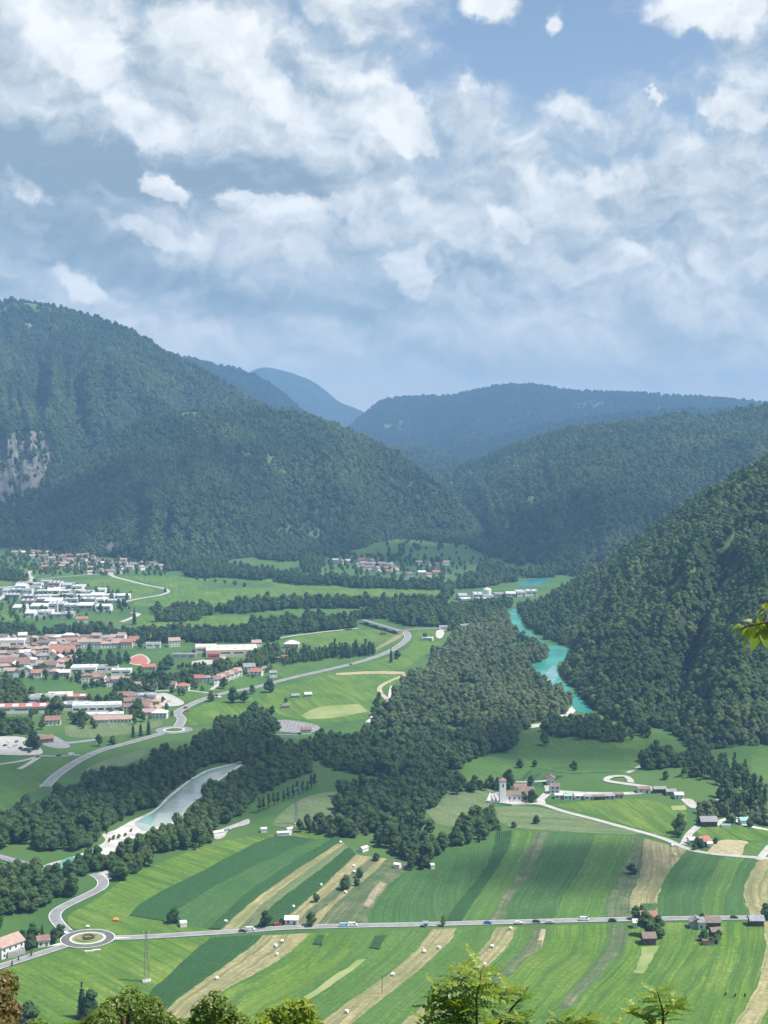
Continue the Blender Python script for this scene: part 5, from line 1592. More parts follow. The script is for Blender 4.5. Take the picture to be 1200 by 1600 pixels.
def house(px, py, w, d, h, rot=0.0, roof='terracotta', wall='white', label='', group=None, rise=None, style='gable', windows=2, chimney=True, cat='house', name='house', door=True, over=0.6, world=None):
    p = GZ(px, py) if world is None else Vector(world)
    e = empty(name, p, rot)
    tag(e, label, cat, group)
    rise = d * 0.30 if rise is None else rise
    if style == 'gable':
        v, f = gable_body(w, d, h, rise); rv, rf = gable_roof(w, d, h, rise, over)
    else:
        b = MB().box(-w / 2, w / 2, -d / 2, d / 2, 0, h); v, f = b.v, b.f
        rv, rf = hip_roof(w, d, h + 0.02, rise, over)
    obj('wall', mesh_of('wall', v, f, WALL[wall]), e)
    r = obj('roof', mesh_of('roof', rv, rf, ROOF[roof]), e)
    if chimney:
        cx, cy = w * random.choice((-0.28, 0.22)), d * 0.14
        MB().box(cx - 0.35, cx + 0.35, cy - 0.35, cy + 0.35, h + rise * 0.4, h + rise + 0.9).build('chimney', M['brick_chimney'], r)
    if windows:
        floors = 2 if h > 4.6 else 1
        n = max(2, int(w / 3.4))
        for fl in range(floors):
            z = 1.0 + fl * 2.7
            for k in range(n):
                x = (k + 0.5) / n * w - w / 2
                for side, y in ((0, -d / 2 - 0.02), (2, d / 2 + 0.02)):
                    if side == 2 and windows < 3: continue
                    if fl == 0 and k == n // 2 and side == 0 and door: continue
                    put_window(e, x, y, z, 1.15, 1.35, side)
            if windows > 1:
                for y in (-d * 0.22, d * 0.22):
                    s = -1 if px > 600 else 1        # the gable end turned to the viewer
                    put_window(e, s * (w / 2 + 0.02), y, z, 1.0, 1.3, 1 if s > 0 else 3)
        if door:
            o = obj('door', DOOR, e, loc=((n // 2 + 0.5) / n * w - w / 2, -d / 2 - 0.03, 0.02)); o.scale = (1.1, 1, 2.1)
    return e


def hall(px, py, w, d, h, rot=0.0, roof='pale', wall='white', label='', group=None, style='flat', lights=3, bands=2, cat='hall', name='industrial_hall', world=None, gates=1):
    p = GZ(px, py) if world is None else Vector(world)
    e = empty(name, p, rot)
    tag(e, label, cat, group)
    if style == 'gable':
        rise = d * 0.11
        v, f = gable_body(w, d, h, rise); rv, rf = gable_roof(w, d, h, rise, 0.4, 0.3)
        obj('wall', mesh_of('wall', v, f, WALL[wall]), e)
        r = obj('roof', mesh_of('roof', rv, rf, ROOF[roof]), e)
        for k in range(lights):
            x = (k + 0.5) / lights * w - w / 2
            s = math.atan2(rise, d / 2)
            b = MB().box(x - w / lights * 0.22, x + w / lights * 0.22, -d * 0.16, d * 0.16, 0, 0.12)
            o = b.build('skylight', M['skylight'], r, loc=(0, -d * 0.25, h + rise * 0.5 + 0.36), rot=(s, 0, 0))
    else:
        MB().box(-w / 2, w / 2, -d / 2, d / 2, 0, h).build('wall', WALL[wall], e)
        rm = MB().box(-w / 2 + 0.3, w / 2 - 0.3, -d / 2 + 0.3, d / 2 - 0.3, h + 0.01, h + 0.12)
        r = rm.build('roof', ROOF[roof], e)
        pm = MB()
        for x0, x1, y0, y1 in ((-w / 2, w / 2, -d / 2, -d / 2 + 0.3), (-w / 2, w / 2, d / 2 - 0.3, d / 2), (-w / 2, -w / 2 + 0.3, -d / 2 + 0.3, d / 2 - 0.3), (w / 2 - 0.3, w / 2, -d / 2 + 0.3, d / 2 - 0.3)):
            pm.box(x0, x1, y0, y1, h + 0.005, h + 0.55)
        pm.build('parapet', WALL[wall], e)
        for k in range(lights):
            x = (k + 0.5) / lights * w - w / 2
            y = random.uniform(-0.2, 0.2) * d
            MB().box(x - 1.6, x + 1.6, y - d * 0.14, y + d * 0.14, h + 0.13, h + 0.95).build('skylight', M['skylight'], r)
    for k in range(bands):
        x = (k + 0.5) / bands * w - w / 2
        put_window(e, x, -d / 2 - 0.02, h * 0.52, w / bands * 0.72, h * 0.2, 0)
    for k in range(gates):
        o = obj('gate', DOOR, e, loc=(w * (0.28 - 0.5 * k), -d / 2 - 0.03, 0.02), mat=ROOF['grey']); o.scale = (3.6, 1, h * 0.42)
    return e


def rows_of(rows, build, words, group):
    """rows: (y of the foot, x from, x to, how many); the first row is the farthest"""
    m = len(rows)
    for ri, (py, x0, x1, n, *rest) in enumerate(rows):
        xs = [x0 + (x1 - x0) * (i + 0.5) / n + random.uniform(-0.2, 0.2) * (x1 - x0) / n for i in range(n)]
        rw = 'front row' if ri == m - 1 else 'back row' if ri == 0 else ORD[m - 1 - ri] + ' row from the front'
        for i, x in enumerate(xs):
            build(x, py + random.uniform(-1.5, 1.5), '%s, %s, %s' % (words, rw, ordinal(i, n)), group, *rest)


RED = ['terracotta', 'red-brown', 'red-brown', 'pinkish', 'pinkish', 'pinkish', 'grey', 'pale', 'brown']


def town_house(x, py, where, group, big=1.0):
    rf = random.choice(RED)
    w, d, h = random.uniform(10, 16) * big, random.uniform(8, 11) * big, random.choice((5.6, 6.2, 8.2))
    wl = random.choices(['white', 'cream', 'pink', 'yellow'], [8, 3, 1, 0.3])[0]
    house(x, py, w, d, h, random.choice((0.1, 0.15, -0.1, 1.6, 0.25)) + random.uniform(-0.1, 0.1), rf, wl, '%s-roofed %s house %s' % (rf, wl, where), group, style=random.choice(('gable', 'gable', 'hip')), windows=1, door=False)


def village_house(x, py, where, group):
    rf = random.choice(RED)
    house(x, py, random.uniform(11, 15), random.uniform(9, 11), random.choice((5, 6, 6.5)), random.uniform(-0.4, 0.5) + random.choice((0, 0, 1.5)), rf, random.choice(('white', 'white', 'cream')), '%s-roofed house %s' % (rf, where), group, windows=0, chimney=False)


def estate_hall(x, py, where, group, wpx=26):
    d_ = G(x, py).y
    rf = random.choice(('pale', 'pale', 'pale', 'grey', 'blue-grey', 'cream', 'grey', 'red-brown'))
    hall(x, py, wpx * d_ / FPX * random.uniform(0.75, 1.15), random.uniform(16, 32), random.uniform(5, 9.5), random.uniform(-0.06, 0.12), rf, random.choice(('white', 'white', 'grey')), '%s-roofed hall %s' % (rf, where), group, style=random.choice(('flat', 'gable')), lights=random.choice((2, 3, 4)), bands=2)


rows_of([(866, 12, 76, 8), (872, 45, 150, 11), (878, 55, 200, 14), (884, 62, 250, 16), (890, 62, 256, 13), (896, 130, 200, 4)], village_house, 'in the far village', 'far village houses')
rows_of([(879, 562, 584, 3), (885, 556, 616, 7), (891, 562, 622, 8), (897, 592, 622, 3)], village_house, 'in the middle village', 'middle village houses')
rows_of([(861, 488, 516, 3), (880, 520, 548, 3)], village_house, 'above the middle village', 'houses above the middle village')
rows_of([(884, 645, 705, 4), (900, 636, 704, 5)], village_house, 'right of the middle village', 'houses right of the middle village')
rows_of([(917, 22, 112, 6, 17), (923, -6, 135, 8, 18), (929, 0, 170, 9, 18), (936, 10, 205, 9, 22), (944, 30, 195, 7, 24), (953, 20, 180, 6, 26), (964, 40, 120, 4, 20)], estate_hall, 'on the industrial estate', 'industrial estate halls')
rows_of([(931, 768, 838, 4, 17), (937, 716, 772, 3, 18), (943, 716, 765, 2, 22)], estate_hall, 'of the far riverside factory', 'far factory halls')
rows_of([(1003, 0, 214, 15), (1008, 0, 210, 14), (1013, 0, 205, 13), (1020, 4, 120, 8), (1027, 0, 116, 8), (1034, 0, 116, 8), (1041, 0, 112, 8), (1048, 0, 100, 7), (1057, 8, 108, 7)], town_house, 'in the town', 'town houses')
rows_of([(1066, 130, 160, 3), (1072, 170, 200, 3)], town_house, 'below the town square', 'houses below the town square')
rows_of([(1094, 190, 212, 2), (1104, 196, 250, 4), (1113, 200, 250, 4), (1121, 226, 256, 2)], town_house, 'beside the lower factory', 'houses beside the lower factory')

# named buildings of the town
hall(132, 1052, 28, 24, 8, 0.08, 'pale', 'white', 'broad white flat-roofed building in the middle of the town', lights=2, cat='building', name='town_building')
hall(168, 1050, 24, 15, 7, 0.05, 'grey', 'white', 'grey-roofed building right of the broad white town building', lights=2, cat='building', name='town_building')
hall(190, 1054, 22, 14, 6, 0.05, 'pale', 'white', 'white flat building below the running track', lights=2, cat='building', name='town_building')
house(98, 1024, 30, 16, 7, 0.1, 'terracotta', 'cream', 'long terracotta-roofed building in the upper town', windows=1, chimney=False, cat='building', name='town_building', door=False)
house(22, 1044, 34, 14, 8, 0.12, 'red-brown', 'white', 'long red-brown roof at the left edge of the town', windows=1, chimney=False, cat='building', name='town_building', door=False)
hall(18, 1014, 34, 22, 12, 0.1, 'pale', 'white', 'tall white block at the left edge of the upper town', lights=2, bands=4, cat='building', name='town_building')
hall(362, 1022, 62, 46, 8, 0.12, 'cream', 'cream', 'large cream flat-roofed shopping hall among trees', lights=6, bands=4, cat='building', name='shopping_hall')
hall(322, 1018, 26, 30, 7, 0.12, 'cream', 'cream', 'cream annex at the left of the large shopping hall', lights=2, bands=2, cat='building', name='shopping_hall')
hall(334, 1030, 14, 12, 7, 0.05, 'red', 'red', 'dark red cube building in front of the shopping hall', lights=0, bands=1, cat='building', name='red_building')
hall(288, 1028, 28, 10, 5, 0.03, 'grey', 'grey', 'long low grey building beside the running track', lights=2, bands=3, cat='building', name='low_building')
house(232, 1046, 16, 9, 3.6, 0.1, 'red', 'cream', 'low bright red-roofed house below the running track', windows=1, chimney=False, door=False)
house(272, 1010, 14, 11, 8, 0.3, 'pinkish', 'white', 'tall white house beside the town tree belt', windows=1, door=False)
hall(240, 1012, 18, 12, 6, 0.1, 'grey', 'white', 'grey-roofed house left of the tall white house', lights=0, bands=2, cat='building', name='town_building')
# lower factory
hall(36, 1112, 52, 20, 6, 0.10, 'red', 'white', 'long factory hall with a red roof at the left edge', style='gable', lights=4, bands=3)
hall(64, 1098, 26, 22, 7, 0.10, 'grey', 'white', 'grey-roofed hall behind the red factory roof', lights=3)
hall(12, 1100, 28, 18, 6, 0.10, 'blue-grey', 'white', 'blue-grey-roofed hall at the left edge of the lower factory', lights=2)
hall(94, 1094, 24, 16, 7, 0.12, 'pale', 'white', 'white flat hall at the back of the lower factory', lights=2)
hall(120, 1096, 24, 14, 6, 0.12, 'red', 'cream', 'red-roofed hall at the back of the lower factory', style='gable', lights=2)
hall(118, 1108, 30, 16, 6, 0.12, 'grey', 'cream', 'grey-roofed hall in the middle of the lower factory', style='gable', lights=3)
hall(152, 1114, 46, 18, 9, 0.14, 'pale', 'white', 'tall long white hall of the lower factory', lights=5, bands=6)
hall(160, 1122, 40, 12, 4.5, 0.14, 'pale', 'white', 'low white hall in front of the tall factory hall', lights=4, bands=3)
house(186, 1128, 24, 9, 3.5, 0.12, 'pinkish', 'white', 'low pinkish-roofed shed in front of the lower factory, right half', windows=1, chimney=False, cat='shed', name='shed', door=False)
house(158, 1129, 14, 9, 3.5, 0.12, 'pinkish', 'white', 'low pinkish-roofed shed in front of the lower factory, left half', windows=1, chimney=False, cat='shed', name='shed', door=False)
house(83, 1132, 14, 10, 5, 0.15, 'red-brown', 'white', 'white house with red-brown roof below the big factory tree', windows=1)
hall(222, 1094, 28, 18, 6, 0.1, 'blue-grey', 'grey', 'wide blue-grey hall roof beside the car park', lights=3)
house(72, 1160, 11, 8, 4, 0.5, 'red-brown', 'brown', 'red-brown shed beside the big car park tree', windows=1, chimney=False, cat='shed', name='shed', door=False)
# houses by the bypass
for x_, y_, w_, rf_, wl_, t_ in ((218, 1077, 10, 'pinkish', 'white', 'white house left in the row above the bypass field'), (239, 1077, 11, 'red-brown', 'white', 'white hipped house second from left above the bypass field'),
                                 (268, 1076, 11, 'red-brown', 'white', 'white house with brown roof in the middle above the bypass field'), (286, 1079, 13, 'terracotta', 'white', 'white house with terracotta roof nearest the bypass field'),
                                 (311, 1066, 11, 'red', 'white', 'house with the brightest red roof above the bypass field'), (324, 1066, 10, 'grey', 'white', 'grey-roofed house beside the bright red roof'),
                                 (389, 1048, 13, 'grey', 'white', 'white house with grey gable right of the terrace'), (401, 1056, 13, 'terracotta', 'white', 'white house with terracotta roof right of the terrace'),
                                 (426, 1058, 8, 'grey', 'white', 'small white house under the tall trees by the bypass'), (442, 1034, 11, 'red-brown', 'white', 'white house at the left end of the tall dark tree row'),
                                 (460, 1030, 10, 'red-brown', 'pink', 'pink house in front of the tall dark tree row'), (456, 1012, 18, 'pale', 'pink', 'long pale-roofed house behind the tall dark tree row'),
                                 (400, 1010, 12, 'pinkish', 'white', 'white house at the right end of the shopping hall')):
    house(x_, y_, w_, w_ * 0.8, 5.4, random.uniform(-0.3, 0.5), rf_, wl_, t_, 'houses by the bypass', style=random.choice(('gable', 'hip')), windows=1, door=False)
for i in range(6):
    house(338 + i * 6.5, 1069 - i * 2.6, 8.5, 10, 6.2, 0.45, 'pinkish' if i % 2 else 'red-brown', 'white', 'white terraced house in the stepped row, %s' % ordinal(i, 6), 'stepped terrace', windows=1, door=False, chimney=False)
hall(668, 1001, 14, 9, 4, -0.2, 'pale', 'white', 'small white hall in the field by the bypass bend', lights=0, bands=1, cat='shed', name='shed')
hall(598, 992, 8, 6, 3, 0, 'brown', 'brown', 'brown hay shed in the field below the far bridge', lights=0, bands=0, cat='shed', name='shed', gates=0)
for i, (x_, y_, w_) in enumerate(((700, 984, 24), (716, 982, 22), (726, 980, 18))):
    hall(x_, y_, w_, 12, 5, 0.0, 'grey', 'white', 'grey works building hidden in the riverside wood, %s' % ordinal(i, 3), 'works in the riverside wood', lights=0, cat='building', name='works_building')
for i, (x_, y_, w_, rf_) in enumerate(((461, 1090, 8, 'grey'), (481, 1088, 7, 'pale'), (446, 1106, 7, 'brown'))):
    house(x_, y_, w_, 5, 2.6, 0.3, rf_, 'grey', 'small %s-roofed shed in the sunlit field, %s' % (rf_, ordinal((0, 2, 1)[i] if False else [1, 2, 0][i], 3)), 'field sheds', windows=0, chimney=False, cat='shed', name='shed', door=False)
house(241, 1000, 12, 9, 4, 0.1, 'red', 'white', 'red-roofed white house in front of the far tree belt', windows=1, door=False)
house(150, 985, 12, 8, 4, 0.2, 'red', 'white', 'red-roofed cabin below the industrial estate', windows=0, chimney=False)
house(128, 972, 16, 10, 5, 0.2, 'terracotta', 'white', 'terracotta-roofed house at the near corner of the industrial estate', windows=0)


# --- the church with its churchyard
WALL['church_white'] = material('church_white', (0.82, 0.81, 0.79), (0.86, 0.855, 0.84), scale=0.5, rough=0.9)  # the house white, raised to offset the shade on the church


def church():
    t = GZ(785, 1254)
    e = empty('church', t, 0.12)
    tag(e, 'white church with a tall square bell tower and low red roof', 'church')
    tw, th = 4.6, 16.5
    tower = MB().box(-tw / 2, tw / 2, -tw / 2, tw / 2, 0, th).build('tower', WALL['church_white'], e)
    MB().box(-tw / 2 - 0.2, tw / 2 + 0.2, -tw / 2 - 0.2, tw / 2 + 0.2, th, th + 0.3).build('cornice', WALL['church_white'], tower)
    r = [(-tw / 2 - 0.35, -tw / 2 - 0.35, th + 0.3), (tw / 2 + 0.35, -tw / 2 - 0.35, th + 0.3), (tw / 2 + 0.35, tw / 2 + 0.35, th + 0.3), (-tw / 2 - 0.35, tw / 2 + 0.35, th + 0.3), (0, 0, th + 2.1)]
    obj('tower_roof', mesh_of('tower_roof', r, [(0, 1, 4), (1, 2, 4), (2, 3, 4), (3, 0, 4), (3, 2, 1, 0)], ROOF['terracotta']), tower)
    for x, y, s in ((0, -tw / 2 - 0.02, 0), (tw / 2 + 0.02, 0, 1), (-tw / 2 - 0.02, 0, 3), (0, tw / 2 + 0.02, 2)):
        put_window(tower, x, y, th - 4.6, 1.1, 2.2, s)
    v, f = gable_body(12, 7, 5.0, 2.2)
    obj('nave', mesh_of('nave', v, f, WALL['church_white']), e, loc=(9.0, 4.2, 0))
    rv, rf = gable_roof(12, 7, 5.0, 2.2, 0.5)
    obj('nave_roof', mesh_of('nave_roof', rv, rf, ROOF['brown']), e, loc=(9.0, 4.2, 0))
    v, f = gable_body(5, 5, 4.2, 1.7)
    obj('chancel', mesh_of('chancel', v, f, WALL['church_white']), e, loc=(17.6, 4.2, 0))
    rv, rf = gable_roof(5, 5, 4.2, 1.7, 0.4)
    obj('chancel_roof', mesh_of('chancel_roof', rv, rf, ROOF['red-brown']), e, loc=(17.6, 4.2, 0))
    for k in range(3): put_window(e, 5.4 + 3.6 * k, 4.2 - 3.52, 1.8, 0.9, 2.0, 0)
    return e


church()
house(822, 1245, 11, 8, 5, 0.1, 'brown', 'white', 'white parish house with dark roof right of the church', windows=2)
house(812, 1238, 9, 7, 4.2, 0.2, 'red-brown', 'cream', 'cream house with red-brown roof close behind the church', windows=1, door=False)
house(866, 1239, 7, 6, 5.5, 0.05, 'brown', 'white', 'narrow white house at the lane corner right of the church', windows=2)
house(860, 1224, 6.5, 6, 4.5, 1.5, 'red-brown', 'white', 'small white gabled house up the lane behind the church', windows=2)
M['gravestone'] = material('gravestone', (0.60, 0.59, 0.57), (0.45, 0.45, 0.44), scale=0.8)
_w = structure(empty('churchyard_wall', GZ(795, 1257)))
for a_, b_ in (((760, 1254), (766, 1241)), ((760, 1254), (800, 1259)), ((800, 1259), (826, 1257))):
    A_, B_ = GZ(*a_), GZ(*b_)
    dv = B_ - A_
    o_ = MB().box(0, dv.length, -0.25, 0.25, 0, 1.3).build('wall_section', M['kerb_stone'], _w, loc=A_ - _w.location, rot=(0, 0, math.atan2(dv.y, dv.x)))
poly_field([(761, 1254), (767, 1241), (800, 1238), (826, 1246), (825, 1256), (800, 1258)], 'gravel', name='churchyard', lift=0.28)
GRAVE = [MB().box(-0.55, 0.55, -0.12, 0.12, 0, 1.2 + 0.3 * i).box(-0.6, 0.6, -2.0, -0.12, 0, 0.28).mesh('gravestone', M['gravestone']) for i in range(2)]


def graves(poly, spacing, label, group, limit):
    p = None
    W = np.array([G(*q)[:2] for q in poly])
    lo, hi = W.min(0), W.max(0)
    gx, gy = np.meshgrid(np.arange(lo[0], hi[0], spacing), np.arange(lo[1], hi[1], spacing * 1.5))
    p = np.stack([gx.ravel(), gy.ravel()], 1)
    p = p[inside(p, W)]
    p = p[np.sort(RNG.permutation(len(p))[:limit])]
    for x, y in p:
        o = obj('gravestone', random.choice(GRAVE), loc=(x, y, 0.26), rot=(0, 0, random.uniform(-0.1, 0.1)))
        o.scale = (1.15, 1.15, random.uniform(0.8, 1.3))
        tag(o, label, 'gravestone', group)


graves([(764, 1253), (768, 1242), (779, 1241), (779, 1256)], 2.6, 'pale gravestone in the churchyard left of the tower', 'churchyard graves left of the tower', 24)
graves([(792, 1256), (794, 1250), (822, 1249), (822, 1255)], 2.6, 'pale gravestone in the churchyard right of the tower', 'churchyard graves right of the tower', 30)
poly_field([(420, 1142), (432, 1126), (470, 1128), (500, 1136), (480, 1146)], 'asphalt', name='cemetery', lift=0.28)
graves([(424, 1141), (434, 1128), (468, 1130), (496, 1136), (478, 1144)], 3.4, 'pale gravestone in the cemetery below the sunlit field', 'field cemetery graves', 70)
house(478, 1146, 9, 6, 4, 0.2, 'red-brown', 'white', 'little chapel with red-brown roof in the field cemetery', windows=0, chimney=False, cat='chapel', name='chapel')
hall(446, 1152, 22, 0.6, 2.0, -0.12, 'pale', 'white', 'low pale wall below the field cemetery', lights=0, bands=0, gates=0, cat='wall', name='cemetery_wall')

# --- sheds and cottages along the lane right of the church
for i, (x_, y_, w_, rf_, wl_) in enumerate(((873, 1247, 6, 'pale', 'white'), (887, 1248, 6, 'turquoise', 'white'), (905, 1248, 7, 'pale', 'white'), (920, 1249, 7, 'grey', 'white'), (935, 1249, 8, 'brown', 'dark'), (952, 1248, 7, 'blue-grey', 'grey'), (966, 1246, 7, 'brown', 'grey'))):
    house(x_, y_, w_, 5, 2.6, 0.03, rf_, wl_, '%s-roofed garden cabin in the row right of the church, %s' % (rf_, ordinal(i, 7)), 'garden cabins right of the church', rise=0.9, windows=1, chimney=False, cat='cabin', name='garden_cabin', over=0.3)
for i, (x_, y_, w_, rf_, wl_) in enumerate(((1005, 1238, 9, 'red-brown', 'white'), (1030, 1238, 9, 'grey', 'dark'), (1048, 1242, 7, 'grey', 'grey'), (1060, 1247, 6, 'pale', 'white'))):
    house(x_, y_, w_, 6, 3.2, 0.05, rf_, wl_, '%s-roofed farm building below the grassy knoll, %s' % (rf_, ordinal(i, 4)), 'farm buildings below the knoll', rise=1.2, windows=1, chimney=False, cat='farm building', name='farm_building')
hall(1122, 1256, 9, 4, 2.6, -0.25, 'pale', 'grey', 'long pale-roofed shelter among the scrub by the knoll', lights=0, bands=0, cat='shed', name='shed')
house(1106, 1290, 11, 8, 4, 0.05, 'grey', 'dark', 'open dark barn with grey roof above the lane', windows=0, chimney=False, cat='barn', name='barn')
house(1098, 1321, 8, 7, 4, 0.6, 'terracotta', 'brown', 'tiled farmhouse at the lane bend', windows=2)
house(1080, 1318, 4, 4, 3, 0.3, 'pale', 'white', 'small white shed beside the lane bend', windows=0, chimney=False, cat='shed', name='shed')
house(1108, 1323, 3, 3, 2.6, 0.1, 'pale', 'white', 'tiny white hut right of the tiled farmhouse', windows=0, chimney=False, cat='hut', name='hut')
house(1162, 1287, 6, 5, 3, 0.2, 'turquoise', 'white', 'shed with turquoise roof in the gravel farm yard', windows=0, chimney=False, cat='shed', name='shed')
hall(1134, 1293, 6, 3, 1.6, -0.1, 'turquoise', 'white', 'low turquoise container beside the farm track', lights=0, bands=0, gates=0, cat='container', name='container')
house(1146, 1274, 5, 4, 3, 0.1, 'grey', 'grey', 'grey hut behind the gravel farm yard', windows=0, chimney=False, cat='hut', name='hut')
# --- houses on the main road
house(1013, 1442, 8.5, 7, 4.6, -0.05, 'terracotta', 'brown', 'roadside house with terracotta roof among trees', windows=2)
house(994, 1449, 3.4, 4, 3.4, 0.0, 'pale', 'white', 'narrow white-roofed shed left of the terracotta house', windows=0, chimney=False, cat='shed', name='shed')
house(1013, 1474, 6.6, 6.5, 4.0, 0.06, 'brown', 'dark', 'shed with front shade painted as dark walls and a pale roof edge below the terracotta house', windows=1, chimney=False, cat='shed', name='shed')  # shade on the front is painted in as dark walls
house(1088, 1449, 5, 7, 3.8, 1.57, 'grey', 'grey', 'left one of the grey roadside cottages', windows=1)
house(1098, 1450, 6, 6, 4.2, 0.02, 'grey', 'white', 'middle one of the grey roadside cottages', windows=1)
house(1113, 1450, 7.5, 6.5, 4.2, 0.02, 'brown', 'dark', 'right one of the grey roadside cottages with a dark front', windows=1)
house(1117, 1461, 5, 4.5, 2.8, 0.2, 'brown', 'dark', 'small dark shed in front of the grey roadside cottages', windows=0, chimney=False, cat='shed', name='shed')
hall(1106, 1476, 6, 3.5, 2.2, 0.0, 'red-brown', 'brown', 'low reddish-roofed lean-to in the cottage garden', lights=0, bands=0, cat='shed', name='shed')
house(1181, 1445, 7.4, 6, 3.4, 0.0, 'blue-grey', 'dark', 'barn with blue-grey roof beside the road, shadow painted as dark walls', windows=0, chimney=False, cat='barn', name='barn')  # the front's shadow is put into the dark wall colour
house(456, 1443, 6.8, 5.5, 3.0, -0.05, 'pale', 'white', 'small white hut with pale roof beside the main road', rise=1.3, windows=2, chimney=False, cat='hut', name='hut')
house(10, 1490, 15, 10.5, 6.2, 0.95, 'pinkish', 'white', 'large white house with pinkish roof at the left edge', windows=3)
hall(24, 1493, 9, 5, 2.6, 0.5, 'grey', 'grey', 'grey carport beside the large white house', lights=0, bands=0, cat='carport', name='carport')
house(67, 1477, 6, 5.5, 3.6, 0.4, 'red-brown', 'white', 'little cottage with red-brown roof by the roundabout', windows=2)
house(665, 1448, 2.0, 2.0, 2.4, 0, 'blue-grey', 'grey', 'tiny grey hut beside the main road at the stubble strip', windows=0, chimney=False, cat='hut', name='hut')
for x_, y_, w_, rz_, t_ in ((340, 1305, 8, 0.6, 'pale shed on the yard by the near bank trees'), (442, 1306, 8, 0.2, 'larger white shed at the edge of the fields'), (452, 1300, 5, 0.7, 'smaller white shed at the edge of the fields'),
                            (412, 1300, 4, 0.2, 'little white hut left of the field edge sheds'), (568, 1330, 6, 0.9, 'long white greenhouse beside the dark wood'), (621, 1356, 4, -0.4, 'white tarpaulin shed at the tip of the wood tongue'),
                            (743, 1301, 4, -0.05, 'white open hut in the field below the church'), (675, 1357, 2.4, 0.3, 'pale cabin at the right side of the wood tongue')):
    house(x_, y_, w_, 3.6, 2.3, rz_, 'pale', 'white', t_, rise=0.8, windows=0, chimney=False, cat='shed', name='shed', over=0.2)
house(286, 1447, 3.6, 5, 2.2, 0.3, 'pale', 'white', 'white caravan-sized hut beside the lone maize field tree', rise=0.5, windows=0, chimney=False, cat='hut', name='hut', over=0.1)
for i, (x_, y_) in enumerate(((139, 1488), (151, 1486))):
    MB().box(-1.9, 1.9, -0.9, 0.9, 0.02, 0.5)
    o_ = MB().box(-2.2, 2.2, -0.75, 0.75, 0.0, 0.65).box(-2.0, 2.0, -0.6, 0.6, 0.65, 0.8).build('white_slab', M['gravestone'], loc=GZ(x_, y_, 0.1), rot=(0, 0, 0.12))  # white slabs lying in the meadow
    tag(o_, ('left' if i == 0 else 'right') + ' one of two white slabs in the meadow below the roundabout', 'slab')

# --- running track
tr = structure(empty('running_track', GZ(214, 1030)))
poly_field([(196, 1034), (206, 1026), (220, 1022), (232, 1028), (234, 1036), (220, 1040), (205, 1038)], 'concrete', name='track_border', lift=0.30)
M['red_track'] = material('red_track', (0.36, 0.12, 0.09), (0.42, 0.16, 0.12), scale=0.1)
poly_field([(200, 1034), (208, 1027), (220, 1024), (229, 1029), (230, 1036), (219, 1038), (207, 1037)], 'red_track', name='track_surface', lift=0.36)


# --- bridges
def bridge(a, b, width, z, label, ends=(0.0, 0.0), piers=3):
    A, B = G(*a, z), G(*b, z)
    d = (B - A).length
    ang = math.atan2(B.y - A.y, B.x - A.x)
    e = empty('bridge', (A.x, A.y, 0), ang)
    tag(e, label, 'bridge')
    MB().box(0, d, -width / 2, width / 2, z - 1.0, z).build('deck', M['concrete'], e)
    MB().box(0.2, d - 0.2, -width / 2 + 0.8, width / 2 - 0.8, z + 0.01, z + 0.08).build('carriageway', M['asphalt'], e)
    for s in (-1, 1):
        rl = MB()
        for zz in (0.45, 1.0): rl.box(0, d, s * width / 2 - 0.06, s * width / 2 + 0.06, z + zz, z + zz + 0.12)
        rail = rl.build('railing', ROOF['grey'], e)
        for k in range(int(d / 4) + 1):
            MB().box(k * 4.0, k * 4.0 + 0.14, s * width / 2 - 0.05, s * width / 2 + 0.05, z, z + 1.0).build('post', ROOF['grey'], rail)
    for k in range(piers):
        x = d * (k + 0.5) / piers
        MB().box(x - 0.7, x + 0.7, -width * 0.35, width * 0.35, -1.0, z - 1.0).build('pier', M['concrete'], e)
    return e


bridge((-30, 1330), (64, 1356), 6.5, 5.0, 'grey road bridge emerging from the trees at the left edge')
bridge((566, 968), (624, 985), 9.0, 5.0, 'pale concrete road bridge beside the far bypass bend', piers=4)


garden_trees([(0, 1066), (0, 1000), (215, 998), (215, 1030), (150, 1062), (100, 1066)], 13, 7.5, 'town_garden_trees', 'small garden trees scattered between the town houses', 'dark', 71)
garden_trees([(10, 900), (10, 864), (80, 862), (255, 884), (258, 900), (120, 900)], 17, 9, 'village_garden_trees', 'garden trees scattered between the far village houses', 'mixed', 72)
garden_trees([(0, 972), (0, 916), (110, 914), (205, 930), (200, 958), (120, 972)], 22, 8, 'estate_trees', 'small trees scattered between the industrial halls', 'mixed', 73)
garden_trees([(60, 1140), (60, 1100), (180, 1078), (260, 1086), (262, 1122), (200, 1136)], 16, 7, 'factory_garden_trees', 'small trees scattered around the lower factory', 'mixed', 74)
garden_trees([(480, 905), (480, 858), (560, 868), (710, 880), (715, 908), (600, 905)], 24, 9, 'middle_village_trees', 'trees scattered around the middle village', 'mixed', 75)
garden_trees([(200, 1086), (210, 1060), (330, 1050), (420, 1036), (420, 1062), (330, 1084)], 18, 7, 'bypass_garden_trees', 'garden trees between the houses by the bypass', 'mixed', 76)
garden_trees([(570, 880), (620, 846), (720, 850), (800, 880), (800, 896), (640, 884)], 42, 11, 'slope_trees', 'trees dotted over the far meadow slope', 'dark', 77)
garden_trees([(600, 856), (640, 843), (720, 846), (790, 866), (830, 885), (810, 886), (720, 858), (640, 852)], 9, 13, 'slope_top_trees', 'wood edge along the top of the far meadow slope', 'dark', 78)
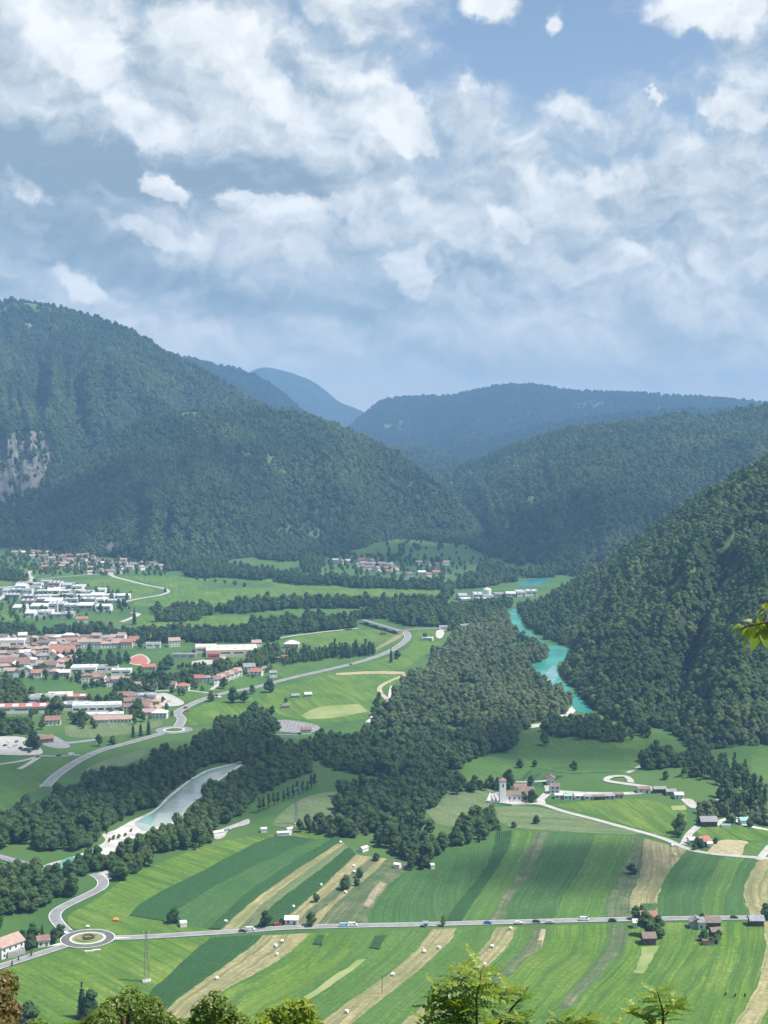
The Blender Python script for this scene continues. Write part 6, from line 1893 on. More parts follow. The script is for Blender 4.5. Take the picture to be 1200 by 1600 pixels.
# ------------------------------------------------------------------ vehicles
CARP = {k: material('paint_' + k, c, rough=0.3, spec=0.5) for k, c in (('white', (0.75, 0.75, 0.75)), ('blue', (0.04, 0.10, 0.42)), ('dark', (0.03, 0.032, 0.04)), ('silver', (0.45, 0.46, 0.48)), ('red', (0.40, 0.04, 0.03)), ('pale-blue', (0.35, 0.55, 0.70)))}
M['tyre'] = material('tyre', (0.02, 0.02, 0.02), rough=0.9)
M['lamp_glass'] = material('lamp_glass', (0.7, 0.7, 0.65), rough=0.2)
M['tail_lamp'] = material('tail_lamp', (0.4, 0.02, 0.02), rough=0.3)


def prism(prof, y0, y1, taper=0.0):
    """a side profile [(x, z), ...] drawn out across the vehicle"""
    n = len(prof)
    v = [(x, y0 + taper * (z > 0.9), z) for x, z in prof] + [(x, y1 - taper * (z > 0.9), z) for x, z in prof]
    f = [tuple(range(n)), tuple(range(2 * n - 1, n - 1, -1))] + [(i, i + n, (i + 1) % n + n, (i + 1) % n) for i in range(n)]
    return v, f


VEH = {}
for _n, _body, _glass, _L in (
        ('car', [(-2.1, 0.3), (2.1, 0.3), (2.15, 0.7), (1.2, 0.92), (0.55, 1.42), (-1.2, 1.45), (-2.05, 0.95), (-2.15, 0.6)], [(1.0, 0.97), (0.5, 1.36), (-1.15, 1.39), (-1.75, 0.98)], 2.1),
        ('van', [(-2.6, 0.35), (2.6, 0.35), (2.65, 0.95), (2.0, 1.15), (1.45, 2.1), (-2.5, 2.2), (-2.62, 1.2)], [(1.9, 1.2), (1.42, 2.0), (0.6, 2.02), (0.6, 1.2)], 2.6)):
    bv, bf = prism(_body, -0.88, 0.88, 0.12)
    gv, gf = prism(_glass, -0.885, 0.885, 0.10)
    VEH[_n] = dict(body=mesh_of('body', bv, bf, CARP['white']), glass=mesh_of('side_window', gv, gf, M['pane']), L=_L)
_wm = MB()
_wm.tube([(0, -0.12, 0), (0, 0.12, 0)], 0.33, 12)
WHEEL = _wm.mesh('wheel', M['tyre'])
RIM = MB().tube([(0, -0.13, 0), (0, 0.13, 0)], 0.19, 8).mesh('rim', CARP['silver'])
LAMP = MB().box(-0.04, 0.04, -0.16, 0.16, -0.08, 0.08).mesh('headlight', M['lamp_glass'])
TAIL = MB().box(-0.04, 0.04, -0.14, 0.14, -0.1, 0.1).mesh('tail_light', M['tail_lamp'])


def vehicle(px, py, kind, paint, heading, label, z=0.33):
    p = GZ(px, py)
    e = empty({'car': 'parked_car' if 'parked' in label else 'car', 'van': 'van'}[kind], (p.x, p.y, p.z + z), heading)
    tag(e, label, kind)
    k = VEH[kind]
    obj('body', k['body'], e, mat=CARP[paint])
    obj('side_window', k['glass'], e)
    for sx in (-0.62, 0.62):
        for sy in (-0.82, 0.82):
            w = obj('wheel', WHEEL, e, loc=(k['L'] * sx, sy, 0.33))
            obj('rim', RIM, w)
    for sy in (-0.62, 0.62):
        obj('headlight', LAMP, e, loc=(k['L'] + 0.03, sy, 0.68))
        obj('tail_light', TAIL, e, loc=(-k['L'] - 0.03, sy, 0.75))
    return e


for x_, y_, k_, c_, h_, t_ in (
        (391, 1455, 'van', 'white', 0.05, 'white van on the main road near the stubble strip'), (379, 1457, 'car', 'dark', 0.05, 'dark car just behind the white van on the main road'),
        (538, 1449, 'van', 'pale-blue', 0.02, 'pale blue van on the main road below the orchard'), (551, 1448, 'van', 'white', 0.02, 'white van ahead of the pale blue van on the main road'),
        (762, 1444, 'car', 'blue', 0.02, 'bright blue car on the main road'), (810, 1444, 'car', 'white', 0.02, 'white car behind the dark car near the middle of the main road'),
        (838, 1442, 'car', 'dark', 0.02, 'dark car on the main road between two pale cars'), (859, 1443, 'car', 'silver', 0.02, 'silver car left of the white delivery van'),
        (913, 1439, 'van', 'white', 0.02, 'white delivery van alone on the right half of the main road'), (957, 1440, 'car', 'dark', 0.02, 'dark car approaching the terracotta roadside house'),
        (1147, 1435.5, 'car', 'dark', 0.02, 'dark car on the main road near the roadside barn'), (98, 1450, 'car', 'dark', 2.0, 'dark car entering the roundabout'),
        (434, 1446, 'car', 'red', 0.3, 'red car parked beside the small white hut'), (508, 1048, 'car', 'white', 0.35, 'white car on the far bypass'), (548, 1039, 'car', 'dark', 0.35, 'dark car on the far bypass near the bend'),
        (290, 1107, 'car', 'dark', 0.6, 'dark car on the bypass bend near the houses'), (292, 1112, 'car', 'red', 0.6, 'red car on the bypass by the far roundabout'), (92, 1182, 'car', 'dark', 0.1, 'dark car on the side road below the car park'),
        (346, 1301, 'car', 'dark', 0.5, 'dark car parked on the yard by the near bank'), (356, 1298, 'car', 'silver', 0.5, 'silver car parked on the yard by the near bank'),
        (112, 1181, 'van', 'white', 0.1, 'white van on the side road near the bypass')):
    vehicle(x_, y_, k_, c_, h_, t_)
for i, (x_, y_) in enumerate(((8, 1166), (16, 1168), (24, 1166), (32, 1170), (40, 1172), (46, 1176), (14, 1160), (26, 1160))):
    c_ = ['dark', 'white', 'silver', 'dark', 'red', 'dark', 'white', 'blue'][i]
    vehicle(x_, y_, 'car', c_, 1.2, ['dark car parked leftmost in the front of the car park', 'white car parked beside the leftmost dark car', 'silver car parked in the middle of the car park', 'dark car parked right of the silver car', 'red car parked near the big car park tree', 'dark car parked under the big car park tree', 'white car parked in the back of the car park', 'blue car parked in the back of the car park'][i], 0.3)
for i, (x_, y_) in enumerate(((248, 1092), (256, 1094), (264, 1097), (252, 1098))):
    vehicle(x_, y_, 'car', ['white', 'dark', 'silver', 'red'][i], 0.8, ['white', 'dark', 'silver', 'red'][i] + ' car parked beside the blue-grey hall', 0.3)

# ------------------------------------------------------------------ hay bales
M['bale_wrap'] = material('bale_wrap', (0.72, 0.74, 0.72), (0.80, 0.82, 0.80), scale=1.5, rough=0.4)
_bl = MB()
for _x in (-0.6, 0.6): pass
BALE = MB().tube([(-0.68, 0, 0.74), (-0.6, 0, 0.74), (0.6, 0, 0.74), (0.68, 0, 0.74)], [0.62, 0.74, 0.74, 0.62], 18).mesh('hay_bale', M['bale_wrap'], smooth=False)
_at = [('first straw strip', [(441, 1473), (431, 1480), (433, 1494), (339, 1531)]), ('middle straw strip', [(686, 1483), (663, 1489), (614, 1525), (542, 1583)]), ('straw strip right of the middle', [(769, 1481), (741, 1495), (758, 1510), (798, 1453)]),
       ('stubble orchard', [(458, 1419), (502, 1385), (553, 1355), (554, 1364), (536, 1387), (540, 1396)]), ('stubble below the lane', [(1050, 1323), (1054, 1338)]), ('thin straw strip above the road', [(532, 1318), (353, 1442)])]
for where, pts in _at:
    pts = sorted(pts)
    for i, (x_, y_) in enumerate(pts):
        o_ = obj('hay_bale', BALE, loc=GZ(x_, y_, 0.1), rot=(0, 0, random.uniform(0, 3.1)))
        o_.scale = (1.15, 1.15, 1.15)
        tag(o_, 'white wrapped hay bale on the %s, %s' % (where, ordinal(i, len(pts))), 'hay bale', 'hay bales on the ' + where)
for x_, y_, c_, t_ in ((181, 1439, (0.75, 0.30, 0.03), 'orange covered stack in the meadow above the roundabout'), (137, 1449, (0.75, 0.76, 0.74), 'white covered stack in the meadow above the roundabout')):
    r_ = 1.5 if 'orange' in t_ else 1.0
    cv, cf = blob_core(np.array([0, 0, r_ * 0.5]), np.array([r_ * 1.2, r_, r_ * 0.7]), np.random.default_rng(5), 6, 10)
    cv[:, 2] = np.maximum(cv[:, 2], 0)
    o_ = obj('covered_stack', mesh_of('covered_stack', cv, cf, material('cover', c_, rough=0.5)), loc=GZ(x_, y_, 0.1))
    tag(o_, t_, 'stack')


# ------------------------------------------------------------------ power masts
M['steel'] = material('steel', (0.20, 0.215, 0.22), (0.26, 0.275, 0.28), scale=2, rough=0.6)


def mast(px, py, height, w, label, rz=0.2):
    p = GZ(px, py)
    e = empty('power_mast', p, rz)
    tag(e, label, 'power mast')
    MB().box(-w * 1.0, w * 1.0, -w * 1.0, w * 1.0, 0, 0.8).build('footing', M['gravestone'], e)
    top = w * 0.28
    for sx in (-1, 1):
        for sy in (-1, 1):
            MB().tube([(sx * w * 0.6, sy * w * 0.6, 0.8), (sx * top * 0.5, sy * top * 0.5, height)], 0.10, 5).build('leg', M['steel'], e)
    n = 11
    for k in range(n):
        z0, z1 = 0.8 + (height - 0.8) * k / n, 0.8 + (height - 0.8) * (k + 1) / n
        f = lambda z: w * 0.6 + (top * 0.5 - w * 0.6) * (z - 0.8) / (height - 0.8)
        a, b = f(z0), f(z1)
        mb = MB()
        for q in range(4):
            c = [(-1, -1), (1, -1), (1, 1), (-1, 1)]
            (x0, y0), (x1, y1) = c[q], c[(q + 1) % 4]
            mb.tube([(x0 * a, y0 * a, z0), (x1 * b, y1 * b, z1)], 0.05, 4, False)
            mb.tube([(x1 * a, y1 * a, z0), (x0 * b, y0 * b, z1)], 0.05, 4, False)
        tag(mb.build('lattice_bay', M['steel'], e), kind='stuff')
    for z, l in ((height * 0.52, 1.3), (height - 0.6, 1.5)):
        arm = MB().box(-l, l, -0.08, 0.08, z - 0.08, z + 0.08).build('cross_arm', M['steel'], e)
        for s in (-1, 1):
            MB().tube([(s * l * 0.95, 0, z - 0.1), (s * l * 0.95, 0, z - 1.1)], [0.16, 0.12], 6).build('insulator', M['lamp_glass'], arm)
    return e


mast(229, 1534, 26, 2.0, 'tall thin lattice power mast in the big meadow')
mast(463, 1288, 26, 1.6, 'slim lattice power mast in the olive meadow', 0.5)
for px_, py_, h_, t_ in ((597, 1553, 10, 'thin wooden pole on the middle straw strip'), (49, 1494, 3.2, 'dark short post beside the road by the white house, nearest the roundabout'), (29, 1501, 2.4, 'dark short post in the middle of the roadside posts'), (19, 1509, 2.8, 'dark short post at the lower end of the roadside posts'), (1057, 1310, 8, 'thin pole beside the large lane tree')):
    p_ = GZ(px_, py_)
    e_ = empty('wooden_pole', p_); tag(e_, t_, 'pole')
    r_ = 0.18 if h_ > 5 else 0.45
    MB().tube([(0, 0, 0), (0, 0, h_)], [r_, r_ * 0.7], 8).build('shaft', M['bark'], e_)
    MB().tube([(0, 0, h_), (0, 0, h_ + 0.25)], [r_ * 0.9, r_ * 0.3], 8).build('cap', M['steel'], e_)
# three dark upright bushes in the meadow
for i, (x_, y_) in enumerate(((1134, 1556), (1149, 1558), (1164, 1558))):
    p_ = GZ(x_, y_)
    tree(p_.x, p_.y, 1.5, 'tall', 'needle', '%s of three little dark upright shrubs in the near meadow' % ('leftmost', 'middle one', 'rightmost')[i], 'three little shrubs', 'shrub')

# round storage tank of the far factory
p_ = GZ(761, 934)
e_ = empty('storage_silo', p_); tag(e_, 'white domed silo of the far riverside factory', 'silo')
MB().tube([(0, 0, 0), (0, 0, 13)], 7.0, 16).build('shell', WALL['white'], e_)
MB().tube([(0, 0, 13), (0, 0, 15.5), (0, 0, 16.6)], [7.1, 5.0, 0.5], 16).build('dome', ROOF['pale'], e_)
p_ = GZ(90, 962)
e_ = empty('factory_chimney', p_); tag(e_, 'slim pale factory chimney on the industrial estate', 'chimney')
MB().tube([(0, 0, 0), (0, 0, 22)], [1.5, 1.0], 12).build('shaft', WALL['white'], e_)
MB().tube([(0, 0, 22), (0, 0, 22.6)], [1.15, 1.15], 12).build('rim', ROOF['grey'], e_)
# boulders and drift bushes on the gravel bank
for i, (x_, y_) in enumerate(((178, 1312), (186, 1310), (196, 1307), (172, 1316), (168, 1303), (205, 1300))):
    p_ = GZ(x_, y_)
    tree(p_.x, p_.y, random.uniform(2.5, 4), 'bush', 'leaf_mixed', 'low bush on the white gravel bank, %s' % ordinal(sorted([178, 186, 196, 172, 168, 205]).index(x_), 6), 'gravel bank bushes', 'bush', z=p_.z + 0.15)
# ------------------------------------------------------------------ close foliage in front of the view
def leaf_material(name, c1, c2, trans=0.5):
    m = bpy.data.materials.new(name)
    m.use_nodes = True
    N, L = m.node_tree.nodes, m.node_tree.links
    b = N['Principled BSDF']
    b.inputs['Roughness'].default_value = 0.42
    b.inputs['Specular IOR Level'].default_value = 0.45
    geo = N.new('ShaderNodeNewGeometry')
    nz = N.new('ShaderNodeTexNoise'); nz.inputs['Scale'].default_value = 5.0; nz.inputs['Detail'].default_value = 3
    L.new(geo.outputs['Position'], nz.inputs['Vector'])
    ad = N.new('ShaderNodeMath'); ad.operation = 'MULTIPLY_ADD'
    L.new(geo.outputs['Random Per Island'], ad.inputs[0]); ad.inputs[1].default_value = 0.6
    mr = N.new('ShaderNodeMapRange'); L.new(nz.outputs[0], mr.inputs[0]); mr.inputs[1].default_value, mr.inputs[2].default_value, mr.inputs[3].default_value, mr.inputs[4].default_value = 0.3, 0.7, -0.1, 0.5
    L.new(mr.outputs[0], ad.inputs[2])
    mx = N.new('ShaderNodeMix'); mx.data_type = 'RGBA'
    L.new(ad.outputs[0], mx.inputs[0]); mx.inputs[6].default_value = (*c1, 1); mx.inputs[7].default_value = (*c2, 1)
    L.new(mx.outputs[2], b.inputs['Base Color'])
    t = N.new('ShaderNodeBsdfTranslucent')
    sc = N.new('ShaderNodeVectorMath'); sc.operation = 'MULTIPLY'; sc.inputs[1].default_value = (1.8, 1.6, 0.6)
    L.new(mx.outputs[2], sc.inputs[0]); L.new(sc.outputs[0], t.inputs[0])
    ms = N.new('ShaderNodeMixShader'); ms.inputs[0].default_value = trans
    L.new(b.outputs[0], ms.inputs[1]); L.new(t.outputs[0], ms.inputs[2])
    L.new(ms.outputs[0], N['Material Output'].inputs[0])
    return m


M['near_leaf'] = leaf_material('near_leaf', (0.085, 0.150, 0.026), (0.190, 0.250, 0.055))
M['young_leaf'] = leaf_material('young_leaf', (0.160, 0.260, 0.030), (0.290, 0.350, 0.055))
M['rusty_leaf'] = leaf_material('rusty_leaf', (0.115, 0.105, 0.030), (0.220, 0.150, 0.055))
M['robinia_leaf'] = leaf_material('robinia_leaf', (0.070, 0.150, 0.026), (0.150, 0.240, 0.042))
M['twig'] = material('twig', (0.06, 0.055, 0.025), (0.10, 0.085, 0.04), scale=20)


def leaf_shape(length, width, fold=0.25, droop=0.2, n=5, pointed=1.4):
    """a folded leaf lying along +x, its stalk at the origin"""
    v, f = [], []
    for i in range(n + 1):
        t = i / n
        w = width * 0.5 * (math.sin(math.pi * min(t ** 0.85, 1)) ** (1.0 / pointed)) if 0 < t < 1 else 0.0
        x, z = length * t, -droop * length * t * t
        v += [(x, -w, z + fold * w), (x, 0, z), (x, w, z + fold * w)]
    for i in range(n):
        a = i * 3
        f += [(a, a + 1, a + 4, a + 3), (a + 1, a + 2, a + 5, a + 4)]
    return v, f


def rot_to(direction, roll=0.0):
    """rotation that lays +x along direction"""
    q = Vector(direction).normalized().to_track_quat('X', 'Z')
    from mathutils import Quaternion
    return (q @ Quaternion((1, 0, 0), roll)).to_euler()


def twig_at(parent, pts, r0, r1, name='branch'):
    k = len(pts)
    o = MB().tube(pts, [r0 + (r1 - r0) * i / (k - 1) for i in range(k)], 6).build(name, M['twig'], parent, smooth=True)
    return o


# --- the branch that hangs in from the right
def right_branch():
    D = 7.5
    base = AT(1262, 962, D)
    e = empty('hanging_branch', base)
    tag(e, 'sunlit leafy branch reaching in from the right edge', 'branch')
    P = lambda x, y, dz=0.0: AT(x, y, D + dz) - base
    twig_at(e, [P(1262, 962), P(1222, 968), P(1196, 972), P(1176, 977), P(1158, 982)], 0.012, 0.004)
    twig_at(e, [P(1200, 945, 0.05), P(1197, 955), P(1194, 972)], 0.004, 0.006, 'twig')
    meshes = [mesh_of('leaf', *leaf_shape(0.085 * k, 0.045 * k, fo, dr), M['young_leaf' if i % 2 == 0 else 'near_leaf'], smooth=True) for i, (k, fo, dr) in enumerate(((1.0, 0.3, 0.2), (1.1, 0.45, 0.35), (0.9, 0.2, 0.1), (1.15, 0.5, 0.25)))]
    rnd = random.Random(4)
    spots = [(1160, 981, 1142, 984), (1162, 980, 1150, 975), (1166, 980, 1148, 1003), (1172, 979, 1158, 1016), (1178, 978, 1170, 1000), (1182, 977, 1178, 1010), (1186, 976, 1174, 1022), (1190, 975, 1188, 1004), (1192, 974, 1200, 1012),
             (1180, 976, 1168, 966), (1190, 973, 1182, 962), (1197, 958, 1186, 956), (1198, 950, 1192, 940), (1200, 966, 1212, 986), (1205, 968, 1198, 1000), (1210, 968, 1216, 1000), (1170, 979, 1160, 990), (1196, 972, 1206, 992)]
    for i, (x0, y0, x1, y1) in enumerate(spots):
        a, b = P(x0, y0, rnd.uniform(-0.05, 0.05)), P(x1, y1, rnd.uniform(-0.06, 0.06))
        d = b - a
        o = obj('leaf', meshes[i % 4], e, loc=a, rot=rot_to(d, rnd.uniform(-1.1, 1.1)))
        s = d.length / 0.085
        o.scale = (s, min(max(s, 0.8), 1.4), 1)
    return e


right_branch()


# --- robinia tops at the lower edge
def compound_leaf(rng, pairs=8, length=0.24, lw=0.034, ll=0.060, droop=0.25):
    v, f = [], []
    for i in range(pairs * 2 + 1):
        k = i // 2
        t = (k + 1.2) / (pairs + 1.2) if i < pairs * 2 else 1.0
        c = Vector((length * t, 0, -droop * length * t * t))
        side = (1 if i % 2 else -1) if i < pairs * 2 else 0
        d = Vector((0.35 if side else 1.0, side * 1.0, rng.uniform(-0.25, 0.25))).normalized()
        lv, lf = leaf_shape(ll * (1 - 0.25 * abs(t - 0.5)), lw, 0.2, 0.15, 4, 1.8)
        q = d.to_track_quat('X', 'Z')
        n = len(v)
        v += [tuple(q @ Vector(p) + c) for p in lv]
        f += [tuple(j + n for j in g) for g in lf]
    mb = MB(); mb.v, mb.f = v, f
    mb.tube([(length * t, 0, -droop * length * t * t) for t in (0, 0.35, 0.7, 1.0)], 0.0016, 4)
    return mb.v, mb.f


_rng = random.Random(11)
COMPOUND = {c: [mesh_of('leaf', *compound_leaf(_rng, _rng.choice((6, 7, 8)), droop=_rng.uniform(0.1, 0.45)), M[c], smooth=True) for _ in range(4)] for c in ('robinia_leaf', 'young_leaf')}


def sapling(stems, D, label, name='robinia_tree', per=5, leaf_len=44, seed=1, young_top=True, foot=(0, 0)):
    """a young tree whose stems (lists of photo pixels, root end first) rise into the picture; every leaf is a part"""
    rnd = random.Random(seed)
    x0, y0 = stems[0][0]
    base = AT(x0, y0, D)
    gz = float(meadow_rise(np.array([base.x]), np.array([base.y]))[0])
    root = Vector((base.x, base.y, gz))
    e = empty(name, root)
    tag(e, label, 'young tree')
    for si, st in enumerate(stems):
        dd = rnd.uniform(-0.5, 0.5)
        pts = [AT(x, y, D + dd) - root for x, y in st]
        lo = pts[0] if si else Vector((0, 0, -0.1))
        chain = ([lo] if si == 0 else []) + pts
        twig_at(e, chain, 0.018 if si == 0 else 0.008, 0.003, 'trunk' if si == 0 else 'branch')
        m_ = per * 5
        line = smooth_line(np.array(pts), m_)
        for k in range(m_):
            if k % 3 == 0 and k < per: continue
            t = k / (m_ - 1)
            p = Vector(line[k])
            a = k * 2.4 + rnd.uniform(-0.4, 0.4)
            d = Vector((math.cos(a), math.sin(a) * 0.55, rnd.uniform(-0.25, 0.45) + 0.4 * t))
            kind = 'young_leaf' if (young_top and t > 0.8) or rnd.random() < 0.35 else 'robinia_leaf'
            o = obj('leaf', rnd.choice(COMPOUND[kind]), e, loc=p, rot=rot_to(d, rnd.uniform(-0.5, 0.5)))
            s = leaf_len / FPX * D / 0.24 * rnd.uniform(0.75, 1.2) * (1.0 if t < 0.85 else 0.75)
            o.scale = (s, s, s)
    return e


sapling([[(748, 1660), (745, 1600), (744, 1560), (750, 1535), (752, 1512)], [(744, 1585), (715, 1570), (690, 1555)], [(745, 1560), (725, 1538), (712, 1525)], [(743, 1600), (705, 1590), (672, 1572)], [(746, 1570), (775, 1556), (792, 1548)], [(742, 1625), (700, 1612), (665, 1600)], [(746, 1640), (780, 1615), (795, 1598)]],
        12.0, 'bright young robinia with feathery leaves in the middle of the lower edge', per=4, seed=3)
sapling([[(772, 1660), (780, 1600), (800, 1575), (812, 1562), (818, 1557)], [(780, 1610), (800, 1596), (808, 1588)]], 11.0, 'thin robinia shoot right of the bright young robinia', per=4, leaf_len=22, seed=5)
sapling([[(1030, 1680), (1036, 1610), (1036, 1580), (1030, 1560), (1026, 1545)], [(1036, 1590), (1050, 1575), (1058, 1572)], [(1034, 1610), (1010, 1592), (985, 1580)]], 10.5, 'upright pale shoot with pointed leaves near the lower right corner', per=5, leaf_len=26, seed=8)
sapling([[(890, 1680), (892, 1620), (880, 1600), (866, 1590)], [(892, 1625), (905, 1602), (918, 1592)], [(890, 1640), (940, 1612), (962, 1600)]], 11.0, 'low leafy shoots on the lower edge between the robinia and the pale shoot', per=4, leaf_len=28, seed=9)
sapling([[(826, 1680), (826, 1620), (824, 1602), (822, 1592)]], 10.0, 'single pale leaf tip on the lower edge right of the robinia', per=3, leaf_len=22, seed=10)


# --- leafy crowns along the lower left edge
def leafy_crown(outline, D, label, leafmat, leaf_px=8, n=1500, depth=3.0, seed=1, cat='tree', extra=()):
    """a tree further down the slope whose top is seen: lobes (photo x, y of the top, radius in px)"""
    rng = np.random.default_rng(seed)
    cx = sum(o[0] for o in outline) / len(outline)
    base = AT(cx, 1640, D)
    gz = float(meadow_rise(np.array([base.x]), np.array([base.y]))[0])
    root = Vector((base.x, base.y, gz))
    e = empty('leafy_tree', root)
    tag(e, label, cat)
    m = FPX / D
    C = [(AT(x, y + r, D + rng.uniform(-depth, depth) * 0.5) - root, r / m) for x, y, r in outline]
    P, Nn = [], []
    per = n // len(C)
    for c, r in C:
        d = rng.normal(size=(per, 3)); d /= np.linalg.norm(d, axis=1, keepdims=True)
        q = rng.uniform(0.5, 1.08, (per, 1)) ** 0.6
        P.append(np.array(c) + d * r * q * np.array([1, 1, 1.0])); Nn.append(d + np.array([0, 0, 0.5]) + rng.normal(size=d.shape) * 0.6)
    P, Nn = np.concatenate(P), np.concatenate(Nn)
    # every leaf a folded blade
    ll = leaf_px / m
    lv, lf = leaf_shape(ll, ll * 0.62, 0.3, 0.2, 3)
    lv = np.array(lv) - np.array([ll * 0.5, 0, 0])
    nr = Nn / np.linalg.norm(Nn, axis=1, keepdims=True)
    a = np.cross(nr, rng.normal(size=nr.shape)); a /= np.linalg.norm(a, axis=1, keepdims=True)
    b = np.cross(nr, a)
    s = rng.uniform(0.65, 1.25, (len(P), 1, 1))
    V = P[:, None] + s * (lv[None, :, 0, None] * a[:, None] + lv[None, :, 1, None] * b[:, None] + lv[None, :, 2, None] * nr[:, None])
    F = (np.array(lf)[None] + (np.arange(len(P)) * len(lv))[:, None, None]).reshape(-1, 4)
    crown = obj('crown', mesh_of('crown', V.reshape(-1, 3), F, M[leafmat]), e)
    mb = MB()
    mid = sum((c for c, _ in C), Vector()) / len(C)
    mb.tube([(0, 0, -0.2), (mid.x * 0.3, mid.y * 0.3, mid.z * 0.5), (mid.x, mid.y, mid.z)], [0.22, 0.15, 0.05], 8)
    for c, r in C: mb.tube([(mid.x * 0.4, mid.y * 0.4, mid.z * 0.6), tuple((mid + c) / 2), tuple(c + Vector((0, 0, r * 0.6)))], [0.08, 0.045, 0.010], 5)
    mb.build('trunk', M['bark'], e, smooth=True)
    return e


leafy_crown([(5, 1516, 26), (-8, 1540, 30), (12, 1560, 24), (0, 1585, 34), (25, 1600, 26)], 26.0, 'rusty brown leaved treetop in the lower left corner', 'rusty_leaf', 9, 1500, seed=21)
leafy_crown([(60, 1592, 24), (85, 1600, 22), (40, 1606, 22), (110, 1596, 20)], 30.0, 'low green treetop beside the rusty one on the lower edge', 'near_leaf', 8, 900, seed=22)
leafy_crown([(205, 1542, 30), (180, 1556, 28), (232, 1556, 26), (160, 1574, 26), (250, 1574, 26), (210, 1580, 40), (135, 1590, 24), (275, 1592, 22)], 32.0, 'broad green treetop left of centre on the lower edge', 'near_leaf', 8.5, 3200, seed=23)
leafy_crown([(335, 1550, 22), (318, 1564, 22), (352, 1566, 20), (335, 1582, 30), (372, 1584, 22), (300, 1590, 22)], 31.0, 'darker leafy treetop right of the broad one on the lower edge', 'near_leaf', 8, 2000, seed=24)
leafy_crown([(452, 1562, 22), (475, 1562, 18), (430, 1572, 22), (462, 1582, 28), (405, 1588, 22), (490, 1590, 18)], 24.0, 'bright yellow-green treetop on the lower edge left of the robinia', 'young_leaf', 11, 1100, seed=25)
# ------------------------------------------------------------------ the air of the valley
def build_haze():
    m = bpy.data.materials.new('haze')
    m.use_nodes = True
    N, L = m.node_tree.nodes, m.node_tree.links
    N.clear()
    pv = N.new('ShaderNodeVolumePrincipled')
    pv.inputs['Color'].default_value = (*HAZE_COLOR, 1)
    pv.inputs['Density'].default_value = HAZE_DENSITY
    pv.inputs['Anisotropy'].default_value = 0.0
    out = N.new('ShaderNodeOutputMaterial')
    L.new(pv.outputs[0], out.inputs['Volume'])
    o = MB().box(-9200, 9200, -1000, 16200, HAZE_FLOOR, 900).build('haze', m)

    tag(o, kind='stuff')
    o['label'] = 'pale blue summer haze filling the valley air'
    return o


HAZE_DENSITY = 1.0e-4
HAZE_COLOR = (0.33, 0.62, 1.0)
HAZE_FLOOR = -6.0
build_haze()


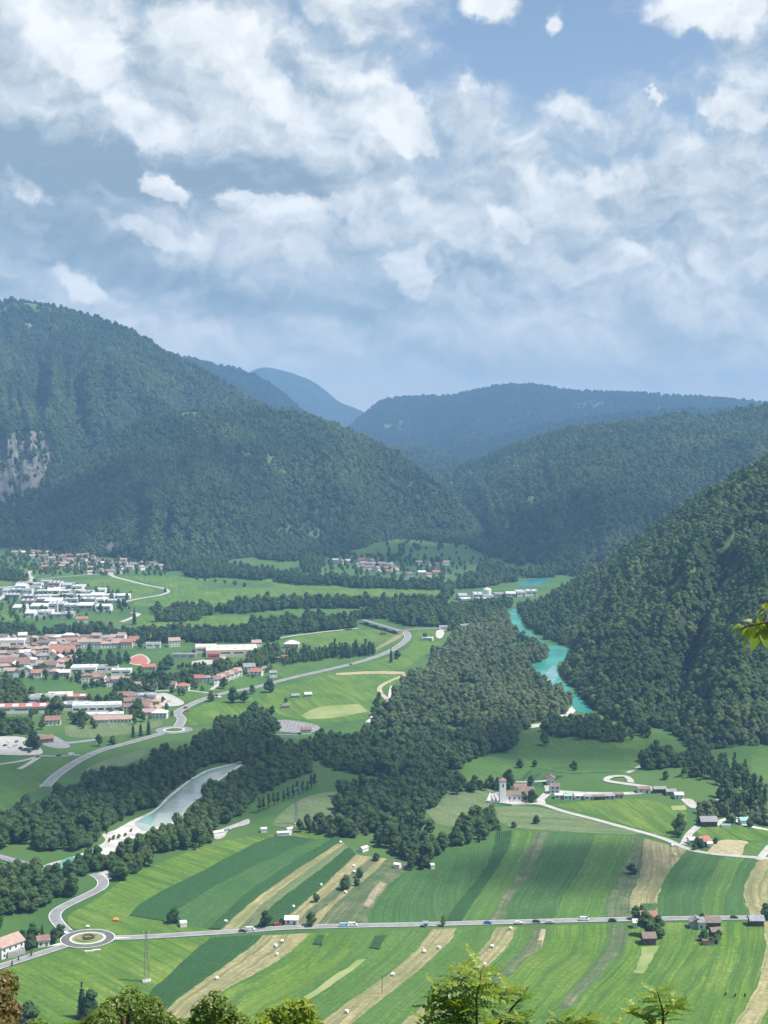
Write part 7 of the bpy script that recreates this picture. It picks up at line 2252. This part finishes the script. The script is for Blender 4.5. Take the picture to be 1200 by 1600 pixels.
# ------------------------------------------------------------------ unseen cumulus above the haze, set sunward to shade the valley
def cloud_material():
    m = bpy.data.materials.new('cloud')
    m.use_nodes = True
    N, L = m.node_tree.nodes, m.node_tree.links
    N.clear()
    tc = N.new('ShaderNodeTexCoord')
    ln = N.new('ShaderNodeVectorMath'); ln.operation = 'LENGTH'
    fl = N.new('ShaderNodeVectorMath'); fl.operation = 'MULTIPLY'; fl.inputs[1].default_value = (1, 1, 0)
    L.new(tc.outputs['Object'], fl.inputs[0]); L.new(fl.outputs[0], ln.inputs[0])
    nz = N.new('ShaderNodeTexNoise'); nz.inputs['Scale'].default_value = 2.2; nz.inputs['Detail'].default_value = 5; nz.inputs['Roughness'].default_value = 0.6
    ge = N.new('ShaderNodeNewGeometry')
    sc = N.new('ShaderNodeVectorMath'); sc.operation = 'SCALE'; sc.inputs[3].default_value = 1 / 320.0
    L.new(ge.outputs['Position'], sc.inputs[0]); L.new(sc.outputs[0], nz.inputs['Vector'])
    ad = N.new('ShaderNodeMath'); ad.operation = 'MULTIPLY_ADD'; ad.inputs[1].default_value = 1.5
    L.new(nz.outputs[0], ad.inputs[0]); L.new(ln.outputs['Value'], ad.inputs[2])
    mr = N.new('ShaderNodeMapRange'); mr.interpolation_type = 'SMOOTHSTEP'
    L.new(ad.outputs[0], mr.inputs[0])
    mr.inputs[1].default_value, mr.inputs[2].default_value, mr.inputs[3].default_value, mr.inputs[4].default_value = 1.05, 1.75, CLOUD_OPACITY, 0.0
    tr = N.new('ShaderNodeBsdfTransparent')
    df = N.new('ShaderNodeBsdfTranslucent'); df.inputs[0].default_value = (0.92, 0.93, 0.95, 1)
    mx = N.new('ShaderNodeMixShader')
    L.new(mr.outputs[0], mx.inputs[0]); L.new(tr.outputs[0], mx.inputs[1]); L.new(df.outputs[0], mx.inputs[2])
    out = N.new('ShaderNodeOutputMaterial'); L.new(mx.outputs[0], out.inputs[0])
    return m


CLOUD_OPACITY = 0.44
CLOUD_MAT = cloud_material()


def cloud(x, y, rx, ry, z=1700.0, thick=0.35, seed=0, rz=0.0, label=''):
    """a flat-based lumpy cloud standing between the sun and the ground at (x, y)"""
    k = z / SUN_DIR.z
    n, mseg = 14, 40
    v, f = [], []
    for lv in (0, 1):
        for i in range(n + 1):
            r = i / n * 1.25
            for j in range(mseg):
                a = 2 * math.pi * j / mseg
                px, py = r * math.cos(a), r * math.sin(a)
                q = float(fbm(np.array([px * 2.5 + seed]), np.array([py * 2.5 + 9]), seed, 4)[0])
                h = max(0.0, 1 - (r / 1.25) ** 2)
                v.append((px, py, thick * h * (0.5 + q) if lv else -0.03 * h * q))
    for lv in (0, 1):
        o = lv * (n + 1) * mseg
        for i in range(n):
            for j in range(mseg):
                a, b = o + i * mseg + j, o + i * mseg + (j + 1) % mseg
                q = (a, a + mseg, b + mseg, b)
                f.append(q if lv else q[::-1])
    o = obj('cloud', mesh_of('cloud', v, f, CLOUD_MAT, smooth=True), loc=(x + SUN_DIR.x * k, y + SUN_DIR.y * k, z), rot=(0, 0, rz), scale=(rx, ry, min(rx, ry)))
    tag(o, label, kind='stuff')
    return o


cloud(-170, 1140, 320, 190, seed=1, label='unseen broken cumulus cloud shading the middle of the valley')
cloud(120, 900, 130, 75, seed=2, rz=0.3, label='unseen small cumulus cloud shading the strip fields')
cloud(160, 1250, 170, 95, seed=6, label='unseen small cumulus cloud shading the meadow above the church')
cloud(250, 3150, 520, 420, seed=4, label='unseen cumulus cloud shading the far meadows')
cloud(-900, 3500, 600, 330, seed=5, label='unseen cumulus cloud shading the mountainside')
